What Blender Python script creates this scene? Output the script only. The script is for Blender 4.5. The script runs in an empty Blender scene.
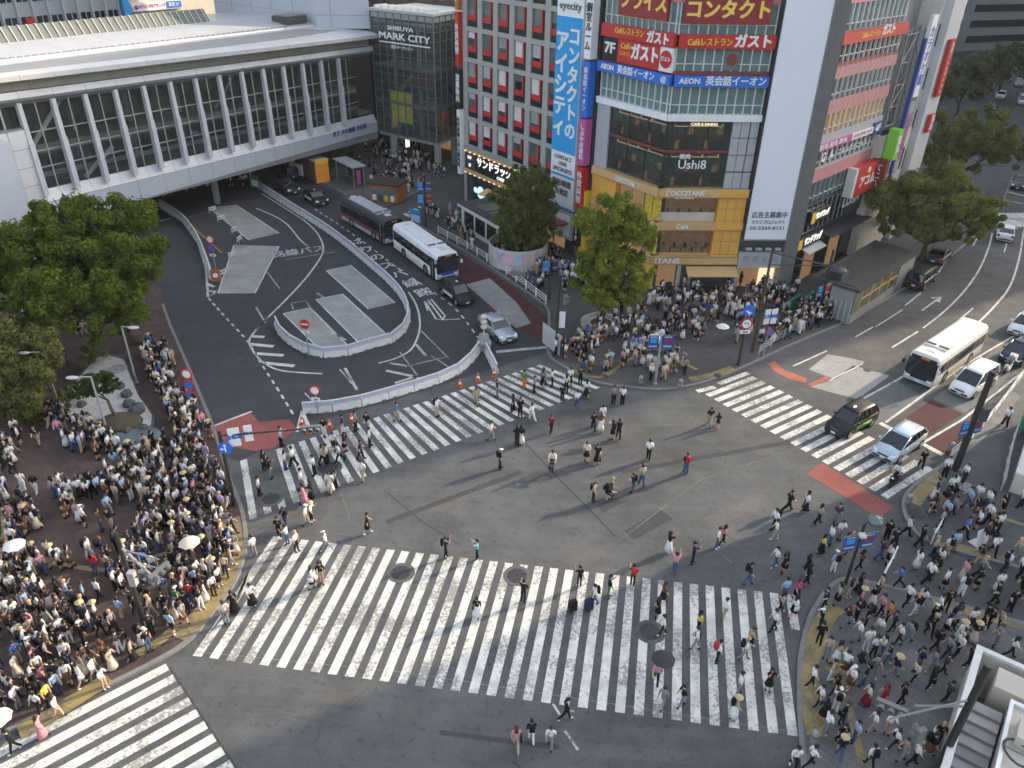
import bpy, bmesh, math, random
from mathutils import Vector, Matrix
R = math.radians
rnd = random.Random(11)
sc = bpy.context.scene
COL = sc.collection
# ---------------------------------------------------------------- camera
FPX, PITCH, ROLL, CH = 776.03, 0.5389876, 0.0197723, 30.0
_c, _s = math.cos(PITCH), math.sin(PITCH)
FW = Vector((0, _c, -_s)); UP0 = Vector((0, _s, _c)); RT0 = Vector((1, 0, 0))
RT = RT0 * math.cos(ROLL) + UP0 * math.sin(ROLL)
UPV = -RT0 * math.sin(ROLL) + UP0 * math.cos(ROLL)
cd = bpy.data.cameras.new('camera'); co = bpy.data.objects.new('camera', cd); COL.objects.link(co)
cd.sensor_width = 36; cd.lens = FPX / 1024 * 36; cd.clip_end = 5000; cd.clip_start = .3
mw = Matrix((RT, UPV, -FW)).transposed().to_4x4(); mw.translation = Vector((0, 0, CH)); co.matrix_world = mw
sc.camera = co
def ray(x, y): return (x - 512) / FPX * RT - (y - 384) / FPX * UPV + FW
def G(x, y, z=0.0):
    """ground point seen at a pixel of the photograph (a survey of the place)"""
    d = ray(x, y); t = (CH - z) / -d.z
    return Vector((d.x * t, d.y * t, z))
def rise(p, x, y):
    """height above ground of a pixel on the vertical through p"""
    d = ray(x, y); t = math.hypot(p.x, p.y) / math.hypot(d.x, d.y)
    return CH + d.z * t
# ---------------------------------------------------------------- light
SAZ, SEL = 61.3, 22.0
w = bpy.data.worlds.new('World'); sc.world = w; w.use_nodes = True
nt = w.node_tree; bg = nt.nodes['Background']
sk = nt.nodes.new('ShaderNodeTexSky'); sk.sky_type = 'NISHITA'; sk.sun_disc = False
sk.sun_elevation = R(SEL); sk.sun_rotation = R(SAZ); sk.air_density = 1.0; sk.dust_density = 3; sk.ozone_density = .7
hs = nt.nodes.new('ShaderNodeHueSaturation'); hs.inputs['Saturation'].default_value = .62; nt.links.new(sk.outputs[0], hs.inputs['Color']); nt.links.new(hs.outputs[0], bg.inputs[0]); bg.inputs[1].default_value = 0.15
sl = bpy.data.lights.new('sun', 'SUN'); so = bpy.data.objects.new('sun', sl); COL.objects.link(so)
sl.energy = 2.0; sl.angle = R(0.6); sl.color = (1.0, .84, .62)
sd = Vector((math.sin(R(SAZ)) * math.cos(R(SEL)), math.cos(R(SAZ)) * math.cos(R(SEL)), math.sin(R(SEL))))
so.rotation_euler = (-sd).to_track_quat('-Z', 'Y').to_euler(); so.location = (0, 0, 90)
sc.view_settings.view_transform = 'Standard'; sc.view_settings.look = 'None'; sc.view_settings.gamma = 1
sc.view_settings.exposure = 1.66
sc.render.engine = 'CYCLES'
cy = sc.cycles; cy.use_adaptive_sampling = True; cy.adaptive_threshold = .02; cy.use_denoising = True
cy.max_bounces = 6; cy.diffuse_bounces = 3; cy.glossy_bounces = 3; cy.transmission_bounces = 4; cy.transparent_max_bounces = 6
cy.caustics_reflective = cy.caustics_refractive = False
# ---------------------------------------------------------------- materials
MATS = {}
def mat(name, col, rough=.6, metal=0, var=.12, scale=1.5, spec=.4, emis=0, bump=0, fine=0, alpha=None, ecol=None):
    if name in MATS: return MATS[name]
    m = bpy.data.materials.new(name); m.use_nodes = True; t = m.node_tree; b = t.nodes['Principled BSDF']
    b.inputs['Roughness'].default_value = rough; b.inputs['Metallic'].default_value = metal
    b.inputs['Specular IOR Level'].default_value = spec
    c4 = (*col, 1)
    if var > 0:
        g = t.nodes.new('ShaderNodeNewGeometry'); n = t.nodes.new('ShaderNodeTexNoise')
        n.inputs['Scale'].default_value = scale; n.inputs['Detail'].default_value = 6; n.inputs['Roughness'].default_value = .65
        t.links.new(g.outputs['Position'], n.inputs['Vector'])
        r = t.nodes.new('ShaderNodeMapRange'); r.inputs[1].default_value = .25; r.inputs[2].default_value = .75
        r.inputs[3].default_value = 1 - var; r.inputs[4].default_value = 1 + var
        t.links.new(n.outputs[0], r.inputs[0])
        out = r.outputs[0]
        if fine:
            n2 = t.nodes.new('ShaderNodeTexNoise'); n2.inputs['Scale'].default_value = 22; n2.inputs['Detail'].default_value = 3
            t.links.new(g.outputs['Position'], n2.inputs['Vector'])
            r2 = t.nodes.new('ShaderNodeMapRange'); r2.inputs[1].default_value = .3; r2.inputs[2].default_value = .7
            r2.inputs[3].default_value = 1 - fine; r2.inputs[4].default_value = 1 + fine
            t.links.new(n2.outputs[0], r2.inputs[0])
            mu = t.nodes.new('ShaderNodeMath'); mu.operation = 'MULTIPLY'
            t.links.new(out, mu.inputs[0]); t.links.new(r2.outputs[0], mu.inputs[1]); out = mu.outputs[0]
        vm = t.nodes.new('ShaderNodeVectorMath'); vm.operation = 'SCALE'; vm.inputs[0].default_value = col
        t.links.new(out, vm.inputs['Scale']); t.links.new(vm.outputs[0], b.inputs['Base Color'])
        if bump:
            bp = t.nodes.new('ShaderNodeBump'); bp.inputs['Strength'].default_value = bump; bp.inputs['Distance'].default_value = .02
            t.links.new(n.outputs[0], bp.inputs['Height']); t.links.new(bp.outputs[0], b.inputs['Normal'])
    else: b.inputs['Base Color'].default_value = c4
    if emis:
        b.inputs['Emission Color'].default_value = (*(ecol or col), 1); b.inputs['Emission Strength'].default_value = emis
    if alpha is not None: b.inputs['Alpha'].default_value = alpha
    MATS[name] = m; return m
def asphalt(name, base, stain, patch=.5):
    m = bpy.data.materials.new(name); m.use_nodes = True; t = m.node_tree; b = t.nodes['Principled BSDF']
    b.inputs['Roughness'].default_value = .85; b.inputs['Specular IOR Level'].default_value = .25
    g = t.nodes.new('ShaderNodeNewGeometry')
    def noise(s, d, lo, hi, a, z, dist=0, sq=None):
        n = t.nodes.new('ShaderNodeTexNoise'); n.inputs['Scale'].default_value = s; n.inputs['Detail'].default_value = d; n.inputs['Distortion'].default_value = dist
        n.inputs['Roughness'].default_value = .62
        if sq:
            mp = t.nodes.new('ShaderNodeMapping'); mp.inputs['Rotation'].default_value = (0, 0, sq[0]); mp.inputs['Scale'].default_value = (sq[1], sq[2], 1)
            t.links.new(g.outputs['Position'], mp.inputs[0]); t.links.new(mp.outputs[0], n.inputs['Vector'])
        else: t.links.new(g.outputs['Position'], n.inputs['Vector'])
        r = t.nodes.new('ShaderNodeMapRange'); r.inputs[1].default_value = lo; r.inputs[2].default_value = hi
        r.inputs[3].default_value = a; r.inputs[4].default_value = z; t.links.new(n.outputs[0], r.inputs[0]); return r.outputs[0]
    def mul(a, c):
        q = t.nodes.new('ShaderNodeMath'); q.operation = 'MULTIPLY'; t.links.new(a, q.inputs[0]); t.links.new(c, q.inputs[1]); return q.outputs[0]
    o = mul(noise(.09, 5, .3, .7, 1 - stain, 1 + stain, .4), noise(.6, 6, .3, .7, 1 - stain * .6, 1 + stain * .6))
    o = mul(o, noise(1.0, 4, .3, .7, 1 - stain * .45, 1 + stain * .45, 0, (R(38), .12, 1.1)))
    o = mul(o, noise(16, 3, .3, .7, .78, 1.22)); o = mul(o, noise(3.2, 2, .60, .68, 1, .72))
    # thin tar seams
    vz = t.nodes.new('ShaderNodeTexVoronoi'); vz.feature = 'DISTANCE_TO_EDGE'; vz.inputs['Scale'].default_value = .11
    nd = t.nodes.new('ShaderNodeTexNoise'); nd.inputs['Scale'].default_value = .5; nd.inputs['Detail'].default_value = 5; t.links.new(g.outputs['Position'], nd.inputs['Vector']); va = t.nodes.new('ShaderNodeVectorMath'); va.operation = 'MULTIPLY_ADD'; va.inputs[1].default_value = (1.6, 1.6, 1.6); t.links.new(nd.outputs[1], va.inputs[0]); t.links.new(g.outputs['Position'], va.inputs[2]); t.links.new(va.outputs[0], vz.inputs['Vector'])
    r = t.nodes.new('ShaderNodeMapRange'); r.inputs[1].default_value = 0; r.inputs[2].default_value = .006; r.inputs[3].default_value = .84; r.inputs[4].default_value = 1
    t.links.new(vz.outputs[0], r.inputs[0]); o = mul(o, r.outputs[0])
    vm = t.nodes.new('ShaderNodeVectorMath'); vm.operation = 'SCALE'; vm.inputs[0].default_value = base
    t.links.new(o, vm.inputs['Scale']); t.links.new(vm.outputs[0], b.inputs['Base Color'])
    MATS[name] = m; return m
def paint(name, col, under, wear):
    """road paint, chipped and scuffed down to the asphalt"""
    m = bpy.data.materials.new(name); m.use_nodes = True; t = m.node_tree; b = t.nodes['Principled BSDF']
    b.inputs['Roughness'].default_value = .7; b.inputs['Specular IOR Level'].default_value = .3
    g = t.nodes.new('ShaderNodeNewGeometry')
    n = t.nodes.new('ShaderNodeTexNoise'); n.inputs['Scale'].default_value = 5.5; n.inputs['Detail'].default_value = 9; n.inputs['Roughness'].default_value = .75
    t.links.new(g.outputs['Position'], n.inputs['Vector'])
    n2 = t.nodes.new('ShaderNodeTexNoise'); n2.inputs['Scale'].default_value = .42; n2.inputs['Detail'].default_value = 5
    t.links.new(g.outputs['Position'], n2.inputs['Vector'])
    ad = t.nodes.new('ShaderNodeMath'); ad.operation = 'MULTIPLY_ADD'; ad.inputs[1].default_value = .8
    t.links.new(n2.outputs[0], ad.inputs[0]); t.links.new(n.outputs[0], ad.inputs[2])
    r = t.nodes.new('ShaderNodeMapRange'); r.inputs[1].default_value = wear; r.inputs[2].default_value = wear + .09
    t.links.new(ad.outputs[0], r.inputs[0])
    n3 = t.nodes.new('ShaderNodeTexNoise'); n3.inputs['Scale'].default_value = 1.3; n3.inputs['Detail'].default_value = 5
    t.links.new(g.outputs['Position'], n3.inputs['Vector'])
    c1 = t.nodes.new('ShaderNodeMix'); c1.data_type = 'RGBA'; c1.inputs[6].default_value = (*[k * .72 for k in col], 1); c1.inputs[7].default_value = (*col, 1)
    r3 = t.nodes.new('ShaderNodeMapRange'); r3.inputs[1].default_value = .35; r3.inputs[2].default_value = .6; t.links.new(n3.outputs[0], r3.inputs[0])
    t.links.new(r3.outputs[0], c1.inputs[0])
    mx = t.nodes.new('ShaderNodeMix'); mx.data_type = 'RGBA'; mx.inputs[7].default_value = (*under, 1)
    mf = t.nodes.new('ShaderNodeMath'); mf.operation = 'MULTIPLY'; mf.inputs[1].default_value = .8
    t.links.new(r.outputs[0], mf.inputs[0]); t.links.new(mf.outputs[0], mx.inputs[0]); t.links.new(c1.outputs[2], mx.inputs[6])
    t.links.new(mx.outputs[2], b.inputs['Base Color']); MATS[name] = m; return m
def bricks(name, c1, c2, mortar, sc_, rot=0, rough=.8, bw=.5, bh=.25, ms=.012):
    m = bpy.data.materials.new(name); m.use_nodes = True; t = m.node_tree; b = t.nodes['Principled BSDF']
    b.inputs['Roughness'].default_value = rough; b.inputs['Specular IOR Level'].default_value = .25
    g = t.nodes.new('ShaderNodeNewGeometry'); mp = t.nodes.new('ShaderNodeMapping'); mp.inputs['Rotation'].default_value = (0, 0, rot)
    t.links.new(g.outputs['Position'], mp.inputs[0])
    k = t.nodes.new('ShaderNodeTexBrick'); k.inputs['Color1'].default_value = (*c1, 1); k.inputs['Color2'].default_value = (*c2, 1); k.inputs['Mortar'].default_value = (*mortar, 1)
    k.inputs['Scale'].default_value = sc_; k.inputs['Mortar Size'].default_value = ms; k.inputs['Brick Width'].default_value = bw; k.inputs['Row Height'].default_value = bh
    t.links.new(mp.outputs[0], k.inputs['Vector'])
    n = t.nodes.new('ShaderNodeTexNoise'); n.inputs['Scale'].default_value = .5; n.inputs['Detail'].default_value = 7; t.links.new(g.outputs['Position'], n.inputs['Vector'])
    r = t.nodes.new('ShaderNodeMapRange'); r.inputs[1].default_value = .3; r.inputs[2].default_value = .7; r.inputs[3].default_value = .72; r.inputs[4].default_value = 1.25
    t.links.new(n.outputs[0], r.inputs[0])
    vm = t.nodes.new('ShaderNodeVectorMath'); vm.operation = 'SCALE'; t.links.new(k.outputs[0], vm.inputs[0]); t.links.new(r.outputs[0], vm.inputs['Scale'])
    t.links.new(vm.outputs[0], b.inputs['Base Color']); MATS[name] = m; return m
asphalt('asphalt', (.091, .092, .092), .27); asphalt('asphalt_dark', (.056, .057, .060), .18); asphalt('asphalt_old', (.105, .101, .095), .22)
asphalt('concrete_pad', (.30, .295, .28), .22); asphalt('red_asphalt', (.085, .032, .032), .12); asphalt('red_paint_road', (.27, .085, .075), .18)
asphalt('bright_red_road', (.33, .115, .08), .3); asphalt('pavement', (.105, .105, .105), .2); asphalt('grey_lane', (.15, .15, .15), .15)
asphalt('pavement_dark', (.085, .083, .08), .2)
paint('white_paint', (.62, .61, .57), (.11, .105, .10), 1.0); paint('zebra_paint', (.66, .65, .60), (.17, .165, .155), .90); paint('faint_paint', (.48, .48, .47), (.08, .08, .08), .91)
paint('yellow_paint', (.42, .28, .05), (.09, .085, .08), .97); paint('tactile_yellow', (.30, .235, .10), (.13, .115, .095), .90)
bricks('plaza_brick', (.10, .068, .058), (.072, .05, .046), (.05, .042, .04), 1.0, R(32), bw=.6, bh=.3)
bricks('pale_tile', (.21, .205, .20), (.18, .178, .172), (.12, .12, .115), 1.0, R(20), bw=.6, bh=.6)
bricks('granite_tile', (.15, .148, .145), (.125, .123, .12), (.085, .085, .083), 1.0, R(38), bw=.6, bh=.3)
M = lambda n: MATS[n]
mat('white', (.78, .78, .77), .45); mat('offwhite', (.62, .61, .58), .55); mat('cream', (.55, .51, .44), .65); mat('black', (.012, .012, .013), .5, var=0)
mat('dark', (.03, .031, .034), .5); mat('charcoal', (.06, .061, .065), .6); mat('grey', (.24, .24, .24), .6); mat('lightgrey', (.42, .43, .43), .55); mat('midgrey', (.33, .33, .325), .6)
mat('concrete', (.30, .295, .285), .85, var=.22, scale=.8); mat('kerbstone', (.19, .187, .18), .85, var=.2, scale=3); mat('stone', (.36, .35, .33), .8, var=.25, scale=2)
mat('steel', (.45, .46, .47), .35, .8, var=.08); mat('galv', (.36, .37, .375), .5, .5); mat('pole_dark', (.045, .042, .040), .45, .3); mat('pole_brown', (.075, .055, .042), .5, .2); mat('pole_grey', (.33, .34, .34), .5, .2)
mat('rubber', (.018, .018, .018), .85, var=0); mat('rim', (.5, .5, .51), .3, .8, var=0)
mat('glass_dark', (.018, .022, .024), .06, 0, var=0, spec=.9); mat('glass_blue', (.045, .06, .066), .07, 0, var=0, spec=.9); mat('glass_green', (.10, .13, .125), .1, 0, var=.2, scale=.6, spec=.8)
mat('glass_car', (.014, .017, .02), .05, 0, var=0, spec=.9)
mat('red', (.48, .035, .035), .45); mat('red_sign', (.50, .032, .030), .5, var=.05); mat('maroon_sign', (.27, .030, .035), .5, var=.05); mat('blue_sign', (.035, .16, .60), .45, var=.04); mat('sky_sign', (.03, .33, .70), .5, var=.04)
mat('navy_sign', (.03, .07, .28), .5, var=.04); mat('yellow_sign', (.80, .52, .06), .5, var=.04); mat('white_sign', (.80, .80, .80), .5, var=.03); mat('billboard_white', (.78, .80, .84), .5, var=.03, scale=.2); mat('magenta_sign', (.50, .10, .30), .5, var=.05)
mat('green_sign', (.17, .42, .05), .5, emis=.05, var=.03); mat('black_sign', (.02, .02, .02), .4, var=0); mat('grey_text', (.12, .12, .13), .5, var=0); mat('gold_text', (.85, .60, .12), .5, var=0)
mat('lit_white', (.8, .79, .75), .5, emis=.35, var=0, ecol=(1, .95, .85)); mat('lit_warm', (.7, .55, .36), .5, emis=.3, var=0, ecol=(1, .78, .45)); mat('lit_screen', (.3, .6, .8), .4, emis=.8, var=.5, scale=1.2, ecol=(.3, .65, .85))
mat('orange', (.42, .16, .04), .5); mat('orange_lit', (.65, .24, .04), .5, emis=.05); mat('gold', (.74, .385, .075), .45, var=.12, scale=.5); mat('gold_dark', (.36, .24, .11), .5); mat('tan_band', (.62, .39, .18), .55); mat('yellow_glass', (.27, .23, .04), .2, emis=.06, var=.95, scale=3.0, ecol=(.8, .6, .06))
mat('warm_inside', (.10, .055, .03), .5, emis=.26, var=.98, scale=5, ecol=(.26, .15, .08)); mat('wood', (.19, .105, .055), .6, var=.25, scale=3)
mat('pink', (.50, .215, .225), .55, var=.08); mat('pink_pale', (.62, .36, .37), .55, var=.08); mat('brownred', (.22, .05, .045), .55); mat('teal_glass', (.13, .22, .22), .12, var=.25, scale=.7, spec=.8)
mat('panel_grey', (.40, .41, .43), .45, var=.07); mat('panel_white', (.58, .585, .595), .45, var=.08, scale=.4); mat('panel_cream', (.50, .455, .38), .6, var=.1, scale=.6); mat('navy_paint', (.025, .035, .06), .2, .3, var=0); mat('panel_blue', (.48, .51, .56), .4, var=.04); mat('roof_metal', (.50, .505, .515), .4, .1, var=.07, scale=.4)
mat('facade_stone', (.36, .355, .335), .75, var=.12); mat('roof_dark', (.042, .045, .043), .85, var=.2, scale=2); mat('olive_panel', (.13, .14, .115), .6); mat('interior', (.15, .17, .155), .6, var=.5, scale=.5); mat('interior_pale', (.27, .30, .285), .5, var=.2, scale=.7)
mat('leaf_trunk', (.085, .06, .045), .9, var=.25, scale=6); mat('soil', (.07, .055, .035), .95, var=.3, scale=4); mat('moss', (.10, .10, .045), .9, var=.3, scale=3); mat('rock', (.075, .075, .078), .9, var=.35, scale=3)
mat('lavender', (.47, .47, .60), .5, var=.08, scale=3); mat('barrier_white', (.62, .61, .58), .55, var=.15, scale=2); mat('cone_orange', (.72, .13, .03), .5)
mat('tarp_green', (.04, .24, .13), .6, var=.15); mat('head_lamp', (.75, .77, .78), .15, var=0, spec=.8); mat('tail_lamp', (.35, .01, .01), .25, var=0); mat('amber', (.75, .32, .04), .3, var=0)
mat('water', (.12, .15, .16), .08, var=.2, spec=.8); mat('yellow_poster', (.52, .50, .07), .5, emis=.08, var=.12, scale=.6); mat('led_red', (.5, .02, .02), .4, emis=.5, var=0); mat('signal_off', (.05, .055, .055), .3, var=0)
def leafmat(name, c, bright=1.0):
    m = bpy.data.materials.new(name); m.use_nodes = True; t = m.node_tree; b = t.nodes['Principled BSDF']
    b.inputs['Roughness'].default_value = .8; b.inputs['Specular IOR Level'].default_value = .12
    g = t.nodes.new('ShaderNodeNewGeometry'); n = t.nodes.new('ShaderNodeTexNoise'); n.inputs['Scale'].default_value = .8; n.inputs['Detail'].default_value = 4
    t.links.new(g.outputs['Position'], n.inputs['Vector'])
    a = t.nodes.new('ShaderNodeMath'); a.operation = 'MULTIPLY_ADD'; a.inputs[1].default_value = .3
    t.links.new(g.outputs['Random Per Island'], a.inputs[0]); t.links.new(n.outputs[0], a.inputs[2])
    cr = t.nodes.new('ShaderNodeValToRGB'); e = cr.color_ramp.elements
    e[0].position = .35; e[0].color = (*[k * .55 for k in c], 1); e[1].position = .95; e[1].color = (c[0] * 1.9 * bright, c[1] * 1.55 * bright, c[2] * 1.1, 1)
    t.links.new(a.outputs[0], cr.inputs[0]); t.links.new(cr.outputs[0], b.inputs['Base Color'])
    tr = t.nodes.new('ShaderNodeBsdfTranslucent'); t.links.new(cr.outputs[0], tr.inputs[0])
    mx = t.nodes.new('ShaderNodeMixShader'); mx.inputs[0].default_value = .4
    t.links.new(b.outputs[0], mx.inputs[1]); t.links.new(tr.outputs[0], mx.inputs[2]); t.links.new(mx.outputs[0], t.nodes['Material Output'].inputs[0]); MATS[name] = m
leafmat('leaf_plaza', (.092, .138, .028)); leafmat('leaf_olive', (.125, .158, .062)); leafmat('leaf_fresh', (.165, .22, .05), 1.1); leafmat('leaf_street', (.145, .185, .075)); leafmat('leaf_pine', (.050, .085, .03)); leafmat('leaf_far', (.10, .13, .08))
# ---------------------------------------------------------------- mesh builder
class MB:
    def __init__(s): s.v = []; s.f = []; s.m = []; s.ms = []
    def mi(s, m):
        m = M(m) if isinstance(m, str) else m
        if m not in s.ms: s.ms.append(m)
        return s.ms.index(m)
    def add(s, vs, fs, m):
        b = len(s.v); s.v += [tuple(v) for v in vs]; k = s.mi(m)
        for f in fs: s.f.append(tuple(b + i for i in f)); s.m.append(k)
        return s
    def quad(s, a, b, c, d, m): return s.add([a, b, c, d], [(0, 1, 2, 3)], m)
    def poly(s, pts, m): return s.add(pts, [tuple(range(len(pts)))], m)
    def box(s, c, d, m, rz=0, frame=None):
        hx, hy, hz = d[0] / 2, d[1] / 2, d[2] / 2; ca, sa = math.cos(rz), math.sin(rz)
        vs = []
        for z in (-hz, hz):
            for x, y in ((-hx, -hy), (hx, -hy), (hx, hy), (-hx, hy)):
                vs.append((c[0] + x * ca - y * sa, c[1] + x * sa + y * ca, c[2] + z))
        return s.add(vs, [(3, 2, 1, 0), (4, 5, 6, 7), (0, 1, 5, 4), (1, 2, 6, 5), (2, 3, 7, 6), (3, 0, 4, 7)], m)
    def hexa(s, p, m): return s.add(p, [(3, 2, 1, 0), (4, 5, 6, 7), (0, 1, 5, 4), (1, 2, 6, 5), (2, 3, 7, 6), (3, 0, 4, 7)], m)
    def prism(s, pts, z0, z1, m):
        n = len(pts); a = sum(pts[i][0] * pts[(i + 1) % n][1] - pts[(i + 1) % n][0] * pts[i][1] for i in range(n))
        if a < 0: pts = pts[::-1]
        vs = [(p[0], p[1], z0) for p in pts] + [(p[0], p[1], z1) for p in pts]
        return s.add(vs, [tuple(range(n))[::-1], tuple(range(n, 2 * n))] + [(i, (i + 1) % n, n + (i + 1) % n, n + i) for i in range(n)], m)
    def tube(s, pts, r, m, n=8, caps=True):
        pts = [Vector(p) for p in pts]; rs = r if isinstance(r, (list, tuple)) else [r] * len(pts); vs = []; fs = []
        for i, p in enumerate(pts):
            d = (pts[min(i + 1, len(pts) - 1)] - pts[max(i - 1, 0)]).normalized()
            a = d.orthogonal().normalized() if i == 0 else (a - d * a.dot(d)).normalized()
            b = d.cross(a)
            for k in range(n):
                t = 2 * math.pi * k / n; vs.append(p + (a * math.cos(t) + b * math.sin(t)) * rs[i])
        for i in range(len(pts) - 1):
            for k in range(n): fs.append((i * n + k, i * n + (k + 1) % n, (i + 1) * n + (k + 1) % n, (i + 1) * n + k))
        if caps: fs += [tuple(range(n))[::-1], tuple(range((len(pts) - 1) * n, len(pts) * n))]
        return s.add(vs, fs, m)
    def lathe(s, prof, c, m, n=16, axis='z', sx=1, sy=1):
        vs = []; fs = []
        for r, h in prof:
            for k in range(n):
                t = 2 * math.pi * k / n; x, y, z = r * math.cos(t) * sx, r * math.sin(t) * sy, h
                if axis == 'x': x, y, z = z, x, y
                if axis == 'y': x, y, z = x, z, y
                vs.append((c[0] + x, c[1] + y, c[2] + z))
        L = len(prof)
        for i in range(L - 1):
            for k in range(n): fs.append((i * n + k, i * n + (k + 1) % n, (i + 1) * n + (k + 1) % n, (i + 1) * n + k))
        fs += [tuple(range(n))[::-1], tuple(range((L - 1) * n, L * n))]
        return s.add(vs, fs, m)
    def ball(s, c, r, m, n=10, k=6, zlo=-1, zhi=1):
        r = r if isinstance(r, (tuple, list)) else (r, r, r); prof = []
        for i in range(k + 1):
            z = zlo + (zhi - zlo) * i / k; z = max(-.995, min(.995, z)); prof.append((math.sqrt(1 - z * z), z))
        vs = []; fs = []
        for q, h in prof:
            for j in range(n):
                t = 2 * math.pi * j / n; vs.append((c[0] + q * r[0] * math.cos(t), c[1] + q * r[1] * math.sin(t), c[2] + h * r[2]))
        for i in range(k):
            for j in range(n): fs.append((i * n + j, i * n + (j + 1) % n, (i + 1) * n + (j + 1) % n, (i + 1) * n + j))
        fs += [tuple(range(n))[::-1], tuple(range(k * n, (k + 1) * n))]
        return s.add(vs, fs, m)
    def mesh(s, name, smooth=False):
        me = bpy.data.meshes.new(name); me.from_pydata(s.v, [], s.f)
        for m in s.ms: me.materials.append(m)
        me.polygons.foreach_set('material_index', s.m)
        if smooth: me.polygons.foreach_set('use_smooth', [True] * len(s.f))
        me.update(); return me
    def build(s, name, parent=None, smooth=False, loc=None, rz=0):
        o = bpy.data.objects.new(name, s.mesh(name, smooth)); COL.objects.link(o)
        if parent is not None: o.parent = parent
        if loc is not None: o.location = loc
        o.rotation_euler.z = rz
        return o
KIDS = {}
def tag(o, label=None, cat=None, group=None, kind=None):
    if label: o['label'] = label
    if cat: o['category'] = cat
    if group: o['group'] = group
    if kind: o['kind'] = kind
    return o
def empty(name, loc=(0, 0, 0), rz=0, label=None, cat=None, group=None):
    o = bpy.data.objects.new(name, None); COL.objects.link(o); o.location = loc; o.rotation_euler.z = rz
    return tag(o, label, cat, group)
def copytree(o, parent=None):
    c = o.copy(); COL.objects.link(c)
    if parent is not None: c.parent = parent
    for ch in list(o.children): copytree(ch, c)
    return c
def struct(mb, name, **k): return tag(mb.build(name, **k), kind='structure')
class Fr:
    """a facade frame: s along it, d outwards, z up"""
    def __init__(s, P, u, right=None):
        s.P = Vector((P[0], P[1], 0)); s.u = Vector((u[0], u[1], 0)).normalized(); s.n = Vector((s.u.y, -s.u.x, 0))
    def p(s, a, d, z): return s.P + s.u * a + s.n * d + Vector((0, 0, z))
    def px(s, x, y, off=0):
        dr = ray(x, y); Q = s.P + s.n * off; t = Q.dot(s.n) / Vector((dr.x, dr.y, 0)).dot(s.n)
        X = Vector((dr.x * t, dr.y * t, 0)); return (X - s.P).dot(s.u), CH + dr.z * t
    def box(s, mb, a0, a1, d0, d1, z0, z1, m):
        p = s.p; return mb.hexa([p(a0, d1, z0), p(a1, d1, z0), p(a1, d0, z0), p(a0, d0, z0), p(a0, d1, z1), p(a1, d1, z1), p(a1, d0, z1), p(a0, d0, z1)], m)
    def rot(s): return math.atan2(s.u.y, s.u.x)
def text(s, size, m, mtx, name='lettering', parent=None, bold=.03, align='CENTER', vert=False, width=None, squash=1, top=True, sp=1.0):
    """lettering as one mesh lying on a surface; mtx maps local (x right, y up, z out)"""
    if vert: s = '\n'.join(s)
    c = bpy.data.curves.new('txt', 'FONT'); c.body = s; c.size = size; c.extrude = .012; c.align_x = align; c.align_y = 'CENTER'; c.space_line = .98 if vert else 1; c.space_character = sp; c.resolution_u = 2
    o = bpy.data.objects.new('txt', c); COL.objects.link(o)
    dg = bpy.context.evaluated_depsgraph_get(); me = bpy.data.meshes.new_from_object(o.evaluated_get(dg)); bpy.data.objects.remove(o)
    vs = [v.co.copy() for v in me.vertices]; fs = [tuple(p.vertices) for p in me.polygons]; bpy.data.meshes.remove(me)
    if not vs: return None
    xs = [v.x for v in vs]; wd = max(xs) - min(xs); k = (width / wd) if width else 1
    mb = MB(); b = bold * size
    offs = [(0, 0, 0), (b, 0, .002), (0, b, .004), (b, b, .006), (-b * .5, b * .5, .008)] if bold else [(0, 0, 0)]
    for dx, dy, dz in offs: mb.add([mtx @ Vector((v.x * k + dx, (v.y + dy) * squash, v.z + dz)) for v in vs], fs, m)
    return mb.build(name, parent)
def fmtx(fr, a, d, z):
    m = Matrix((fr.u, Vector((0, 0, 1)), fr.n)).transposed().to_4x4(); m.translation = fr.p(a, d, z); return m
def gmtx(p, ang):
    m = Matrix.Rotation(ang, 4, 'Z'); m.translation = p; return m
# ================================================================ GROUND
def px2(pts, z=0.0): return [G(x, y, z) for x, y in pts]
ROADZ = 0.0; KZ = .13
mb = MB(); nx = 24
mb.poly([(-1500, -300, 0), (1500, -300, 0), (1500, 2500, 0), (-1500, 2500, 0)], M('asphalt')); struct(mb, 'ground')
def sheet(name, polys, m, z, label=None):
    mb = MB()
    for p in polys:
        q = px2(p); 
        if sum(q[i].x * q[(i + 1) % len(q)].y - q[(i + 1) % len(q)].x * q[i].y for i in range(len(q))) < 0: q = q[::-1]
        mb.poly([(v.x, v.y, z) for v in q], M(m))
    return struct(mb, name)
TERM = [(165, 330), (160, 300), (150, 262), (128, 225), (100, 200), (240, 150), (262, 185), (330, 232), (372, 268), (405, 300), (500, 400 - 45), (548, 345), (600, 384), (560, 365), (541, 366), (402, 407), (314, 436), (240, 460), (222, 450), (200, 395), (183, 355)]
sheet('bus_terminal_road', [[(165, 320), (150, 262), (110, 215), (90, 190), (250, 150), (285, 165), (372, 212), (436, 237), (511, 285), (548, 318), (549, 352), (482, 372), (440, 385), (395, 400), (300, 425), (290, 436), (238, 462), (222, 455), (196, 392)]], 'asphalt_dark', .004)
sheet('lay_by_road', [[(436, 237), (511, 285), (548, 318), (549, 345), (512, 325), (470, 290), (455, 272), (410, 240)]], 'red_asphalt', .0065)
pads = [[(110, 487), (215, 462), (385, 632), (280, 655)], [(240, 430), (345, 408), (535, 582), (420, 612)], [(282, 315), (378, 293), (556, 443), (450, 468)], [(840, 370), (935, 345), (1040, 440), (1100, 525), (1040, 545)]]
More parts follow.
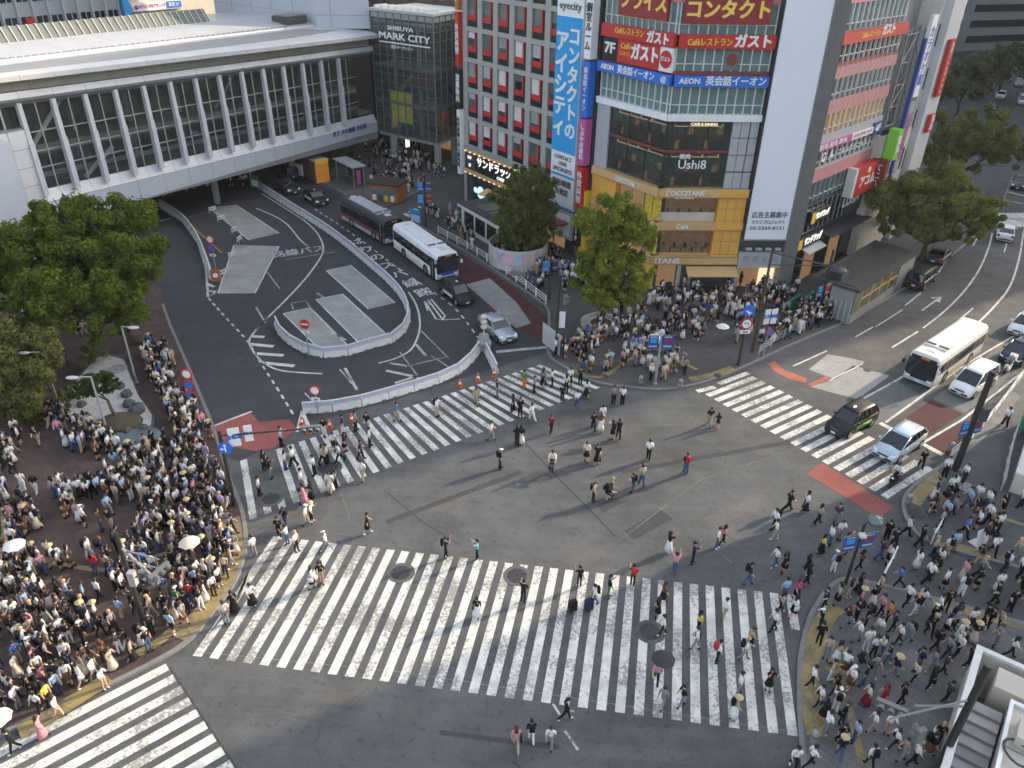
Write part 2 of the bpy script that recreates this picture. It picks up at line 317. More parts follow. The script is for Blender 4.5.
pads = [[(256 + x / 4, 192 + y / 4) for x, y in p] for p in pads] + [[(193 + 25, 293), (234, 245), (279, 246.5), (255, 293)], [(209, 208), (236, 205), (279, 233), (249, 240)]]
sheet('concrete_bays', pads, 'concrete_pad', .009)
mb = MB()
def stripe(mb, pts, wd, m, z):
    """painted line of constant width along pixels"""
    P = [G(*p) for p in pts]
    line(mb, P, wd, m, z)
def line(mb, P, wd, m, z):
    L = []; Rr = []
    for i, p in enumerate(P):
        a = P[max(i - 1, 0)]; b = P[min(i + 1, len(P) - 1)]; d = Vector((b.x - a.x, b.y - a.y, 0)).normalized(); n = Vector((-d.y, d.x, 0)) * wd / 2
        L.append(p + n); Rr.append(p - n)
    for i in range(len(P) - 1):
        mb.quad((Rr[i].x, Rr[i].y, z), (Rr[i + 1].x, Rr[i + 1].y, z), (L[i + 1].x, L[i + 1].y, z), (L[i].x, L[i].y, z), M(m))
def smooth(P, n=4):
    out = []
    for i in range(len(P) - 1):
        a, b, c, d = P[max(i - 1, 0)], P[i], P[i + 1], P[min(i + 2, len(P) - 1)]
        for k in range(n):
            t = k / n; out.append(.5 * ((2 * b) + (c - a) * t + (2 * a - 5 * b + 4 * c - d) * t * t + (3 * b - a - 3 * c + d) * t ** 3))
    return out + [P[-1]]
def dashes(mb, pts, wd, on, off, m, z):
    P = smooth([G(*p) for p in pts], 6); seg = []; acc = 0
    for i in range(len(P) - 1):
        d = (P[i + 1] - P[i]).length; k = 0
        while k < d:
            if acc % (on + off) < on: seg.append(P[i].lerp(P[i + 1], k / d))
            elif len(seg) > 1: line(mb, seg, wd, m, z); seg = []
            else: seg = []
            k += .1; acc += .1
    if len(seg) > 1: line(mb, seg, wd, m, z)
Z1 = .012
for p in pads[:3] + pads[4:]: stripe(mb, p + [p[0]], .13, 'white_paint', Z1)
o6 = lambda L: [(256 + x / 4, 192 + y / 4) for x, y in L]; o4 = lambda L: [(x / 2.6667, 240 + y / 2.6667) for x, y in L]
for pts, wd in ((o6([(0, 65), (80, 100), (130, 135), (175, 190), (205, 215)]), .16), (o6([(20, 5), (140, 80), (200, 120), (245, 165), (268, 215), (262, 255), (215, 325), (150, 400), (60, 490), (0, 550)]), .17),
                (o4([(715, 205), (675, 250), (665, 275), (685, 310), (715, 335), (760, 350), (860, 357)]), .17), (o6([(610, 400), (640, 450), (655, 510), (650, 570), (620, 630), (560, 665), (490, 685)]), .17)):
    line(mb, smooth([G(*p) for p in pts], 5), wd, 'white_paint', Z1)
dashes(mb, o4([(556, 155), (600, 205), (660, 270), (700, 335), (745, 405), (785, 470)]), .16, .75, .55, 'white_paint', Z1)
dashes(mb, o6([(235, 68), (330, 130), (450, 215), (560, 300), (700, 395), (800, 470), (890, 585)]), .16, .8, .7, 'white_paint', Z1)
for a in ([(670, 257), (705, 259)], [(668, 278), (730, 284)], [(684, 303), (756, 308)], [(705, 328), (785, 336)]): stripe(mb, o4(a), .42, 'white_paint', Z1)
for a, wd in ((o6([(0, 460), (38, 525)]), .14), (o6([(45, 320), (95, 388)]), .1), (o6([(660, 555), (770, 665)]), .1), (o6([(640, 610), (680, 655)]), .25), (o6([(575, 640), (650, 740)]), .1), (o6([(335, 710), (385, 768)]), .14), (o6([(520, 715), (650, 742)]), .3), (o6([(535, 685), (600, 695)]), .25), (o6([(555, 765), (650, 735)]), .3), (o6([(120, 270), (315, 240)]), .1), (o6([(150, 470), (140, 445), (200, 435), (215, 460)]), .1), (o6([(245, 405), (270, 422)]), .3), (o6([(700, 655), (770, 700)]), .1),
              ([(150, 224), (172, 218)], .25), ([(330, 332), (346, 340)], .2), ([(345, 368), (357, 390)], .22), ([(305, 393), (313, 402)], .12), ([(496, 352), (548, 347)], .42), ([(405, 367), (425, 362), (447, 357)], .1)):
    stripe(mb, a, wd, 'faint_paint', Z1)
stripe(mb, [(460, 320 - 1), (452, 314), (437, 298), (428, 301), (440, 320), (444, 320), (431, 298)][:1] + [(443, 320), (428, 300)], .16, 'white_paint', Z1)
stripe(mb, [(431, 299), (445, 316), (443, 320), (436, 319), (426, 303)], .16, 'white_paint', Z1 + .003); stripe(mb, [(428, 311), (424.5, 301), (433, 306)], .2, 'white_paint', Z1 + .006)
for a in ([(176, 212), (222, 253), (241, 251)], [(186, 218), (207, 212.5)]): stripe(mb, a, .16, 'yellow_paint', Z1)
# hatch beside the exit fence
stripe(mb, [(160, 208), (183, 222), (198, 243), (206, 268), (208, 297), (215, 293)], .22, 'white_paint', Z1)
for a in ([(207, 276), (214, 280)], [(207.5, 284), (214, 287)], [(208, 291), (216, 292)]): stripe(mb, a, .35, 'white_paint', Z1 + .003)
# right road
o8 = lambda L: [(768 + x / 4, 192 + y / 4) for x, y in L]
for a, wd in ((o8([(897, 165), (885, 215), (860, 280), (830, 335), (790, 390), (740, 445), (685, 495)]), .17), (o8([(1030, 130), (1020, 175), (1008, 250), (985, 335), (960, 390), (930, 430), (870, 495), (800, 558), (700, 640)]), .18)): line(mb, smooth([G(*p) for p in a], 4), wd, 'white_paint', Z1)
for a, wd in (([(968, 331.5), (899, 379), (839, 412)], .17), ([(885.6, 422.6), (963, 366), (1024, 330), (1060, 305)], .17), ([(921, 444), (962, 420), (1024, 371), (1060, 345)], .17), ([(919, 442), (943, 455)], .42), ([(880, 423), (893, 430)], .42),
              (o8([(350, 580), (420, 540)]), .14), (o8([(497, 622), (600, 558)]), .15), (o8([(548, 455), (612, 403)]), .14), (o8([(755, 520), (820, 465)]), .14), (o8([(820, 215), (837, 183)]), .14), (o8([(945, 240), (955, 205)]), .14), (o8([(620, 545), (685, 495)]), .13), (o8([(430, 540), (540, 470)]), .1),
              (o8([(100, 697), (235, 636)]), .15), (o8([(245, 755), (380, 686)]), .12), (o8([(615, 475), (690, 420)]), .14), (o8([(730, 245), (668, 345)]), .15)): stripe(mb, a, wd, 'white_paint', Z1)
stripe(mb, o8([(655, 425), (690, 420), (680, 440)]), .3, 'white_paint', Z1 + .003)
for i in range(7): stripe(mb, [(1000 + i * 4.6, 213), (999.5 + i * 4.8, 227)], .5, 'white_paint', Z1)
for a in ([(1000, 199), (1024, 204)], [(975, 176), (1000, 190), (1024, 196)], [(985, 176), (1008, 181)], [(983, 183), (1004, 186)], [(1000, 172), (1024, 190)]): stripe(mb, a, .4, 'faint_paint', Z1)
struct(mb, 'lane_markings')
sheet('road_patches', [o8([(180, 650), (340, 560), (560, 640), (440, 730), (300, 768), (150, 720)])], 'asphalt_old', .005)
sheet('concrete_slabs', [[(640 + x / 2.6667, 240 + y / 2.6667) for x, y in p] for p in ([(500, 305), (560, 315), (600, 325), (520, 372), (450, 345)], [(570, 335), (665, 362), (580, 425), (455, 392), (515, 372)])], 'concrete_pad', .009)
sheet('bright_red_road', [[(640 + x / 2.6667, 240 + y / 2.6667) for x, y in p] for p in ([(340, 330), (360, 322), (380, 345), (447, 370), (440, 382), (400, 372), (360, 352)], [(447, 385), (498, 362), (506, 372), (458, 392)])], 'bright_red_road', .014)  # sunlit stretch of the red paving, its brightness put into the colour
sheet('red_road_band', [[(806.5, 474), (822, 462.5), (893, 507), (880, 518.5)], [(214, 427), (231, 419), (249, 411.5), (259, 422), (289, 419.5), (297, 429), (272, 449), (255, 451), (228, 446)]], 'red_paint_road', .010)
sheet('red_bus_lane', [[(901, 421), (931, 400), (963, 414), (921, 441)], [(925, 444), (962, 420), (984, 428), (950, 458)]], 'red_asphalt', .010)
sheet('grey_lane_patches', [[(1000, 345), (1024, 330), (1060, 345), (990, 395), (965, 413), (933, 399)], [(840, 413), (897, 381), (925, 398), (890, 420), (868, 428)]], 'grey_lane', .006)
sheet('asphalt_patches', [[(624, 531), (661, 510), (673, 519), (634, 540)], [(598, 506), (612, 496), (622, 503), (603, 513)]], 'asphalt_dark', .006)
sheet('repair_patches', [[(420, 505), (470, 487), (482, 495), (432, 514)], [(560, 560), (600, 548), (612, 556), (575, 568)], [(700, 520), (760, 492), (772, 500), (714, 530)], [(330, 690), (420, 702), (416, 716), (326, 703)], [(600, 745), (700, 752), (698, 764), (598, 757)], [(540, 425), (570, 415), (580, 422), (550, 432)]], 'asphalt_old', .0055)
sheet('utility_cuts', [[(385, 520), (520, 470), (523, 474), (388, 524)], [(620, 470), (790, 440), (792, 444), (622, 474)], [(440, 730), (560, 745), (559, 750), (439, 735)]], 'asphalt_dark', .006)
mb = MB(); stripe(mb, [(213, 426.5), (232, 419), (252, 411.5)], .2, 'white_paint', .016)
stripe(mb, [(297, 432), (300, 420), (302, 412)], .2, 'white_paint', .016); stripe(mb, [(302, 411), (311, 432)], .25, 'white_paint', .018); struct(mb, 'stop_line')
# seams and worn lines over the open crossing
paint('seam_paint', (.26, .255, .24), (.10, .098, .094), .78); mb = MB()
for a, wd in (([(525, 443), (560, 480), (616, 537)], .12), ([(620, 540), (700, 480), (830, 437), (905, 402)], .031), ([(170, 668), (236, 768)], .10), ([(660, 508), (735, 565), (750, 585)], .03), ([(200, 652), (400, 672), (600, 702), (800, 733)], .06), ([(545, 414), (620, 426), (700, 424)], .03), ([(340, 490), (350, 520)], .04), ([(553, 704), (560, 715)], .12), ([(565, 731), (578, 750)], .12), ([(513, 762), (520, 768)], .12), ([(384, 490), (420, 520), (460, 545)], .08)): stripe(mb, a, wd, 'asphalt_dark' if wd in (.10, .08, .12) and a[0][0] < 552 else 'faint_paint' if wd > .1 else 'seam_paint', .007)
struct(mb, 'road_seams')
# ---------------------------------------------------------------- zebra crossings
def zebra(name, a0, a1, b0, b1, n, wd, clip=None, z=.015):
    """stripes from the line a0-a1 to the line b0-b1 (pixels of the stripes' centres)"""
    mb = MB(); A0, A1, B0, B1 = G(*a0), G(*a1), G(*b0), G(*b1)
    for i in range(n):
        t = i / (n - 1); a = A0.lerp(A1, t); b = B0.lerp(B1, t); e = (A1 - A0).normalized() * wd / 2; e2 = (B1 - B0).normalized() * wd / 2
        if clip and i in clip: 
            lo, hi = clip[i]; a, b = a.lerp(b, lo), a.lerp(b, hi)
        k = 7
        for j in range(k):
            p, q = a.lerp(b, j / k), a.lerp(b, (j + 1) / k)
            mb.quad((p - e).to_tuple()[:2] + (z,), (p + e).to_tuple()[:2] + (z,), (q + e2).to_tuple()[:2] + (z,), (q - e2).to_tuple()[:2] + (z,), M('zebra_paint'))
    return struct(mb, name)
zebra('main_zebra_crossing', (197, 656.5), (812.5, 738.5), (277, 537), (790, 595), 35, .44, {34: (.72, 1)})
zebra('terminal_zebra_crossing', (253.5, 519), (598, 388.5), (243.5, 460), (538, 365.5), 31, .43, {1: (0, .12), 2: (0, .14)})
zebra('road_zebra_crossing', (707.5, 395.6), (884, 497), (755, 377.6), (930, 467.5), 18, .47)
mb = MB(); stripe(mb, [(697, 391.5), (715, 387)], .45, 'zebra_paint', .015); stripe(mb, [(719, 384), (748, 373)], .45, 'zebra_paint', .015); struct(mb, 'zebra_end_stripes')
p0, p1 = G(167.5, 667), G(232, 764); q0 = G(0, 753); dv = (q0 - p0).normalized(); mb = MB()
for i in range(10):
    a = p0.lerp(p1, i / 8); b = a + dv * 22
    line(mb, [a.lerp(b, k / 8) for k in range(9)], .46, 'zebra_paint', .015)
struct(mb, 'near_zebra_crossing')
for i, (a, b) in enumerate((((383, 207), (423, 216)),)):
    mb = MB()
    for k in range(8):
        c = G(383 + k * 5, 213 - k * .3); stripe(mb, [(404 + k * 5, 213.5 - k * 2.3), (412 + k * 5.2, 217.5 - k * 2.3)], .5, 'zebra_paint', .015)
    struct(mb, 'side_zebra_crossing')
# painted words in the bus lane
LA = G(424, 293); LB = G(357, 242); dirv = (LB - LA).normalized(); ang = math.atan2(dirv.y, dirv.x) - math.pi / 2
chars = '路線バスのりば'; 
road_word = None
for i, ch in enumerate(chars):
    pos = LA.lerp(LB, i / (len(chars) - 1)); pos.z = .014
    m4 = gmtx(pos, ang) @ Matrix.Diagonal((1.1, 1.25, .3, 1)); o = text(ch, 1.5, 'white_paint', m4, 'painted_word', None, .02); o['kind'] = 'structure'
m4 = gmtx(G(299, 252) + Vector((0, 0, .014)), ang - R(8)) @ Matrix.Diagonal((1.1, 1.6, .3, 1)); tag(text('路線バス', 1.25, 'faint_paint', m4, 'painted_word'), kind='structure')
# ---------------------------------------------------------------- pavements
SIDE = {}
def pavement(name, pts, m, ext=()):
    P = px2(pts) + [Vector((x, y, 0)) for x, y in ext]
    if sum(P[i].x * P[(i + 1) % len(P)].y - P[(i + 1) % len(P)].x * P[i].y for i in range(len(P))) < 0: P = P[::-1]
    mb = MB(); mb.prism([(p.x, p.y) for p in P], -.2, KZ, M(m)); SIDE[name] = [(p.x, p.y) for p in P]
    return struct(mb, name)
def kerb(pts):
    mb = MB(); P = smooth([G(*p) for p in pts], 3)
    for i in range(len(P) - 1):
        d = (P[i + 1] - P[i]); d.z = 0
        if d.length < .02: continue
        d.normalize(); n = Vector((-d.y, d.x, 0)) * .11; a, b = P[i] - d * .003, P[i + 1] + d * .003
        mb.hexa([tuple((a - n).xy) + (-.1,), tuple((b - n).xy) + (-.1,), tuple((b + n).xy) + (-.1,), tuple((a + n).xy) + (-.1,), tuple((a - n).xy) + (KZ + .012,), tuple((b - n).xy) + (KZ + .012,), tuple((b + n).xy) + (KZ + .012,), tuple((a + n).xy) + (KZ + .012,)], M('kerbstone'))
    return struct(mb, 'kerb')
K1 = [(-60, 762), (0, 735), (100, 690), (160, 660), (190, 640), (213, 612), (233, 585), (243, 560), (246, 540), (243, 515), (236, 495), (225, 465), (214, 430), (200, 395), (183, 355), (170, 325), (163, 305)]
pavement('station_plaza', K1 + [(160, 285), (150, 262), (128, 225), (100, 200)], 'plaza_brick', ((-75, 60), (-75, 5), (-35, 5))); kerb(K1)
K2 = [(806, 800), (802, 751), (799, 701), (800, 658), (808, 623), (818, 603), (828, 590), (845, 580), (880, 586), (935, 600), (1024, 625), (1100, 645)]
pavement('corner_pavement', K2, 'granite_tile', ((45, 24), (40, 5), (14, 5))); kerb(K2)
K3 = [(1120, 598), (1024, 570), (960, 553), (923, 540), (908, 522), (903, 505), (912, 488), (942, 466), (970, 440), (995, 412), (1024, 375), (1060, 335), (1120, 280)]
pavement('roadside_pavement', K3, 'pavement', ((75, 70), (70, 30))); kerb(K3)
K4 = [(412, 222), (436, 236), (475, 258), (511, 282), (540, 302), (549, 315), (548, 352), (560, 365), (580, 376), (600, 384), (640, 389), (665, 390), (696, 385), (734, 372), (790, 346), (850, 320), (902, 290), (951, 256), (985, 226), (1003, 200), (1012, 178)]
pavement('shop_plaza', K4 + [(990, 150), (900, 120), (840, 200), (780, 220), (640, 230), (600, 200), (480, 172), (428, 198)], 'pavement_dark'); kerb(K4)
K5 = [(272, 158), (300, 172), (330, 186), (352, 199), (368, 208), (385, 207), (400, 201), (425, 188), (446, 172), (462, 150)]
pavement('arcade_pavement', K5 + [(455, 128), (380, 110), (270, 122)], 'granite_tile'); kerb(K5)
def zsurf(p):
    for q in SIDE.values():
        c = False; n = len(q); j = n - 1
        for i in range(n):
            if (q[i][1] > p.y) != (q[j][1] > p.y) and p.x < (q[j][0] - q[i][0]) * (p.y - q[i][1]) / (q[j][1] - q[i][1]) + q[i][0]: c = not c
            j = i
        if c: return KZ
    return 0.0
mb = MB(); zt = KZ + .005
for pts, wd in (([(816, 738), (809, 700), (810, 660), (820, 630), (834, 607)], .85), ([(932, 604), (1024, 628), (1080, 640)], .6), ([(913, 505), (924, 490), (942, 476)], .8), ([(925, 488), (962, 506), (1024, 527)], .3), ([(940, 548), (960, 549), (1010, 563)], .5),
                ([(838, 662), (850, 715), (862, 768)], .32), ([(824, 668), (838, 676)], .3), ([(572, 371), (600, 379), (627, 362), (652, 350)], .35), ([(676, 362), (697, 371)], .35), ([(690, 381), (715, 376), (732, 369)], .7),
                ([(178, 640), (205, 612), (226, 578), (234, 548), (231, 520)], 1.0), ([(0, 572), (30, 560), (60, 566), (110, 572), (150, 560), (200, 545)], .3), ([(163, 395), (178, 420), (195, 455), (215, 500)], .35), ([(0, 490), (8, 530), (0, 560)], .5), ([(20, 735), (60, 712), (110, 680)], .8), ([(130, 660), (165, 640), (180, 620)], .5), ([(455, 216), (480, 240), (520, 262)], .3)):
    zt += .0015; line(mb, smooth([G(*p) for p in pts], 3), wd, 'tactile_yellow', zt)
struct(mb, 'tactile_paving')
sheet('dark_paving_insets', [[(664, 371), (690, 364), (712, 376), (700, 385)], [(205, 642), (215, 628), (236, 600), (246, 585), (250, 570), (240, 600)]], 'charcoal', KZ + .003)
sheet('pale_roadside_strip', [[(948, 469), (975, 447), (1000, 424), (1020, 398), (1012, 392), (992, 416), (968, 440), (942, 464)], ], 'pale_tile', KZ + .004)
# ================================================================ BUILDINGS
mat('hazy_green_grey', (.50, .54, .50), .6, var=.15, scale=.1); mat('arcade_brown', (.075, .062, .050), .7, var=.3, scale=.6); mat('column_grey', (.16, .157, .15), .7, var=.15); mat('fin_white', (.52, .53, .55), .45, var=.06); mat('glass_clear', (.05, .065, .06), .05, 0, var=0, spec=.9, alpha=.4); mat('glass_tower', (.075, .095, .09), .06, 0, var=0, spec=.9, alpha=.55); mat('tower_frame', (.19, .20, .195), .45, .3, var=.05)
def bld(name, label, P, cat='building'):
    return empty(name, (0, 0, 0), 0, label, cat)
def rows(mb, fr, a0, a1, d0, d1, zs, m):
    for z0, z1 in zs: fr.box(mb, a0, a1, d0, d1, z0, z1, m)
# ---- station footbridge building
BP = G(115, 207, 4.2); BQ = G(378, 131, 4.2); F = Fr(BP, BQ - BP); BL = (BQ - BP).length
T = bld('station_bridge', 'long white station bridge building with fins and tall dark windows over the road', BP)
zo = lambda s: -(s + 6.4) * .0215
S0 = -6.36; SP = 3.146; S = [S0 + SP * i for i in range(16)]
def strip(mb, a0, a1, prof, m):
    """sloping facade panel between two stations, prof = [(d, z)]"""
    for (d0, z0), (d1, z1) in zip(prof[:-1], prof[1:]):
        mb.quad(F.p(a0, d0, z0 + zo(a0)), F.p(a1, d0, z0 + zo(a1)), F.p(a1, d1, z1 + zo(a1)), F.p(a0, d1, z1 + zo(a0)), m)
lo = MB(); sl_ = MB(); up = MB(); pk = MB()
step = SP
s = -22.0
stations = []
x = S0 - SP * 5
while x < BL: stations.append(x); x += SP
stations.append(BL)
zf = lambda a: 4.2 - zo(a)   # keeps the soffit level
for a, b in zip(stations[:-1], stations[1:]):
    g = .02
    lo.quad(F.p(a + g, .0, 4.2), F.p(b - g, .0, 4.2), F.p(b - g, .0, 6.35 + zo(b)), F.p(a + g, .0, 6.35 + zo(a)), 'panel_blue')
    for k in (0, 1):
        a2, b2 = a + (b - a) * k / 2 + g, a + (b - a) * (k + 1) / 2 - g
        strip(sl_, a2, b2, [(.02, 6.4), (-.55, 7.45)], 'panel_white')
        strip(pk, a2, b2, [(-.5, 16.3), (-.5, 17.6)], 'panel_cream')
    strip(up, a + g, b - g, [(-.55, 15.1), (.25, 15.75), (.1, 16.3)], 'panel_white')
lo.build('lower_fascia', T); sl_.build('sill_panels', T); up.build('upper_fascia', T); pk.build('eaves_panels', T)
bk = MB()
strip(bk, stations[0], BL, [(-.06, 4.25), (-.06, 6.4), (-.62, 7.42)], 'grey'); strip(bk, stations[0], BL, [(-.62, 15.0), (.18, 15.72), (.0, 16.3), (-.56, 16.3), (-.56, 17.7)], 'grey')
bk.build('backing', T)
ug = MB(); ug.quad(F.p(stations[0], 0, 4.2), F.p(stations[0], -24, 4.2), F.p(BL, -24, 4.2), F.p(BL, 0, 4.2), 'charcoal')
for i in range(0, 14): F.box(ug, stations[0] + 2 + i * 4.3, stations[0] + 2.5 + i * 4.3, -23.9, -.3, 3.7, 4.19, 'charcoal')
ug.build('underside', T)
rf = MB()
def rstrip(mb, a0, a1, prof, m):
    for (d0, z0, k0), (d1, z1, k1) in zip(prof[:-1], prof[1:]): mb.quad(F.p(a0, d0, z0 + k0 * zo(a0)), F.p(a1, d0, z0 + k0 * zo(a1)), F.p(a1, d1, z1 + k1 * zo(a1)), F.p(a0, d1, z1 + k1 * zo(a0)), m)
prof = [(1.3, 17.35, 1), (1.3, 17.75, 1), (.3, 17.9, .9), (-3, 17.85, .6), (-6, 17.9, .3), (-6.05, 18.05, .3), (-9, 18.35, .15), (-12, 18.65, 0)]
RE = 41.0
for a, b in zip(stations[:-1], stations[1:]): rstrip(rf, a + .015, b - .015, prof, 'roof_metal')
rf.build('roof', T)
ov = MB(); strip(ov, stations[0], BL, [(1.29, 17.36), (-.56, 17.5)], 'grey'); rstrip(ov, stations[0], BL, [(.28, 17.84, .9), (-6, 17.8, .3), (-12, 18.55, 0)], 'grey'); ov.build('roof_soffit', T)
gr = MB()
for i in range(90):
    a = stations[0] + i * .62
    if a > 37: break
    gr.quad(F.p(a, -6.2, 18.12 + .3 * zo(a)), F.p(a + .05, -6.2, 18.12 + .3 * zo(a)), F.p(a + .05, -11.9, 18.70), F.p(a, -11.9, 18.70), 'panel_grey')
gr.build('roof_seams', T)
gt = MB()
for i in range(70):
    a = stations[0] + 2 + i * .75
    if a > 38: break
    F.box(gt, a, a + .45, -6.3, -6.2, 18.02 + .3 * zo(a), 18.2 + .3 * zo(a), 'grey')
gt.build('snow_rail', T)
cl = MB(); ce = 25.2
cl.quad(F.p(stations[0], -12, 18.6), F.p(ce, -12, 18.6), F.p(ce, -13.0, 20.0), F.p(stations[0], -13.0, 20.0), 'olive_panel')
for i in range(60):
    a = stations[0] + i * .9
    if a > ce: break
    cl.hexa([F.p(a, -11.9, 18.6), F.p(a + .12, -11.9, 18.6), F.p(a + .12, -12.1, 18.55), F.p(a, -12.1, 18.55), F.p(a, -12.9, 20.05), F.p(a + .12, -12.9, 20.05), F.p(a + .12, -13.1, 20.05), F.p(a, -13.1, 20.05)], 'panel_grey')
cl.poly([F.p(ce, -12, 18.5), F.p(ce, -20, 18.4), F.p(ce, -13.0, 20.0)], 'olive_panel'); cl.quad(F.p(stations[0], -13.0, 20.0), F.p(ce, -13.0, 20.0), F.p(ce, -20, 18.4), F.p(stations[0], -20, 18.4), 'roof_metal')
cl.build('clerestory', T)
rb = MB(); rstrip(rb, stations[0], BL, [(-12, 18.64, 0), (-24, 18.0, 0), (-24, 4.2, 0)], 'roof_metal'); rb.build('rear_roof', T)
ins = MB()
F.box(ins, stations[0], BL - .2, -9, -8.8, 4.4, 17, 'interior'); F.box(ins, stations[0], BL, -8.8, -1.0, 6.6, 6.8, 'interior')
strip(ins, S0 - 3, BL - 1, [(-2.6, 10.2), (-2.6, 11.0)], 'interior_pale'); strip(ins, S0 - 3, BL - 1, [(-2.6, 11.0), (-8.8, 11.0)], 'interior'); strip(ins, S0 - 3, BL - 1, [(-2.5, 8.0), (-2.5, 8.5)], 'interior_pale')
strip(ins, S0, BL - 1, [(-2.55, 14.5), (-8.8, 14.5)], 'interior_pale')
for i in range(0, 14, 2): F.box(ins, S0 + i * SP + 1, S0 + i * SP + 1.5, -6, -5.5, 6.8, 15, 'interior_pale')
ins.tube([F.p(S0 + .6, -1.5, 11.0), F.p(S0 + 5.2, -1.5, 15.4)], .22, M('panel_white'), 6); ins.tube([F.p(S0 + 5.0, -1.5, 7.4), F.p(S0 + 8.6, -1.5, 9.6)], .22, M('panel_white'), 6)
ins.tube([F.p(S0 + 22, -1.7, 11.2), F.p(S0 + 26, -1.7, 15.0)], .12, M('panel_grey'), 6); ins.build('interior', T)
for i in range(14):
    a, b = S[i], min(S[i + 1], BL - .4); za, zb_ = 7.5, 15.15
    wn = MB(); d = -.5
    wn.quad(F.p(a, d, za + zo(a)), F.p(b, d, za + zo(b)), F.p(b, d, zb_ + zo(b)), F.p(a, d, zb_ + zo(a)), 'glass_clear'); w_ = wn.build('window', T)
    mu = MB()
    for t in (.48,): mu.hexa([F.p(a + (b - a) * t, -.40, za + zo(a)), F.p(a + (b - a) * t + .09, -.40, za + zo(a)), F.p(a + (b - a) * t + .09, -.52, za + zo(a)), F.p(a + (b - a) * t, -.52, za + zo(a))] + [F.p(a + (b - a) * t, -.40, zb_ + zo(a)), F.p(a + (b - a) * t + .09, -.40, zb_ + zo(a)), F.p(a + (b - a) * t + .09, -.52, zb_ + zo(a)), F.p(a + (b - a) * t, -.52, zb_ + zo(a))], 'midgrey')
    for z in (9.4, 10.9, 12.6): F.box(mu, a + .15, b, -.52, -.42, z + zo(a), z + .09 + zo(a), 'midgrey')
    mu.build('mullion', w_)
    fn = MB(); zm = 11.9 + zo(a)
    for z0, z1, d0, d1, e in ((7.0, 11.9, .16, .08, -.07), (11.9, 15.3, .02, -.08, -.03)):
        fn.hexa([F.p(a - .17 + e, d0, z0 + zo(a)), F.p(a + .17 - e, d0, z0 + zo(a)), F.p(a + .24, -.45, z0 + zo(a)), F.p(a - .24, -.45, z0 + zo(a)), F.p(a - .17 + e, d1, z1 + zo(a)), F.p(a + .17 - e, d1, z1 + zo(a)), F.p(a + .24, -.45, z1 + zo(a)), F.p(a - .24, -.45, z1 + zo(a))], 'fin_white')
    fn.build('fin', T)
ew = MB()
for c in range(6):
    for r_ in range(4):
        a = S0 - .2 - (c + 1) * 1.6; ew.quad(F.p(a + .03, -.05, 6.5 + r_ * 1.65), F.p(a + 1.57, -.05, 6.5 + r_ * 1.65), F.p(a + 1.57, -.05, 8.1 + r_ * 1.65), F.p(a + .03, -.05, 8.1 + r_ * 1.65), 'panel_white')
F.box(ew, stations[0], S0 - .2, -1, -.1, 6.4, 13.2, 'grey'); ew.build('end_panels', T)
e2 = MB(); F.box(e2, stations[0], S0 - .2, -.8, -.7, 13.2, 15.2, 'glass_clear'); F.box(e2, S0 - 1.6, S0 - 1.45, -.7, -.6, 13.2, 15.2, 'lightgrey'); e2.build('end_window', T)
pr = MB(); F.box(pr, S0 - 6, S0 - 2.4, .1, 1.2, 0, 12.6, 'panel_blue'); F.box(pr, S0 - 2.3, S0 + 2, -3, -.2, .0, 4.2, 'grey'); pr.build('corner_pier', T)
text('京王 井の頭線 渋谷駅', .75, 'navy_sign', fmtx(F, 35.3, .03, 5.3), 'lettering', T, .03, width=6.6)
for i, a in enumerate((3.0, 15.0, 27.5)):
    for d in (-3.5, -15):
        c = F.p(a, d, 0); mb = MB(); mb.tube([(c.x, c.y, -.1), (c.x, c.y, 4.2)], .42, M('grey' if i else 'tan_band'), 12); mb.build('column', T)
bw = MB(); F.box(bw, stations[0], BL + 10, -40, -39, 0, 9, 'charcoal'); bw.build('rear_wall', T)
# ---- glass arcade tower
CP = G(378.5, 131, 4.2); CC = G(437, 144, 4.2); CD = G(456, 136, 4.2)
A_ = Fr(CP, CC - CP); AL_ = (CC - CP).xy.length; B_ = Fr(CC, Vector((.4277, .9039, 0))); BLn = 9.0
T = bld('glass_arcade_tower', 'square glass tower on round grey columns with white lettering and a yellow poster', CP)
ztop = 19.6
gm = MB()
for z in [4.3 + k * 1.12 for k in range(13)] + [18.85, 19.55]:
    A_.box(gm, -.05, AL_ + .05, -.04, .06, z, z + .05, 'tower_frame'); B_.box(gm, -.05, BLn, -.04, .06, z, z + .05, 'tower_frame')
for i in range(9): A_.box(gm, AL_ * i / 8 - .06, AL_ * i / 8 + .06, -.05, .09, 4.25, ztop + .3, 'tower_frame')
for i in range(7): B_.box(gm, BLn * i / 6 - .06, BLn * i / 6 + .06, -.05, .09, 4.25, ztop + .3, 'tower_frame')
gm.build('mullion_grid', T)
for fr, L in ((A_, AL_), (B_, BLn)):
    for z0, z1 in ((4.3, 9), (9, 14), (14, 18.85)):
        gl = MB(); gl.quad(fr.p(0, 0, z0), fr.p(L, 0, z0), fr.p(L, 0, z1), fr.p(0, 0, z1), 'glass_tower'); gl.build('glass_wall', T)
    gl = MB(); fr.box(gl, 0, L, -.03, -.01, 18.9, 19.5, 'interior_pale'); gl.build('top_band', T)
it = MB()
for z in (4.2, 8.6, 13.2, 18.6): it.prism([A_.p(.1, -.15, 0).xy, A_.p(AL_ - .1, -.15, 0).xy, B_.p(BLn, -.2, 0).xy, (A_.p(.1, -8.5, 0)).xy], z - .35, z, 'midgrey')
A_.box(it, .3, AL_ - 1.5, -4.2, -4, 4.4, 18.6, 'charcoal'); it.tube([A_.p(1, -2, 8.6), A_.p(6.5, -3, 13)], .4, M('midgrey'), 6)
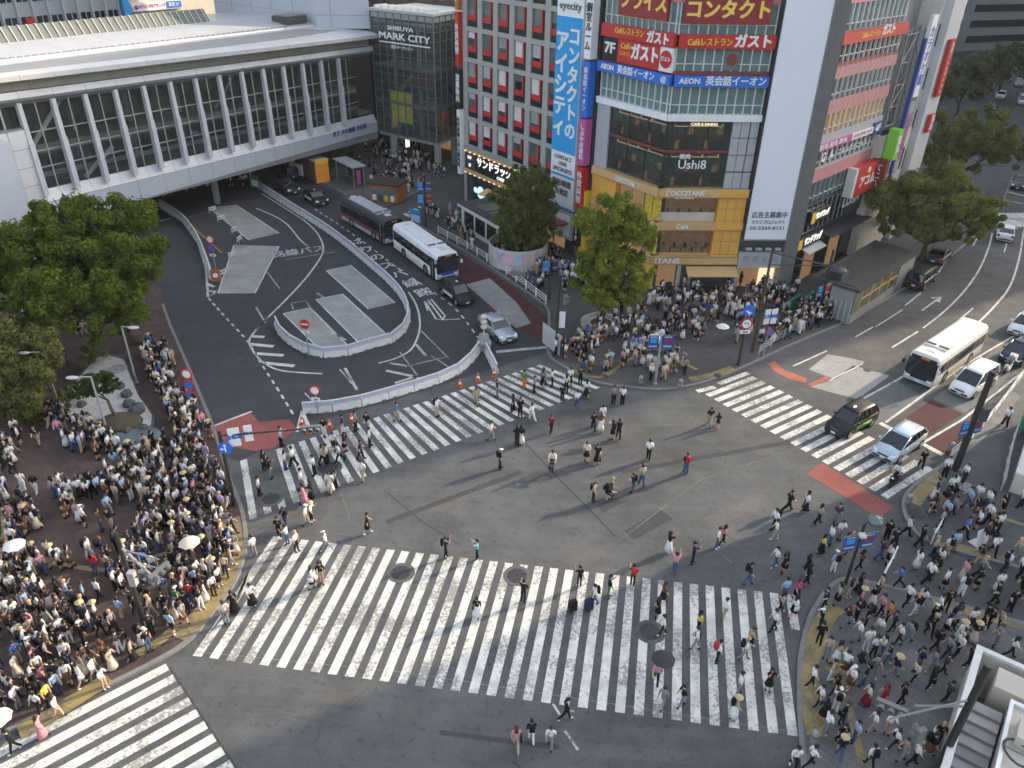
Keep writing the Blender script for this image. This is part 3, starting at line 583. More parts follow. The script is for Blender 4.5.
for a in (2.5, 7): it.tube([A_.p(a, -1.6, 4.2), A_.p(a, -1.6, 18.6)], .3, M('lightgrey'), 10)
it.build('floors', T)
for nm, c, r in (('column', A_.p(AL_ - .45, -.6, 0), .5), ('column', A_.p(2.2, -.7, 0), .5), ('column', B_.p(6, -.8, 0), .45)):
    mb = MB(); mb.tube([(c.x, c.y, 0), (c.x, c.y, 4.2)], r, M('galv'), 16); mb.build(nm, T)
rp = MB(); rp.prism([A_.p(-.3, .2, 0).xy, A_.p(AL_ + .2, .25, 0).xy, B_.p(BLn, .2, 0).xy, A_.p(-.3, -9, 0).xy], 19.6, 19.9, 'lightgrey')
for k in range(8): A_.box(rp, .4 + k * 1.3, .7 + k * 1.3, -2.5, -.3, 19.9, 20.25, 'offwhite')
rp.build('roof', T)
po = MB(); po.quad(A_.p(2.65, -.22, 6.0), A_.p(6.75, -.22, 6.0), A_.p(6.75, -.22, 10.0), A_.p(2.65, -.22, 10.0), 'yellow_poster'); po.build('poster', T)
po = MB(); po.quad(B_.p(.8, -.25, 5.6), B_.p(3.2, -.25, 5.6), B_.p(3.2, -.25, 8.4), B_.p(.8, -.25, 8.4), 'gold'); po.ball(B_.p(2, -.2, 7.4), (.5, .5, .7), M('red'), 8, 6); po.build('display', T)
po = MB(); A_.box(po, 6.6, 10.4, -.9, -.7, 10.5, 13, 'brownred'); po.build('screen', T)
text('SHIBUYA', .72, 'white', fmtx(A_, 5.4, .14, 17.75), 'lettering', T, .04, width=4.6); text('MARK CITY', 1.12, 'white', fmtx(A_, 6.0, .14, 16.75), 'lettering', T, .05, width=9.0)
ln = MB(); A_.box(ln, 1.5, 10.6, .1, .18, 15.95, 16.1, 'white'); ln.build('underline', T); text('渋谷マークシティ', .5, 'white', fmtx(A_, 5.6, .14, 15.5), 'lettering', T, .03)
for i, (x, y) in enumerate(((378, 138), (390, 155), (354, 146))):
    pp = F.p(24 + 6 * i, -2 - i * 1.5, 3.1) if i == 2 else A_.p(1.2 + 2.6 * i, -1.6 - .2 * i, 3.0)
    mb = MB(); mb.box(pp, (.6, .3, 1.4), M('lit_white'), F.rot()); mb.box(pp + Vector((0, 0, .85)), (.08, .08, .5), M('dark')); tag(mb.build('lit_sign'), ('small backlit sign hung from the ceiling beside the first grey column', 'backlit sign low on the arcade ceiling between the grey columns', 'backlit sign hung under the white bridge end')[i], 'sign')
T = bld('arcade_rear_block', 'dark brown building closing the covered arcade behind the glass tower', CP)
mb = MB(); A_.box(mb, -12, 24, -30, -10.5, 0, 22, 'arcade_brown'); mb.build('wall', T); mb = MB()
for k in range(9): A_.box(mb, -8 + k * 3.2, -5.4 + k * 3.2, -10.49, -10.4, .3, 3.4, 'interior' if k % 3 else 'warm_inside')
mb.build('shop_windows', T)
# ---- pale panelled block and office behind the bridge
T = bld('panelled_department_store', 'large pale blue panelled blank wall of the building behind the bridge roof', BP)
mb = MB(); PW = [F.p(40.8, -30, 0), F.p(36.8, -5.6, 0), F.p(41.3, -.4, 0), F.p(49, -8, 0), F.p(66, -30, 0)]; mb.prism([p.xy for p in PW], 17.3, 40, 'panel_blue'); F.box(mb, 46, 66, -30, -14, 0, 17.3, 'charcoal')
for a, b in ((PW[0], PW[1]), (PW[1], PW[2])):
    f = Fr(a, b - a); L = (b - a).length
    for k in range(12):
        f.box(mb, 0, L, .0, .04, 17.0 + k * 1.9, 17.05 + k * 1.9, 'midgrey')
    for k in range(int(L / 5)): f.box(mb, L - 5 * k - 5, L - 5 * k - 4.95, .0, .05, 17, 40, 'midgrey')
mb.build('wall', T)
mb = MB(); F.box(mb, 32.8, 36.3, -9.5, -6.8, 18.0, 18.9, 'charcoal'); F.box(mb, 33, 36, -9.3, -7, 18.9, 19.0, 'grey'); tag(mb.build('roof_plant', T))
T = bld('grey_office_block', 'grey office block with small dark windows rising behind the bridge roof at the far left', BP)
mb = MB(); F.box(mb, 0, 35.4, -60, -45, 0, 42, 'panel_grey'); F.box(mb, 35.4, 56, -60, -45.5, 0, 42, 'panel_cream'); mb.build('wall', T)
mb = MB()
for c in range(16): F.box(mb, 2 + c * 2.2, 2.16 + c * 2.2, -44.98, -44.6, 12, 42, 'lightgrey')
mb.build('piers', T)
for c in range(16):
    for r_ in range(3):
        a = 2.5 + c * 2.2; mb = MB(); F.box(mb, a, a + 1.5, -44.98, -44.9, 15.6 + r_ * 3.6, 17.3 + r_ * 3.6, 'glass_dark'); w_ = mb.build('window', T)
        m2 = MB(); F.box(m2, a + .7, a + .8, -44.9, -44.85, 15.6 + r_ * 3.6, 17.3 + r_ * 3.6, 'lightgrey'); m2.build('frame', w_)
for c in range(5): mb = MB(); F.box(mb, 37.6 + c * 2.6, 39.2 + c * 2.6, -45.48, -45.4, 18.6, 20.2, 'glass_dark'); mb.build('window', T)
mb = MB(); F.box(mb, 37.4, 46.6, -45.4, -45.0, 16.75, 17.95, 'white_sign'); F.box(mb, 43.6, 46.5, -45.0, -44.96, 16.85, 17.85, 'blue_sign'); s_ = mb.build('clinic_sign'); tag(s_, 'long white clinic sign with a pink heart and blue end on the grey office', 'sign')
mb = MB(); mb.ball(F.p(38.2, -44.98, 17.35), (.35, .35, .35), M('magenta_sign'), 10, 6); mb.build('heart', s_)
text('ゆうメンタルクリニック', .62, 'magenta_sign', fmtx(F, 41.1, -44.97, 17.35), 'lettering', s_, .02, width=4.6); text('駅前 5F', .6, 'white', fmtx(F, 45, -44.93, 17.35), 'lettering', s_, .02)
mb = MB(); F.box(mb, 35.5, 36.6, -45.2, -44.2, 15, 24, 'sky_sign'); tag(mb.build('banner_sign'), 'narrow blue vertical sign on the grey office behind the roof', 'sign')
mb = MB(); F.box(mb, 20.4, 21.4, -44.6, -44.2, 16.2, 17.2, 'red_sign'); tag(mb.build('red_sign'), 'small red sign beside the far left office windows', 'sign')
# ---- red-framed window building
RP = G(465, 203); RF = Fr(RP, (.594266, -.804269)); T = bld('red_window_building', 'grey stone building with rows of red framed windows above a lit drugstore', RP)
mb = MB(); RF.box(mb, 0, 21.0, -14, -.35, 0, 31, 'facade_stone'); mb.build('wall', T)
mb = MB()
for k in range(8): RF.box(mb, 0, 17, -.34, -.02, 6.83 + k * 3.17, 7.3 + k * 3.17, 'facade_stone')
for k in range(7): RF.box(mb, 2.92 * k + .04 if k else -.02, 2.92 * k + .86, -.34, 0, 7.2, 30, 'facade_stone')
RF.box(mb, 0, 21, -.34, .05, 6.75, 7.2, 'concrete'); mb.build('pilasters', T)
for k in range(6):
    for r_ in range(7):
        a = .86 + 2.92 * k; z = 7.3 + 3.17 * r_; hb = (0, .35, .0, .6, 0, .2)[(k * 5 + r_ * 3) % 6]
        mb = MB(); RF.box(mb, a + .02, a + 1.36, -.30, -.22, z + 1.15, z + 2.66, ('glass_blue', 'glass_dark', 'glass_green')[(k + r_ * 2) % 3]); RF.box(mb, a + .05, a + 1.33, -.22, -.2, z + 1.17 + hb * 1.4, z + 2.62, ('offwhite', 'glass_green', 'panel_grey', 'offwhite', 'interior_pale', 'glass_green', 'panel_white')[(k * 3 + r_ * 2 + k * r_) % 7]); w_ = mb.build('window', T)
        m2 = MB(); RF.box(m2, a, a + 1.62, -.2, -.1, z + .62, z + 1.16, 'red'); RF.box(m2, a + 1.37, a + 1.62, -.2, -.1, z + 1.16, z + 2.68, 'red'); m2.build('red_frame', w_)
        m3 = MB(); RF.box(m3, a, a + 2.1, -.26, -.16, z + .02, z + .6, 'black'); RF.box(m3, a + 1.63, a + 2.1, -.26, -.16, z + .6, z + 2.68, 'black'); m3.build('black_panel', w_)
mb = MB(); RF.box(mb, .2, 17, -.3, .25, 4.0, 4.5, 'tan_band'); RF.box(mb, .2, 17, -.3, .2, 6.5, 6.74, 'tan_band')
for k in range(17): RF.box(mb, .5 + k, .75 + k, .2, .36, 6.5, 6.6, 'lit_warm'); RF.box(mb, .5 + k, .8 + k, .25, .34, 4.0, 4.1, 'lit_warm')
mb.build('canopy', T)
mb = MB(); RF.box(mb, .1, 20.5, -.33, -.1, 0, 4.0, 'charcoal'); RF.box(mb, .1, .5, -.3, .1, 0, 6.7, 'facade_stone')
for k in range(6): RF.box(mb, 7.5 + k * 2, 9.2 + k * 2, -.1, -.05, .3, 3.0, 'warm_inside')
mb.build('shopfront', T)
mb = MB(); RF.box(mb, 2.1, 5.6, -.09, .05, 1.0, 3.4, 'dark'); 
for a, z, r in ((3.6, 2.2, .72), (2.5, 2.3, .33), (4.9, 2.4, .4)): mb.lathe([(0.01, 0), (r, 0), (r, .02)], (0, 0, 0), M('lit_screen'), 20); n_ = len(mb.v); mb.v[-60:] = [tuple(RF.p(a + v[0], .08 + v[2], z + v[1])) for v in mb.v[-60:]]
mb.build('display_window', T)
mb = MB(); RF.box(mb, 3.2, 10.4, -.05, .3, 4.6, 6.45, 'black_sign'); s_ = mb.build('drugstore_sign'); tag(s_, 'black drugstore sign with white katakana under the red windows', 'sign'); text('サンドラッグ', 1.15, 'lit_white', fmtx(RF, 6.6, .33, 5.75), 'lettering', s_, .05); text('CARE8', .5, 'lit_white', fmtx(RF, 8.0, .33, 4.88), 'lettering', s_, .04)
mb = MB(); RF.box(mb, .5, 2.6, -.05, .2, 4.55, 6.45, 'charcoal'); 
for z, s1 in ((5.9, 'B1F'), (5.0, '2F')): text(s1, .5, 'lit_white', fmtx(RF, 1.5, .23, z), 'lettering', T)
s_ = mb.build('floor_sign'); tag(s_, 'small dark floor sign at the corner left of the drugstore sign', 'sign')
mb = MB(); RF.box(mb, 11, 20, .0, 1.8, 3.2, 3.35, 'brownred'); mb.build('awning', T)
mb = MB(); p = RF.p(6.7, 1.2, 0); mb.lathe([(1.3, 3.0), (.1, 3.7)], (p.x, p.y, 0), M('tan_band'), 4); mb.tube([(p.x, p.y, 0), (p.x, p.y, 3.2)], .05, M('pole_dark'), 6); tag(mb.build('square_parasol'), 'beige square parasol in front of the drugstore', 'parasol')
# side street column of vertical signs at the building's left edge
for i, (z0, z1, m, tx, tc, lb) in enumerate(((21.5, 26, 'orange', 'カラオケ', 'white', 'orange vertical sign at the top of the sign column beside the red windows'), (15.7, 21.3, 'red_sign', '外貨両替', 'white', 'red vertical money exchange sign left of the red windows'), (11.2, 15.5, 'black_sign', '加藤眼科', 'white', 'black vertical eye clinic sign left of the red windows'), (3.6, 11.0, 'white_sign', '内科産婦人科心療内科', 'black_sign', 'white vertical clinic sign with black characters left of the red windows'))):
    mb = MB(); RF.box(mb, -.75, -.05, -.3, .5, z0, z1, m); s_ = mb.build('vertical_sign'); tag(s_, lb, 'sign', 'vertical signs beside the red windows'); n_ = len(tx); text(tx, min(.8, (z1 - z0) / n_ * .8), tc, fmtx(RF, -.4, .53, (z0 + z1) / 2), 'lettering', s_, .03, vert=True)
# tall contact lens sign
mb = MB(); RF.box(mb, 17.0, 20.75, -.3, .45, 4.7, 24.2, 'white_sign'); s_ = mb.build('tall_billboard'); tag(s_, 'tall blue and white vertical contact lens sign with big white katakana', 'sign')
mb = MB(); RF.box(mb, 17.05, 20.7, .45, .5, 10.3, 22.5, 'sky_sign'); RF.box(mb, 17.05, 20.7, .45, .5, 7.9, 8.1, 'sky_sign'); RF.box(mb, 17.05, 20.7, .45, .5, 4.75, 4.9, 'sky_sign'); mb.build('blue_panel', s_)
text('eyecity', .95, 'grey_text', fmtx(RF, 18.9, .5, 23.4), 'lettering', s_, .01, width=3.1)
text('コンタクトの', 1.72, 'white', fmtx(RF, 19.75, .53, 16.6), 'lettering', s_, .05, vert=True, squash=1.0); text('アイシティ', 1.95, 'white', fmtx(RF, 18.0, .53, 16.4), 'lettering', s_, .06, vert=True)
for z, t_ in ((9.75, 'CONTACT'), (9.15, 'LENS'), (8.55, 'SPECIALISTS')): text(t_, .55, 'grey_text', fmtx(RF, 18.9, .5, z), 'lettering', s_, .02)
text('隐形眼镜', .72, 'grey_text', fmtx(RF, 18.9, .5, 7.2), 'lettering', s_, .03); text('专卖店', .72, 'grey_text', fmtx(RF, 18.9, .5, 6.3), 'lettering', s_, .03)
mb = MB(); RF.box(mb, 17.0, 20.75, -.3, .3, 1.6, 4.5, 'lightgrey'); RF.box(mb, 17.4, 20.3, .3, .34, 1.9, 4.1, 'white_sign'); s_ = mb.build('opticians_sign'); tag(s_, 'grey board with a white shop poster under the tall blue sign', 'sign'); text('眼鏡 コンタクト', .4, 'grey_text', fmtx(RF, 18.9, .36, 3.3), 'lettering', s_, .02)
for i, (z0, z1, m, tx, tc, lb) in enumerate(((19.3, 24.5, 'white_sign', '個室ルーム', 'black_sign', 'white vertical sign high beside the tall blue sign'), (14.2, 19.1, 'blue_sign', '英会話イーオン', 'white', 'blue vertical language school sign beside the tall blue sign'), (9.7, 14.0, 'magenta_sign', 'しぶや皮膚科', 'white', 'magenta vertical clinic sign beside the tall blue sign'), (5.4, 9.5, 'red_sign', '外貨両替', 'white', 'red vertical sign low beside the tall blue sign'), (1.5, 5.2, 'black_sign', '地下1F', 'white', 'black vertical sign at the foot of the sign column by the yellow post'))):
    mb = MB(); RF.box(mb, 21.25, 22.15, -.2, .6, z0, z1, m); s_ = mb.build('vertical_sign'); tag(s_, lb, 'sign', 'vertical signs beside the tall blue sign'); n_ = len(tx); text(tx, min(.8, (z1 - z0) / n_ * .8), tc, fmtx(RF, 21.7, .63, (z0 + z1) / 2), 'lettering', s_, .03, vert=True)
mb = MB(); RF.box(mb, 20.8, 22.3, -8, -.35, 0, 30, 'charcoal'); mb.build('side_wall', T)
mb = MB(); p = Vector((7.0, 75.6, 0)); mb.box((p.x, p.y, 3.6), (.7, .7, 7.2), M('yellow_sign'), RF.rot()); tag(mb.build('yellow_post'), 'yellow square post between the tall blue sign and the cosmetics shop', 'post')
# ---- corner building with the cosmetics shop
LC_ = G(648, 291); zz = rise(LC_, 672, 85); LA_ = G(601, 69, zz); LA_.z = 0; LB_ = G(731, 291)
A2 = Fr(LA_, LC_ - LA_); LAn = (LC_ - LA_).length; B2 = Fr(LC_, LB_ - LC_); LBn = (LB_ - LC_).length
T = bld('corner_shop_building', 'angled corner building with gold shopfront floors below dark restaurant windows and red signs', LC_)
core = MB(); core.prism([A2.p(-.1, -.9, 0).xy, A2.p(LAn, -.9, 0).xy, B2.p(.4, -.9, 0).xy, B2.p(12.3, -.9, 0).xy, B2.p(12.3, -10, 0).xy, A2.p(-.1, -9, 0).xy], 0, 31, 'interior'); core.build('core', T)
def both(mb, d0, d1, z0, z1, m, a0=0., b1=None):
    A2.box(mb, a0, LAn + d1 * .28, d0, d1, z0, z1, m); B2.box(mb, -d1 * .28 + .003, LBn if b1 is None else b1, d0, d1, z0, z1, m)
mb = MB()
both(mb, -.9, .35, 2.8, 3.55, 'tan_band'); both(mb, -.9, .2, 6.05, 6.75, 'tan_band'); both(mb, -.9, .3, 9.1, 9.85, 'tan_band')
B2.box(mb, 5.45, 7.95, -.9, .04, 3.55, 6.05, 'gold'); B2.box(mb, 5.45, 7.95, -.9, .04, 6.75, 9.1, 'gold'); B2.box(mb, 5.45, 7.95, .2, .23, 6.05, 6.75, 'gold')
B2.box(mb, 5.45, 7.95, .3, .33, 9.1, 9.8, 'gold')
A2.box(mb, -.1, 3.4, -.9, .05, 0, 9.0, 'gold'); mb.build('gold_cladding', T)
mb = MB()
for a in (6.2, 7.0): B2.box(mb, a, a + .06, .045, .06, 3.0, 9.7, 'gold_dark')
for z in (3.7, 4.95, 6.9, 8.0): B2.box(mb, 5.5, 7.9, .045, .058, z, z + .05, 'gold_dark')
both(mb, .35, .42, 2.8, 2.88, 'gold_dark'); both(mb, .35, .40, 3.47, 3.55, 'gold_dark'); both(mb, .2, .26, 6.05, 6.12, 'gold_dark'); both(mb, .3, .36, 9.1, 9.17, 'gold_dark'); mb.build('gold_trim', T)
for fr, a0, a1, z0, z1, m in ((A2, 6.9, LAn, 3.55, 6.05, 'yellow_glass'), (A2, 6.9, LAn, 6.75, 9.1, 'yellow_glass'), (A2, 5.4, LAn, .1, 2.8, 'yellow_glass'), (A2, 3.5, 6.8, 3.55, 6.05, 'warm_inside'), (A2, 3.5, 6.8, 6.75, 9.1, 'warm_inside')):
    mb = MB(); fr.box(mb, a0 + .05, a1 - .05, -.5, -.42, z0, z1, m); w_ = mb.build('window', T); m2 = MB(); fr.box(m2, a0 + .05, a1, -.42, -.36, z0, z0 + .12, 'tan_band'); fr.box(m2, (a0 + a1) / 2 - .04, (a0 + a1) / 2 + .04, -.42, -.36, z0, z1, 'gold_dark'); m2.build('frame', w_)
for z0, z1 in ((3.55, 6.05), (6.75, 9.1)):
    mb = MB(); B2.box(mb, .15, 5.4, -.55, -.5, z0, z1, 'glass_clear'); w_ = mb.build('window', T); m2 = MB()
    B2.box(m2, .1, 5.42, -.85, -.8, z0, z1, 'warm_inside')
    for k in range(5):
        c = B2.p(.8 + k * 1.0, -.7, z0); m2.tube([(c.x, c.y, z0), (c.x, c.y, z0 + .7)], .06, M('dark'), 6); m2.box((c.x, c.y, z0 + .72), (.6, .3, .05), M('offwhite'), B2.rot()); m2.ball((c.x + .3, c.y, z0 + .95), .13, M('charcoal'), 6, 4); m2.ball((c.x + .3, c.y, z0 + .7), (.2, .1, .25), M(('offwhite', 'navy_sign', 'dark')[k % 3]), 6, 4)
        m2.box(B2.p(.6 + k * 1.1, -.7, z1 - .25), (.25, .1, .12), M('lit_warm'))
    m2.build('cafe_interior', w_)
    m2 = MB(); B2.box(m2, .15, 5.4, -.5, -.45, z0, z0 + (.8 if z0 > 6 else .12), 'cream' if z0 > 6 else 'tan_band'); m2.build('sill', w_)
# ground-floor entrance
mb = MB(); B2.box(mb, .2, 2.6, -.88, -.84, .1, 2.7, 'warm_inside'); B2.box(mb, 2.9, 7.2, -.88, -.84, .1, 2.3, 'interior'); mb.build('shop_interior', T)
mb = MB(); c = B2.p(2.75, -.2, 0); mb.tube([(c.x, c.y, 0), (c.x, c.y, 2.75)], .2, M('cream'), 12); mb.build('column', T)
mb = MB(); mb.hexa([B2.p(3.2, .36, 2.55), B2.p(7.9, .36, 2.55), B2.p(7.9, 1.5, 2.05), B2.p(3.2, 1.5, 2.05), B2.p(3.2, .36, 2.65), B2.p(7.9, .36, 2.65), B2.p(7.9, 1.5, 2.12), B2.p(3.2, 1.5, 2.12)], 'tan_band'); mb.build('awning', T)
for fr, a, z, w_ in ((A2, 7.3, 3.18, 3.3), (A2, 5.0, 9.48, 2.6), (B2, 2.2, 9.52, 3.4)): text("L'OCCITANE", .6, 'white', fmtx(fr, a, .44, z), 'lettering', T, .05, width=w_)
text('EN PROVENCE', .25, 'white', fmtx(B2, 2.2, .40, 9.12), 'lettering', T, .03); text('ITANE', .7, 'white', fmtx(B2, 1.35, .44, 3.18), 'lettering', T, .05, width=2.3); text('Café', .62, 'white', fmtx(B2, 2.4, .24, 6.4), 'lettering', T, .03)
# restaurant floors
for fr, a0, a1 in ((A2, 1.7, LAn - .05), (B2, .05, 5.6)):
    for z0, z1 in ((9.95, 12.95), (13.15, 15.55)):
        mb = MB(); fr.box(mb, a0, a1, -.3, -.25, z0, z1, 'glass_clear'); w_ = mb.build('window', T); m2 = MB()
        n_ = 3
        for k in range(n_ + 1): fr.box(m2, a0 + (a1 - a0) * k / n_ - .03, a0 + (a1 - a0) * k / n_ + .03, -.25, -.18, z0, z1, 'dark')
        fr.box(m2, a0, a1, -.25, -.15, z1 - .02, z1 + .1, 'charcoal'); m2.build('frame', w_); m3 = MB()
        for k in range(4):
            c = fr.p(a0 + .7 + k * (a1 - a0 - 1) / 3.5, -.62, z0); m3.box((c.x, c.y, z0 + .72), (.55, .3, .05), M('wood'), fr.rot()); m3.tube([(c.x, c.y, z0), (c.x, c.y, z0 + .7)], .04, M('dark'), 6); m3.box((c.x + .4, c.y, z0 + .4), (.3, .25, .7), M(('warm_inside', 'charcoal')[k % 2]), fr.rot()); m3.box(fr.p(a0 + .7 + k * 1.4, -.6, z1 - .3), (.1, .1, .1), M('lit_warm'))
        fr.box(m3, a0 + .1, a1 - .1, -.89, -.86, z0, z0 + 1.1, 'wood'); fr.box(m3, a0 + .3, a1 - .5, -.85, -.82, z1 - .55, z1 - .5, 'lit_warm')
        for k in range(6): fr.box(m3, a0 + .3 + k * (a1 - a0) / 6.5, a0 + .8 + k * (a1 - a0) / 6.5, -.86, -.8, z0 + 1.2, z0 + 1.75, ('gold_dark', 'interior_pale', 'warm_inside')[k % 3])
        m3.build('restaurant_interior', w_)
mb = MB(); both(mb, -.9, -.1, 12.95, 13.15, 'brownred', 1.7, 5.6); A2.box(mb, -.1, 1.65, -.9, 0, 9.85, 15.6, 'panel_grey'); mb.build('spandrels', T)
mb = MB()
for z0 in (9.9, 11.4, 12.85, 14.3):
    for a in (5.65, 6.4, 7.2): B2.box(mb, a, a + .7, -.9, .02, z0, z0 + 1.38, 'panel_grey')
mb.build('grey_panels', T)
text('Ushi8', 1.1, 'white', fmtx(B2, 2.6, -.1, 11.9), 'lettering', T, .012); text('焼肉', .5, 'white', fmtx(B2, 1.9, -.1, 12.6), 'lettering', T, .03); text('CAFE & DINING', .32, 'lit_warm', fmtx(B2, 3.2, -.04, 15.35), 'lettering', T, .04)
mb = MB(); both(mb, -.9, .25, 15.65, 16.2, 'white', -.1); mb.build('white_ledge', T)
def winband(z0, z1, name='window'):
    for fr, a0, a1 in ((A2, 0., LAn - .05), (B2, .05, LBn)):
        mb = MB(); fr.box(mb, a0, a1, -.3, -.22, z0, z1, 'teal_glass'); w_ = mb.build(name, T); m2 = MB(); k = a0
        while k < a1 - .1: fr.box(m2, k, k + .09, -.22, -.08, z0, z1, 'offwhite'); k += .78 
        fr.box(m2, a0, a1, -.22, -.1, z0 + (z1 - z0) * .32, z0 + (z1 - z0) * .32 + .07, 'offwhite'); m2.build('frame', w_)
for z0, z1 in ((16.2, 18.35), (19.5, 21.4), (22.3, 24.6), (26, 29)): winband(z0, z1)
mb = MB(); both(mb, -.9, -.05, 18.35, 18.42, 'midgrey'); both(mb, -.9, -.05, 24.6, 26, 'pink'); both(mb, -.9, -.02, 19.3, 19.6, 'brownred'); both(mb, -.9, -.05, 29, 31, 'pink'); mb.build('upper_spandrels', T)
def sign(name, fr, a0, a1, z0, z1, m, lb, txs, d=.02, th=.3):
    mb = MB(); fr.box(mb, a0, a1, d, d + th, z0, z1, m); s_ = mb.build(name); tag(s_, lb, 'sign')
    for t_, sz, tm, a, z, w_, bo in txs: text(t_, sz, tm, fmtx(fr, a, d + th + .015, z), 'lettering', s_, bo, width=w_)
    return s_
sign('language_school_sign', A2, -.2, LAn - .02, 18.42, 19.28, 'blue_sign', 'blue language school sign on the angled left face of the corner building', [('AEON', .6, 'white', 1.2, 18.85, 1.7, .05), ('英会話イーオン', .72, 'white', 4.9, 18.85, 4.6, .04), ('@', .6, 'white', 8.3, 18.85, .6, .02)])
sign('language_school_sign', B2, .1, LBn, 18.42, 19.28, 'blue_sign', 'blue language school sign on the front face of the corner building', [('AEON', .6, 'white', 1.35, 18.85, 1.7, .05), ('英会話イーオン', .78, 'white', 5.2, 18.85, 5.0, .04)])
sign('cafe_sign', A2, .1, LAn - .02, 21.35, 22.4, 'red_sign', 'red cafe restaurant sign across the angled left face above the square logo', [('Caféレストラン', .62, 'yellow_sign', 3.7, 21.95, 3.6, .04), ('ガスト', 1.0, 'white', 7.2, 21.8, 2.5, .07)], .05)
sign('cafe_sign', B2, .1, LBn, 21.35, 22.4, 'red_sign', 'red cafe restaurant sign across the front face of the corner building', [('Caféレストラン', .66, 'yellow_sign', 2.6, 21.8, 3.6, .04), ('ガスト', 1.05, 'white', 6.1, 21.85, 2.9, .07)], .05)
sign('cafe_board', A2, 2.3, 7.5, 19.45, 21.3, 'red_sign', 'large red cafe board beside a black 7F panel', [('Café', .62, 'yellow_sign', 3.3, 20.8, 1.2, .04), ('レストラン', .4, 'yellow_sign', 3.3, 20.2, 1.3, .03), ('ガスト', 1.35, 'white', 5.7, 20.4, 3.2, .07)], -.05)
sign('floor_number_sign', A2, .3, 2.25, 19.45, 21.3, 'black_sign', 'black 7F floor panel on the corner building', [('7F', 1.2, 'white', 1.25, 20.4, 1.3, .06)], -.05)
s_ = sign('round_logo_sign', A2, 7.55, LAn - .05, 19.45, 21.3, 'white_sign', 'white square sign with a round red logo at the building corner', [], -.05)
mb = MB(); mb.lathe([(.01, 0), (.68, 0), (.68, .03), (.01, .035)], (0, 0, 0), M('red_sign'), 24); mb.v = [tuple(A2.p(8.3 + v[0], .28 + v[2], 20.4 + v[1])) for v in mb.v]; mb.build('disc', s_); text('ガスト', .42, 'white', fmtx(A2, 8.3, .34, 20.4), 'lettering', s_, .04)
mb = MB(); B2.box(mb, 4.1, 5.3, -.2, -.02, 19.75, 21.2, 'teal_glass'); s_ = mb.build('round_window_sign'); tag(s_, 'small round dark red sign hanging in the seventh floor window', 'sign'); mb = MB(); mb.lathe([(.01, 0), (.48, 0), (.48, .03), (.01, .03)], (0, 0, 0), M('brownred'), 20); mb.v = [tuple(B2.p(4.7 + v[0], .0 + v[2], 20.5 + v[1])) for v in mb.v]; mb.build('disc', s_)
sign('contact_lens_sign', A2, 2.0, 7.9, 23.2, 25.4, 'maroon_sign', 'dark red sign with four gold katakana on the angled face', [('プライス', 1.45, 'gold_text', 5.0, 24.3, 5.4, .06)], .0)
sign('contact_lens_sign', B2, .3, 7.2, 23.2, 25.0, 'maroon_sign', 'dark red sign with five gold katakana on the front face', [('コンタクト', 1.45, 'gold_text', 3.75, 24.1, 6.5, .06)], .0)
# big white billboard
mb = MB(); B2.box(mb, 8.15, 12.0, .05, .5, 5.35, 27, 'billboard_white'); s_ = mb.build('blank_billboard'); tag(s_, 'huge blank pale billboard with three lines of small black text near its foot', 'billboard')
m2 = MB(); B2.box(m2, 8.0, 8.14, -.1, .55, 5.25, 27, 'dark'); B2.box(m2, 12.01, 12.1, -.1, .55, 5.25, 27, 'grey'); B2.box(m2, 8.0, 12.1, .0, .52, 5.2, 5.33, 'grey'); m2.build('frame', s_)
for t_, sz, z, w_ in (('広告主募集中', .62, 7.6, 3.2), ('ツツミプロジェクト', .4, 6.95, 3.0), ('03-3369-8151', .46, 6.4, 3.1)): text(t_, sz, 'grey_text', fmtx(B2, 10.1, .515, z), 'lettering', s_, .03, width=w_)
mb = MB(); B2.box(mb, 8.0, 12.4, -.9, .0, 3.9, 27, 'charcoal'); B2.box(mb, 8.05, 12.3, -.6, .3, 2.5, 4.0, 'panel_grey'); B2.box(mb, 7.98, 8.3, -.5, .2, 0, 2.5, 'lightgrey'); B2.box(mb, 12.1, 13.3, -.9, .6, 0, 30, 'column_grey'); B2.box(mb, 8.3, 12.1, -.89, -.8, 0, 2.5, 'warm_inside'); mb.build('billboard_wall', T)
for k in range(4):
    mb = MB(); c = B2.p(8.7 + k * .9, .7, 4.5); mb.tube([B2.p(8.7 + k * .9, .1, 4.1), B2.p(8.7 + k * .9, .6, 4.45)], .04, M('grey'), 6); mb.box(c, (.5, .3, .16), M('lightgrey'), B2.rot()); tag(mb.build('billboard_lamp', T))
    mb = MB(); c = B2.p(8.75 + k * .9, .34, 3.4); mb.box(c, (.5, .1, .5), M('midgrey'), B2.rot()); mb.build('fan_vent', T)
mb = MB(); B2.box(mb, 10.5, 11.9, -.6, -.4, .3, 2.3, 'lit_warm'); mb.build('vending_window', T)
mb = MB(); p = B2.p(1.7, .7, 0); q = p + Vector((0, 0, KZ)); mb.hexa([(q.x - .35, q.y - .25, q.z), (q.x + .35, q.y - .25, q.z), (q.x + .35, q.y - .2, q.z), (q.x - .35, q.y - .2, q.z), (q.x - .3, q.y + .02, q.z + 1.1), (q.x + .3, q.y + .02, q.z + 1.1), (q.x + .3, q.y + .06, q.z + 1.1), (q.x - .3, q.y + .06, q.z + 1.1)], 'black_sign'); tag(mb.build('chalk_board'), 'black easel board beside the cosmetics shop entrance', 'board')
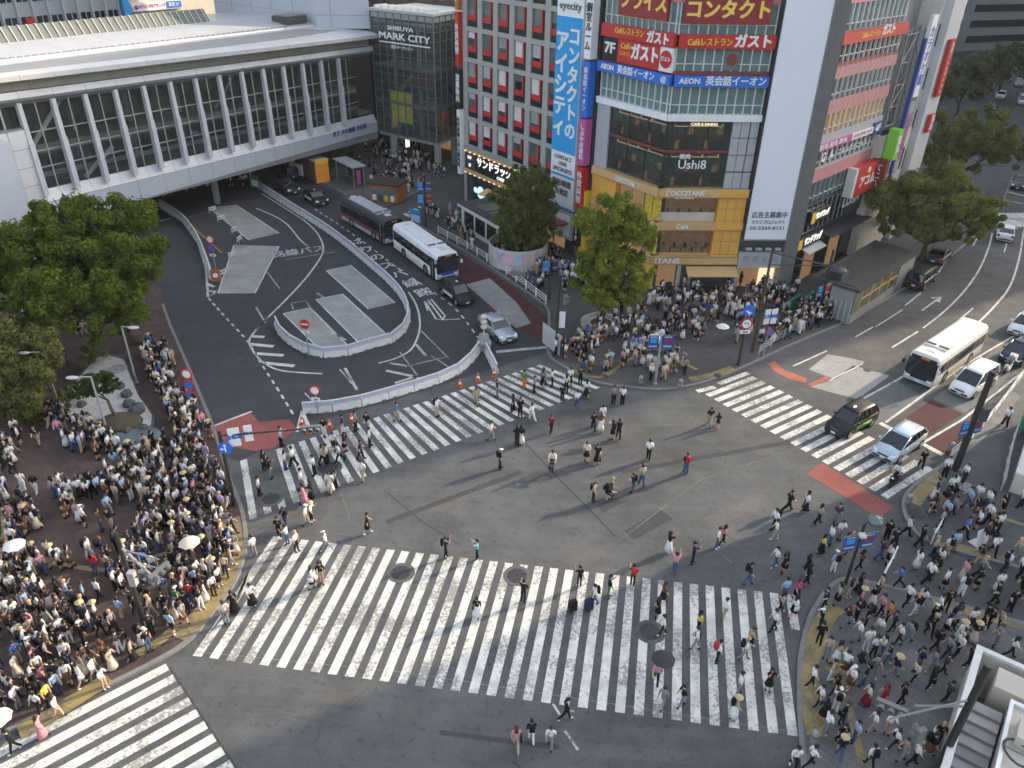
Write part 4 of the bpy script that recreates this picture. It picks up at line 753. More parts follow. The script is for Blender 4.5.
# ---- pink-banded building along the road
E0 = Vector((27.6, 70.3, 0)); L2 = Fr(E0, (.70, .714)); sL = -2.75; sR = 11.3
T = bld('pink_banded_building', 'seven storey building with pink spandrels and green glass above a grey stone shop base', E0)
mb = MB(); L2.box(mb, sL - .2, sR, -9, -.35, 0, 31, 'facade_stone'); L2.box(mb, sL - .6, sL + .05, -.4, .1, 0, 31, 'column_grey'); mb.build('wall', T)
mb = MB()
for z0, z1, m in ((24.7, 26.3, 'pink'), (19.9, 20.25, 'brownred'), (18.95, 19.9, 'pink'), (16.05, 17.2, 'pink'), (10.1, 11.3, 'pink'), (28.5, 31, 'pink')):
    k = sL + .05; L2.box(mb, k, sR, -.34, -.06, z0, z1, m)
mb.build('pink_spandrels', T)
mb = MB(); L2.box(mb, sL + .05, sR, -.34, .0, 13.6, 14.35, 'panel_grey'); L2.box(mb, sL + .05, sR, -.34, .05, 5.2, 8.1, 'charcoal'); L2.box(mb, sL + .05, sR, -.34, .0, 11.3, 11.5, 'panel_grey'); mb.build('stone_bands', T)
for z0, z1, m in ((22.7, 24.7, 'teal_glass'), (20.25, 21.7, 'glass_blue'), (17.2, 18.95, 'glass_green'), (14.35, 16.05, 'gold'), (11.5, 13.0, 'glass_blue'), (8.2, 10.1, 'teal_glass'), (26.3, 28.5, 'teal_glass'), (5.4, 8.0, 'glass_dark')):
    mb = MB(); L2.box(mb, sL + .1, sR - (4.2 if z0 < 6 else .1), (-.3 if z0 > 6 else .05), (-.24 if z0 > 6 else .08), z0, z1, m); w_ = mb.build('window', T); m2 = MB(); k = sL + .1
    while k < sR - (4.3 if z0 < 6 else .1): L2.box(m2, k, k + .1, -.24 if z0 > 6 else .08, -.04 if z0 > 6 else .14, z0, z1, 'offwhite' if z0 > 9 else 'grey'); k += 1.02
    if z0 > 6: L2.box(m2, sL + .1, sR - .1, -.24, -.1, z0 + .45, z0 + .52, 'offwhite')
    m2.build('frame', w_)
mb = MB()
for k in range(14): L2.box(mb, sL + .12 + k * 1.02, sL + .17 + k * 1.02, -.06, -.03, 16.05, 20.2, 'offwhite'); L2.box(mb, sL + .12 + k * 1.02, sL + .17 + k * 1.02, -.06, -.03, 24.7, 26.2, 'offwhite')
mb.build('panel_joints', T)
mb = MB(); L2.box(mb, sL + .1, sR, -.34, -.1, 0, 5.2, 'dark'); 
for k in range(5): L2.box(mb, sL + .6 + k * 2.6, sL + 2.8 + k * 2.6, -.1, -.06, .2, 3.2, 'warm_inside' if k % 2 else 'glass_dark')
mb.build('shopfront', T)
mb = MB(); mb.hexa([L2.p(sL + 1.5, -.1, 4.0), L2.p(sL + 5, -.1, 4.0), L2.p(sL + 5, 1.1, 3.6), L2.p(sL + 1.5, 1.1, 3.6), L2.p(sL + 1.5, -.1, 4.15), L2.p(sL + 5, -.1, 4.15), L2.p(sL + 5, 1.1, 3.7), L2.p(sL + 1.5, 1.1, 3.7)], 'lightgrey'); L2.box(mb, sL + 5.5, sR, -.1, 1.4, 4.4, 4.55, 'charcoal'); mb.build('awning', T)
sign('cafe_sign', L2, -2.2, sR - .2, 21.7, 22.6, 'red_sign', 'red cafe restaurant sign on the pink banded building facing the road', [('Caféレストラン', .55, 'yellow_sign', 3.0, 22.15, 3.6, .04), ('ガスト', .95, 'white', 6.6, 22.25, 2.6, .07)], .05)
sign('clinic_band_sign', L2, -2.3, 4.6, 13.0, 13.6, 'magenta_sign', 'purple and white hair removal sign band on the pink banded building', [('脱毛 脱毛 脱毛', .5, 'white', .8, 13.3, 5.4, .04)], .02, .15)
sign('clinic_band_sign', L2, 4.65, 9.2, 13.0, 13.6, 'white_sign', 'white clinic sign with small red writing right of the purple band', [('スキンクリニック', .4, 'red_sign', 6.9, 13.3, 4.0, .03)], .02, .15)
sign('floor_number_sign', L2, 9.25, 11.2, 12.7, 13.9, 'navy_sign', 'blue 4F floor sign at the end of the hair removal band', [('4F', .9, 'white', 10.2, 13.3, 1.2, .04)], .02, .15)
for k, ch in enumerate('AGA'): text(ch, 1.15, 'white', fmtx(L2, -1.9 + k * 1.55, .0, 12.2), 'lettering', T, .06)
text('スキンクリニック', .7, 'white', fmtx(L2, 5.6, .0, 12.2), 'lettering', T, .03, width=6)
mb = MB(); L2.box(mb, 6.2, 10.6, .1, 1.0, 7.5, 10.3, 'red_sign'); L2.box(mb, 5.6, 6.19, .1, .95, 7.5, 10.3, 'offwhite'); s_ = mb.build('loan_sign'); tag(s_, 'red loan company sign with white katakana above the stone base', 'sign'); text('アコム', 1.2, 'white', fmtx(L2, 8.5, 1.02, 8.7), 'lettering', s_, .06, width=3.3); mb = MB(); mb.lathe([(.01, 0), (.3, 0), (.3, .03), (.01, .03)], (0, 0, 0), M('white'), 16); mb.v = [tuple(L2.p(8.5 + v[0], 1.02 + v[2], 9.8 + v[1])) for v in mb.v]; mb.build('emblem', s_)
mb = MB(); L2.box(mb, 10.9, 11.3, .2, 1.7, 7.0, 10.4, 'brownred'); s_ = mb.build('projecting_sign'); tag(s_, 'dark red projecting vertical sign beside the loan company sign', 'sign'); text('アコム', .8, 'white', fmtx(Fr(L2.p(10.88, 1.7, 0), -L2.n), .75, .02, 8.7), 'lettering', s_, .04, vert=True)
mb = MB(); L2.box(mb, 11.35, 12.4, .9, 1.9, 10.3, 13.2, 'green_sign'); s_ = mb.build('green_sign'); tag(s_, 'bright green vertical sign projecting at the end of the pink building', 'sign'); text('整体', .9, 'white', fmtx(L2, 11.9, 1.92, 11.7), 'lettering', s_, .03, vert=True)
text('LUSH', 1.2, 'white', fmtx(L2, 8.1, .12, 6.6), 'lettering', T, .07, width=3.6)
DS1 = sign('drugstore_sign', L2, -1.0, 2.7, 6.3, 7.4, 'black_sign', 'black drugstore sign with yellow end mounted above the stone base windows', [('サンドラッグ', .7, 'lit_white', 1.2, 6.85, 2.6, .05)], .15)
DS2 = sign('drugstore_sign', L2, -2.8, 2.2, 4.15, 5.2, 'black_sign', 'lower black drugstore sign with yellow end just above the awning', [('サンドラッグ', .8, 'lit_white', .2, 4.68, 3.4, .05)], .2)
for s_, a, d, z0, z1 in ((DS1, -.95, .46, 6.33, 7.37), (DS2, -2.7, .51, 4.2, 5.15)): mb = MB(); L2.box(mb, a, a + .75, d, d + .03, z0, z1, 'yellow_sign'); mb.build('yellow_end', s_)
# ---- low cream building and neighbours along the road
a0, zt_ = L2.px(887, 137, 1.0); a1, zt2 = L2.px(914, 127, 1.0)
T = bld('cream_low_building', 'low cream rendered building with a parapet roof beside the pink banded building', E0)
zt_ = (zt_ + zt2) / 2
mb = MB(); L2.box(mb, a0, a1, -8, .8, 0, zt_ - .8, 'cream'); L2.box(mb, a0, a1, .55, .8, zt_ - .8, zt_, 'cream'); L2.box(mb, a0, a0 + .25, -8, .55, zt_ - .8, zt_, 'cream'); mb.build('wall', T)
mb = MB(); L2.box(mb, a0 + .26, a1 - .02, -7.9, .54, zt_ - .79, zt_ - .7, 'charcoal'); mb.build('roof', T)
for k in range(2):
    mb = MB(); L2.box(mb, a0 + 2, a1 - .5, .8, .86, zt_ - 4.2 - k * 3.8, zt_ - 2.0 - k * 3.8, 'glass_blue'); w_ = mb.build('window', T); m2 = MB()
    for j in range(5): L2.box(m2, a0 + 2 + j * (a1 - a0 - 2.6) / 4, a0 + 2.1 + j * (a1 - a0 - 2.6) / 4, .86, .92, zt_ - 4.2 - k * 3.8, zt_ - 2 - k * 3.8, 'offwhite')
    m2.build('frame', w_)
mb = MB(); L2.box(mb, a0 + .8, a0 + 2.2, -1.6, -.5, zt_ - .7, zt_ + .4, 'offwhite'); c = L2.p(a0 + 1.5, -.48, zt_ - .15); mb.lathe([(.35, 0), (.35, .03), (.01, .04)], (0, 0, 0), M('charcoal'), 14); mb.v[-42:] = [tuple(L2.p(a0 + 1.5 + v[0], -.48 + v[2], zt_ - .15 + v[1])) for v in mb.v[-42:]]; mb.build('air_conditioner', T)
mb = MB(); L2.box(mb, a0, a1, .8, 2.0, 3.6, 3.75, 'cream'); mb.build('canopy', T)
T = bld('grey_concrete_building', 'stained grey concrete building behind a steel scaffold beside the pink banded building', E0)
mb = MB(); L2.box(mb, sR + .05, a1 + 5, -10, -1.5, 0, 27, 'concrete'); L2.box(mb, sR + .05, a1 + 7, -14, -4, 27, 34, 'lightgrey'); mb.build('wall', T)
mb = MB(); L2.box(mb, sR + 9, sR + 12, -1.49, -1.4, 22.3, 25.0, 'black'); mb.build('dark_opening', T)
mb = MB(); L2.box(mb, sR + .1, a1 + 4.5, -1.49, -1.2, 21.0, 21.3, 'grey'); L2.box(mb, sR + .1, a1 + 4, -1.49, -1.3, 16.6, 16.8, 'grey'); mb.build('ledge', T)
T = bld('steel_scaffold', 'lattice of grey steel scaffold poles fixed to the grey concrete wall', E0, 'scaffold')
mb = MB()
for j in range(7):
    a = sR + .6 + j * 2.0
    for d in (-1.0, .2): mb.tube([L2.p(a, d, 13), L2.p(a, d, 21.8)], .06, M('galv'), 5)
for z in (13.2, 15, 17, 19, 21.5):
    for d in (-1.0, .2): mb.tube([L2.p(sR + .4, d, z), L2.p(sR + 12.8, d, z)], .05, M('galv'), 5)
for j in range(6):
    for k, z in enumerate((13.2, 15, 17, 19)):
        a = sR + .6 + j * 2; mb.tube([L2.p(a, .2, z), L2.p(a + 2, .2, z + 2)] if (j + k) % 2 else [L2.p(a + 2, .2, z), L2.p(a, .2, z + 2)], .04, M('galv'), 5)
mb.build('poles', T)
mb = MB()
for z in (15.05, 17.05, 19.05): L2.box(mb, sR + 7, sR + 12.5, -.9, .1, z, z + .06, 'wood')
mb.build('boards', T)
T = bld('sign_covered_building', 'narrow pale building covered with tall vertical signs beyond the low cream building', E0)
b0 = a1 + .3
mb = MB(); L2.box(mb, b0, 22.5, -9, .5, 0, 25, 'offwhite'); L2.box(mb, 18.9, 22.4, -9, 1.2, 0, 38, 'panel_white'); mb.build('wall', T)
for k in range(5): mb = MB(); L2.box(mb, b0 + .5, 18.6, .5, .6, 4 + k * 4, 6 + k * 4, 'glass_blue'); mb.build('window', T)
for i, (a, w_, d_, z0, z1, m, tx, tc, sz, lb) in enumerate(((14.7, .45, .95, 7.5, 21, 'navy_sign', '', 'white', 1, 'very tall narrow blue sign beyond the cream building'), (15.25, 1.3, .9, 15.6, 23, 'white_sign', 'カラオケ館', 'blue_sign', 1.1, 'tall white vertical sign with blue characters beyond the scaffold'), (15.3, 1.2, .9, 8, 15.2, 'midgrey', '居酒屋個室', 'magenta_sign', .95, 'tall grey vertical sign with purple characters beyond the cream building'), (19.9, 1.3, 1.6, 15.2, 20.6, 'red_sign', '免税TaxFree', 'white', .55, 'tall red tax free sign high on the white building by the trees'), (20.2, 1.2, 1.6, 11.6, 13.4, 'red_sign', '薬局', 'white', .8, 'short red sign low on the white building just above the trees'))):
    mb = MB(); L2.box(mb, a, a + w_, max(.52, d_ - .35), d_, z0, z1, m); s_ = mb.build('vertical_sign'); tag(s_, lb, 'sign', 'vertical signs along the road')
    if tx: text(tx, sz, tc, fmtx(L2, a + w_ / 2, d_ + .02, (z0 + z1) / 2), 'lettering', s_, .03, vert=True)
# ---- far blocks closing the street; the first is coloured like a hazy reflection
for i, (x, y, dx, dy, h, m, lb, rz) in enumerate(((158, 268, 80, 30, 60, 'hazy_green_grey', 'dull green office block closing the far end of the street', .35), (70, 190, 26, 40, 34, 'panel_grey', 'pale grey block beyond the sign covered building', .7), (112, 250, 30, 26, 30, 'facade_stone', 'brownish stone block far up the street', .6))):
    T = bld('far_office_block', lb, None); T.location = (x, y, 0); T.rotation_euler.z = rz
    mb = MB(); mb.box((0, 0, h / 2), (dx, dy, h), M(m)); mb.build('wall', T)
    mb = MB()
    for k in range(int(h / 4)):
        mb.box((0, -dy / 2 - .06, 3 + k * 4), (dx - 3, .1, 1.8), M('glass_blue')); mb.box((dx / 2 + .06, 0, 3 + k * 4), (.1, dy - 3, 1.8), M('glass_blue')); mb.box((-dx / 2 - .06, 0, 3 + k * 4), (.1, dy - 3, 1.8), M('glass_blue'))
    mb.build('windows', T)
# ---- unseen blocks added outside the frame, shaped to shade crossing, terminal and bridge
def tower(name, lb, P, h, m, fl=3.6):
    T = bld(name, lb, None); mb = MB(); mb.prism(P, 0, h, M(m)); mb.build('wall', T); mb = MB(); n = len(P)
    for i in range(n):
        a, b = Vector((*P[i], 0)), Vector((*P[(i + 1) % n], 0)); f = Fr(a, b - a); L = (b - a).length
        for k in range(int(h / fl)): f.box(mb, 1, L - 1, .02, .1, 1.2 + k * fl, 3.2 + k * fl, 'glass_blue')
    mb.build('windows', T)
SH1 = [(57, 28), (98, 28), (98, 77), (60, 59)]
tower('roadside_shade_block', 'grey office tower on the near side of the road', SH1, 36, 'facade_stone')
tower('upper_road_shade_block', 'pale tower further up the road', [(104, 101), (160, 130), (160, 169), (113.4, 143.5)], 69, 'panel_grey')
tower('upper_road_shade_block', 'taller added unseen pale block beyond the first, shading the bridge', [(113.6, 143.9), (160, 169.4), (160, 250), (122, 182)], 91, 'panel_grey')
# ================================================================ VEHICLES
def loft(mb, secs, m, cap=True):
    n = len(secs[0]); b = []
    for q in secs: b += q
    fs = []
    for i in range(len(secs) - 1):
        for k in range(n - 1): fs.append((i * n + k, i * n + k + 1, (i + 1) * n + k + 1, (i + 1) * n + k))
    if cap: fs += [tuple(range(n))[::-1], tuple(range((len(secs) - 1) * n, len(secs) * n))]
    return mb.add(b, fs, m)
SPEC = dict(sedan=(4.75, 1.83, 1.45, [(0, .50, .70), (.06, .66, .80), (.35, .76, .87), (1.0, .87, .9), (1.5, .95, .915), (3.7, 1.0, .915), (4.25, 1.0, .89), (4.65, .95, .82), (4.75, .7, .76)], (1.35, 2.2, 3.45, 4.25)),
            van=(4.75, 1.82, 1.84, [(0, .5, .74), (.06, .72, .82), (.3, .86, .88), (.8, 1.0, .91), (1.1, 1.06, .91), (4.2, 1.06, .91), (4.68, 1.02, .87), (4.75, .75, .83)], (.72, 1.75, 4.35, 4.7)),
            taxi=(4.4, 1.7, 1.75, [(0, .5, .68), (.06, .74, .76), (.3, .88, .82), (.9, .98, .85), (1.2, 1.03, .85), (3.9, 1.05, .85), (4.3, 1.02, .81), (4.4, .75, .77)], (1.0, 1.75, 3.75, 4.3)),
            hatch=(4.6, 1.78, 1.58, [(0, .48, .7), (.06, .64, .80), (.3, .78, .86), (.9, .93, .89), (1.3, 1.0, .89), (3.9, 1.05, .89), (4.5, 1.02, .84), (4.6, .7, .8)], (.85, 2.0, 3.9, 4.5)))
def car(label, pos, rz, kind, col, group=None, stripe=None, lamp=False, cat='car', detail=True):
    L, W, H, prof, (w0, r0, r1, w1) = SPEC[kind]; T = empty('taxi' if lamp else 'car', pos, rz, label, 'taxi' if lamp else cat, group)
    X = lambda x: L / 2 - x
    mb = MB(); secs = []
    for x, zt, hw in prof:
        f = .1 if 0 < x < L else .02
        secs.append([(X(x), -hw * .9, .2), (X(x), -hw, .34), (X(x), -hw * 1.0, zt - .22 if zt > .6 else .45), (X(x), -hw * .95, zt - .05), (X(x), -hw * .8, zt), (X(x), 0, zt + .025), (X(x), hw * .8, zt), (X(x), hw * .95, zt - .05), (X(x), hw, zt - .22 if zt > .6 else .45), (X(x), hw, .34), (X(x), hw * .9, .2), (X(x), 0, .2), (X(x), -hw * .9, .2)])
    loft(mb, secs, M(col))
    for sx in (.82, L - .88):
        for sy in (-1, 1):
            n0 = len(mb.v); mb.lathe([(.37, 0), (.37, .012), (.01, .012)], (0, 0, 0), M('rubber'), 16); mb.v[n0:] = [(X(sx) + v[0], sy * (W / 2 + .002 + v[2]), .33 + v[1]) for v in mb.v[n0:]]
    mb.box((X(.02), 0, .36), (.08, W * .74, .16), M('dark')); mb.box((X(L - .02), 0, .4), (.08, W * .74, .12), M('dark'))
    if stripe:
        for sy in (-1, 1): mb.box((X(L * .55), sy * (W / 2 + .004), .62), (L * .42, .012, .3), M(stripe))
    body = mb.build('body', T, True)
    hb, hr, zb_, zr_ = W * .47, W * .385, 0, H
    def zbelt(x):
        for (a, b) in zip(prof[:-1], prof[1:]):
            if a[0] <= x <= b[0]: return a[1] + (b[1] - a[1]) * (x - a[0]) / (b[0] - a[0]) + .01
        return prof[-1][1]
    a0, a1 = zbelt(w0), zbelt(w1); zt = H - .05; mid = (r0 + r1) / 2
    gl = MB(); P = lambda x, y, z: (X(x), y, z)
    gl.quad(P(w0, -hb * .96, a0), P(w0, hb * .96, a0), P(r0, hr, zt), P(r0, -hr, zt), 'glass_car'); gl.quad(P(w1, hb * .94, a1), P(w1, -hb * .94, a1), P(r1, -hr, zt), P(r1, hr, zt), 'glass_car')
    for sy in (-1, 1): gl.add([P(w0, sy * hb * .96, a0), P(mid, sy * hb, zbelt(mid)), P(w1, sy * hb * .94, a1), P(r1, sy * hr, zt), P(r0, sy * hr, zt)], [(0, 1, 2, 3, 4) if sy < 0 else (4, 3, 2, 1, 0)], 'glass_car')
    gl.build('windows', T)
    T.scale = (.95, .95, .97)
    rf = MB(); secs = []
    for x, dz, k in ((r0 - .12, -.075, .97), (r0 + .05, -.01, 1), (mid, .03, 1.01), (r1 - .05, 0, 1), (r1 + .1, -.06, .96)): secs.append([P(x, -hr * k - .02, zt - .05 + dz), P(x, -hr * k, zt + dz + .01), P(x, -hr * .6, zt + dz + .05), P(x, 0, zt + dz + .06), P(x, hr * .6, zt + dz + .05), P(x, hr * k, zt + dz + .01), P(x, hr * k + .02, zt - .05 + dz), P(x, 0, zt + dz - .05), P(x, -hr * k - .02, zt - .05 + dz)])
    loft(rf, secs, M(col))
    for sy in (-1, 1):
        rf.tube([P(w0, sy * hb * .965, a0), P(r0, sy * (hr + .01), zt)], .045, M(col), 5); rf.tube([P(w1, sy * hb * .945, a1), P(r1, sy * (hr + .01), zt)], .06, M(col), 5)
        for q in (mid - .1,) if kind == 'sedan' else (mid - .3, r1 - .75): rf.tube([P(q, sy * (hb + .01), zbelt(q)), P(q + .05, sy * (hr + .015), zt)], .04, M('black'), 5)
    rf.build('roof', T, True)
    for sx in (.82, L - .88):
        for sy in (-1, 1):
            w_ = MB(); w_.lathe([(.20, -.1), (.31, -.1), (.33, -.06), (.33, .06), (.31, .1), (.2, .1)], (X(sx), sy * (W / 2 - .085), .33), M('rubber'), 18, 'y'); w_ = w_.build('wheel', T)
            if detail: q = MB(); q.lathe([(.21, -.08), (.21, .105), (.05, .115)] if sy > 0 else [(.05, -.115), (.21, -.105), (.21, .08)], (X(sx), sy * (W / 2 - .085), .33), M('rim'), 12, 'y'); q.build('rim', w_)
    for sy in (-1, 1):
        q = MB(); q.hexa([P(.05, sy * W * .28, .56), P(.05, sy * W * .41, .56), P(.35, sy * W * .475, .6), P(.3, sy * W * .40, .66), P(.06, sy * W * .28, .67), P(.08, sy * W * .41, .69), P(.42, sy * W * .478, .75), P(.35, sy * W * .36, .79)] if 0 else [P(.03, sy * W * .27, .56), P(.12, sy * W * .43, .56), P(.4, sy * W * .482, .62), P(.3, sy * W * .3, .62), P(.05, sy * W * .27, .68), P(.14, sy * W * .43, .70), P(.42, sy * W * .478, .77), P(.32, sy * W * .33, .775)], 'head_lamp'); q.build('headlight', T)
        q = MB(); q.box((X(L - .05), sy * W * .39, .8), (.12, W * .12, .26), M('tail_lamp')); q.build('taillight', T)
        q = MB(); q.ball((X(w0 + .35), sy * (W / 2 + .08), a0 + .1), (.09, .12, .08), M(col), 8, 5); q.build('mirror', T)
    q = MB(); q.box((X(.015), 0, .58), (.05, W * .42, .1), M('dark')); q.box((X(.01), 0, .68), (.05, W * .3, .02), M('steel')); q.build('grille', T)
    q = MB(); q.box((X(-.012), 0, .40), (.02, .34, .165), M('offwhite')); q.build('number_plate', T); q = MB(); q.box((X(L + .012), 0, .55), (.02, .34, .165), M('offwhite')); q.build('number_plate', T)
    q = MB(); q.tube([P(w0 + .1, -.3, a0 + .06), P(w0 + .35, .25, a0 + .22)], .012, M('black'), 4); q.build('wiper', T)
    if lamp: q = MB(); q.ball((X(r0 + .35), 0, H + .06), (.18, .11, .09), M('lit_warm' if lamp == 2 else 'offwhite'), 10, 6); q.build('roof_lamp', T)
    return T
def head(a, b):
    """heading from ground pixel a to ground pixel b"""
    d = G(*b) - G(*a); return math.atan2(d.y, d.x)
def mid(*p): q = [G(*a) for a in p]; return sum(q, Vector()) / len(q)
def bus(label, pos, rz, col, skirt, roofc, band=None, L=10.2, dest='', front='navy_sign'):
    T = empty('bus', pos, rz, label, 'bus'); W, H = 2.42, 2.95; h = L / 2; mb = MB()
    def sec(x, k=1, top=0): return [(x, -W / 2 * k, .3), (x, -W / 2 * k, 2.35 + top), (x, -W / 2 * k + .08, 2.65 + top), (x, -W / 2 * k + .3, 2.8 + top), (x, 0, 2.86 + top), (x, W / 2 * k - .3, 2.8 + top), (x, W / 2 * k - .08, 2.65 + top), (x, W / 2 * k, 2.35 + top), (x, W / 2 * k, .3), (x, 0, .3), (x, -W / 2 * k, .3)]
    loft(mb, [sec(-h, .97, -.05), sec(-h + .1), sec(h - .3), sec(h - .08, .985, -.03), sec(h, .95, -.1)], M(col)); 
    for sy in (-1, 1):
        mb.box((0, sy * (W / 2 + .004), .52), (L - .3, .01, .42), M(skirt))
        if band: mb.box((0, sy * (W / 2 + .006), .98), (L - .2, .012, .12), M(band))
    if band: mb.box((h + .002, 0, .9), (.02, W - .15, .12), M(band)); mb.box((-h - .002, 0, .98), (.02, W - .15, .12), M(band))
    for sx in (h - 2.35, -h + 2.6):
        for sy in (-1, 1): n0 = len(mb.v); mb.lathe([(.56, 0), (.56, .014), (.01, .014)], (0, 0, 0), M('black'), 16); mb.v[n0:] = [(sx + v[0], sy * (W / 2 + .008 + v[2]), .48 + v[1]) for v in mb.v[n0:]]
    mb.build('body', T)
    for sy in (-1, 1):
        g = MB(); g.box((-.15, sy * (W / 2 + .006), 1.72), (L - .7, .014, .98), M('glass_car')); w_ = g.build('side_windows', T); g = MB()
        for k in range(8): g.box((-h + .8 + k * (L - 1.5) / 7.5, sy * (W / 2 + .016), 1.72), (.06, .01, 1.0), M('black'))
        g.box((-.15, sy * (W / 2 + .016), 2.0), (L - .7, .01, .03), M('black')); g.build('window_bars', w_)
    g = MB(); g.quad((h + .012, -W * .485, .92), (h + .012, W * .485, .92), (h + .012, W * .475, 2.32), (h + .012, -W * .475, 2.32), 'glass_car'); g.build('windscreen', T)
    g = MB(); g.box((h - .04, 0, 2.44), (.1, W * .82, .3), M('black')); d_ = g.build('destination_display', T)
    if dest: m_ = Matrix(((0, 0, 1, h + .015), (1, 0, 0, .1), (0, 1, 0, 2.46), (0, 0, 0, 1))); text(dest, .22, 'amber', m_, 'lettering', d_, .02)
    g = MB(); g.quad((-h - .004, W * .4, 1.5), (-h - .004, -W * .4, 1.5), (-h + .02, -W * .4, 2.3), (-h + .02, W * .4, 2.3), 'glass_car'); g.build('rear_window', T)
    g = MB(); g.box((h + .004, 0, .75), (.02, W * .9, .34), M(front)); g.box((h + .01, 0, .42), (.06, W * .96, .24), M('lightgrey')); g.box((h + .045, 0, .42), (.01, .4, .17), M('offwhite')); g.build('front_panel', T)
    for sy in (-1, 1):
        g = MB(); g.box((h + .02, sy * .88, .66), (.05, .42, .17), M('head_lamp')); g.box((h + .03, sy * 1.1, .66), (.05, .1, .12), M('amber')); g.build('headlight', T)
        g = MB(); g.tube([(h - .1, sy * 1.2, 2.3), (h + .25, sy * 1.35, 2.25), (h + .28, sy * 1.38, 2.0)], .025, M('black'), 5); g.box((h + .27, sy * 1.38, 1.85), (.1, .22, .36), M('black' if sy < 0 else 'offwhite')); g.build('mirror', T)
        g = MB(); g.box((-h - .01, sy * .95, .9), (.03, .22, .4), M('tail_lamp')); g.build('taillight', T)
    for sx in (h - 2.35, -h + 2.6):
        for sy in (-1, 1):
            w_ = MB(); w_.lathe([(.28, -.14), (.46, -.14), (.48, -.1), (.48, .1), (.46, .14), (.28, .14)], (sx, sy * (W / 2 - .12), .48), M('rubber'), 20, 'y'); w_ = w_.build('wheel', T); g = MB(); g.lathe([(.29, -.1), (.29, .145), (.08, .16)] if sy > 0 else [(.08, -.16), (.29, -.145), (.29, .1)], (sx, sy * (W / 2 - .12), .48), M('rim'), 14, 'y'); g.build('rim', w_)
    g = MB(); g.box((-.9, 0, 2.87), (L * .55, 1.5, .1), M(roofc)); g.build('roof_fairing', T)
    g = MB(); g.box((h - 2.5, 0, 2.9), (1.3, 1.7, .16), M(roofc))
    for k in (-.5, .5): g.box((h - 2.2, k, 3.0), (.25, .75, .06), M('dark'))
    g.build('air_conditioner', T)
    for x in (h - 1.2, -h + 1.2): g = MB(); g.box((x, 0, 2.86), (.7, .6, .1), M('offwhite')); g.build('roof_hatch', T)
    g = MB(); g.box((h - .75, -(W / 2 + .016), 1.3), (.95, .02, 2.0), M('glass_car')); g.box((h - .75, -(W / 2 + .03), 1.3), (.05, .01, 2.0), M('lightgrey')); g.build('door', T)
    return T
hd = head((380, 240), (436, 283))
B1 = bus('white city bus with dark windows and blue front in the bus lane', mid((393.5, 251), (436, 284), (458, 276), (416, 245)), head((393.5, 249.5), (436, 282.5)), 'white', 'offwhite', 'white', None, 10.0, '渋谷駅')
B2_ = bus('dark grey city bus with a red waist stripe behind the white bus', mid((341, 219), (384, 245)) + Vector((1.1, .3, 0)), head((341, 218), (382, 242)), 'charcoal', 'lightgrey', 'lightgrey', 'red', 10.0, '渋谷駅')
P1, P2 = G(722, 400), G(766, 405 - 13)
B3 = bus('cream and dark city bus heading down the road beside the white minivan', (G(924, 381) + G(972, 349)) / 2 + Vector((-.75, -.35, 0)), head((965, 349), (921, 381)), 'offwhite', 'panel_cream', 'offwhite', None, 10.2, '渋谷駅', 'navy_paint')
B3.scale = (.89, .95, .93)
for o in B3.children:
    if o.name.startswith('roof') or o.name.startswith('air'): pass
rb = MB(); loft(rb, [[(x, -1.16 * k, 2.62), (x, -.92, 2.83), (x, 0, 2.88), (x, .92, 2.83), (x, 1.16 * k, 2.62), (x, 0, 2.6), (x, -1.16 * k, 2.62)] for x, k in ((-5.1, .97), (5.0, .97))], M('offwhite')); rb.build('roof', B3)
CARS = [('black taxi van with a white door panel just behind the white bus', mid((443, 296), (470, 301)), head((447, 287), (472, 305)), 'taxi', 'black', 'offwhite', 1),
        ('silver saloon car waiting by the crossing at the bus lane exit', mid((488, 331), (505, 329), (498, 340)), head((483, 322), (506, 342)), 'sedan', 'silver_paint', None, 0),
        ('black taxi with white door lettering ahead of the grey bus near the bridge', G(316, 202), head((305, 194), (326, 207)), 'sedan', 'black', 'offwhite', 1),
        ('dark saloon with white headlights just outside the bridge shadow', G(288, 191), head((278, 185), (299, 197)), 'sedan', 'dark', None, 0),
        ('dark car with red rear lights parked under the bridge', G(287, 177), head((299, 184), (276, 171)), 'van', 'dark', None, 0),
        ('black and green taxi stopped across the road zebra crossing', mid((833, 434), (866, 421)), head((868, 415), (832, 434)), 'taxi', 'black', 'tarp_lime', 2),
        ('pale blue hatchback car stopped on the road zebra crossing', mid((880, 459), (914, 441)), head((912, 434), (880, 456)), 'hatch', 'ice_blue', None, 0),
        ('white minivan beside the cream bus in the turning lane', mid((954, 396), (988, 380)), head((986, 378), (957, 397)), 'van', 'white', None, 0),
        ('dark blue car behind the white delivery scooter at the right edge', G(1017, 358), head((1033, 345), (1007, 364)), 'hatch', 'navy_paint', None, 0),
        ('white car at the right edge behind the dark blue car', G(1024, 330), head((1036, 321), (1018, 335)), 'hatch', 'white', None, 0),
        ('black car parked at the kerb beside the glass subway entrance', G(920, 284), head((912, 290), (930, 276)), 'van', 'black', None, 0),
        ('dark car parked under the street tree ahead of the black car', G(938, 260), head((931, 266), (947, 252)), 'sedan', 'dark', None, 0),
        ('white saloon car driving up the middle of the far road', G(1004, 237), head((1003, 243), (1005, 230)), 'sedan', 'white', None, 0),
        ('dark car beyond the far zebra crossing', G(1018, 187), head((1021, 178), (1015, 194)), 'sedan', 'dark', None, 0)]
mat('silver_paint', (.44, .47, .50), .28, .55, var=.03); mat('ice_blue', (.45, .52, .58), .25, .35, var=.03); mat('navy_paint', (.025, .035, .06), .2, .3, var=0); mat('tarp_lime', (.18, .40, .06), .4, var=.1)
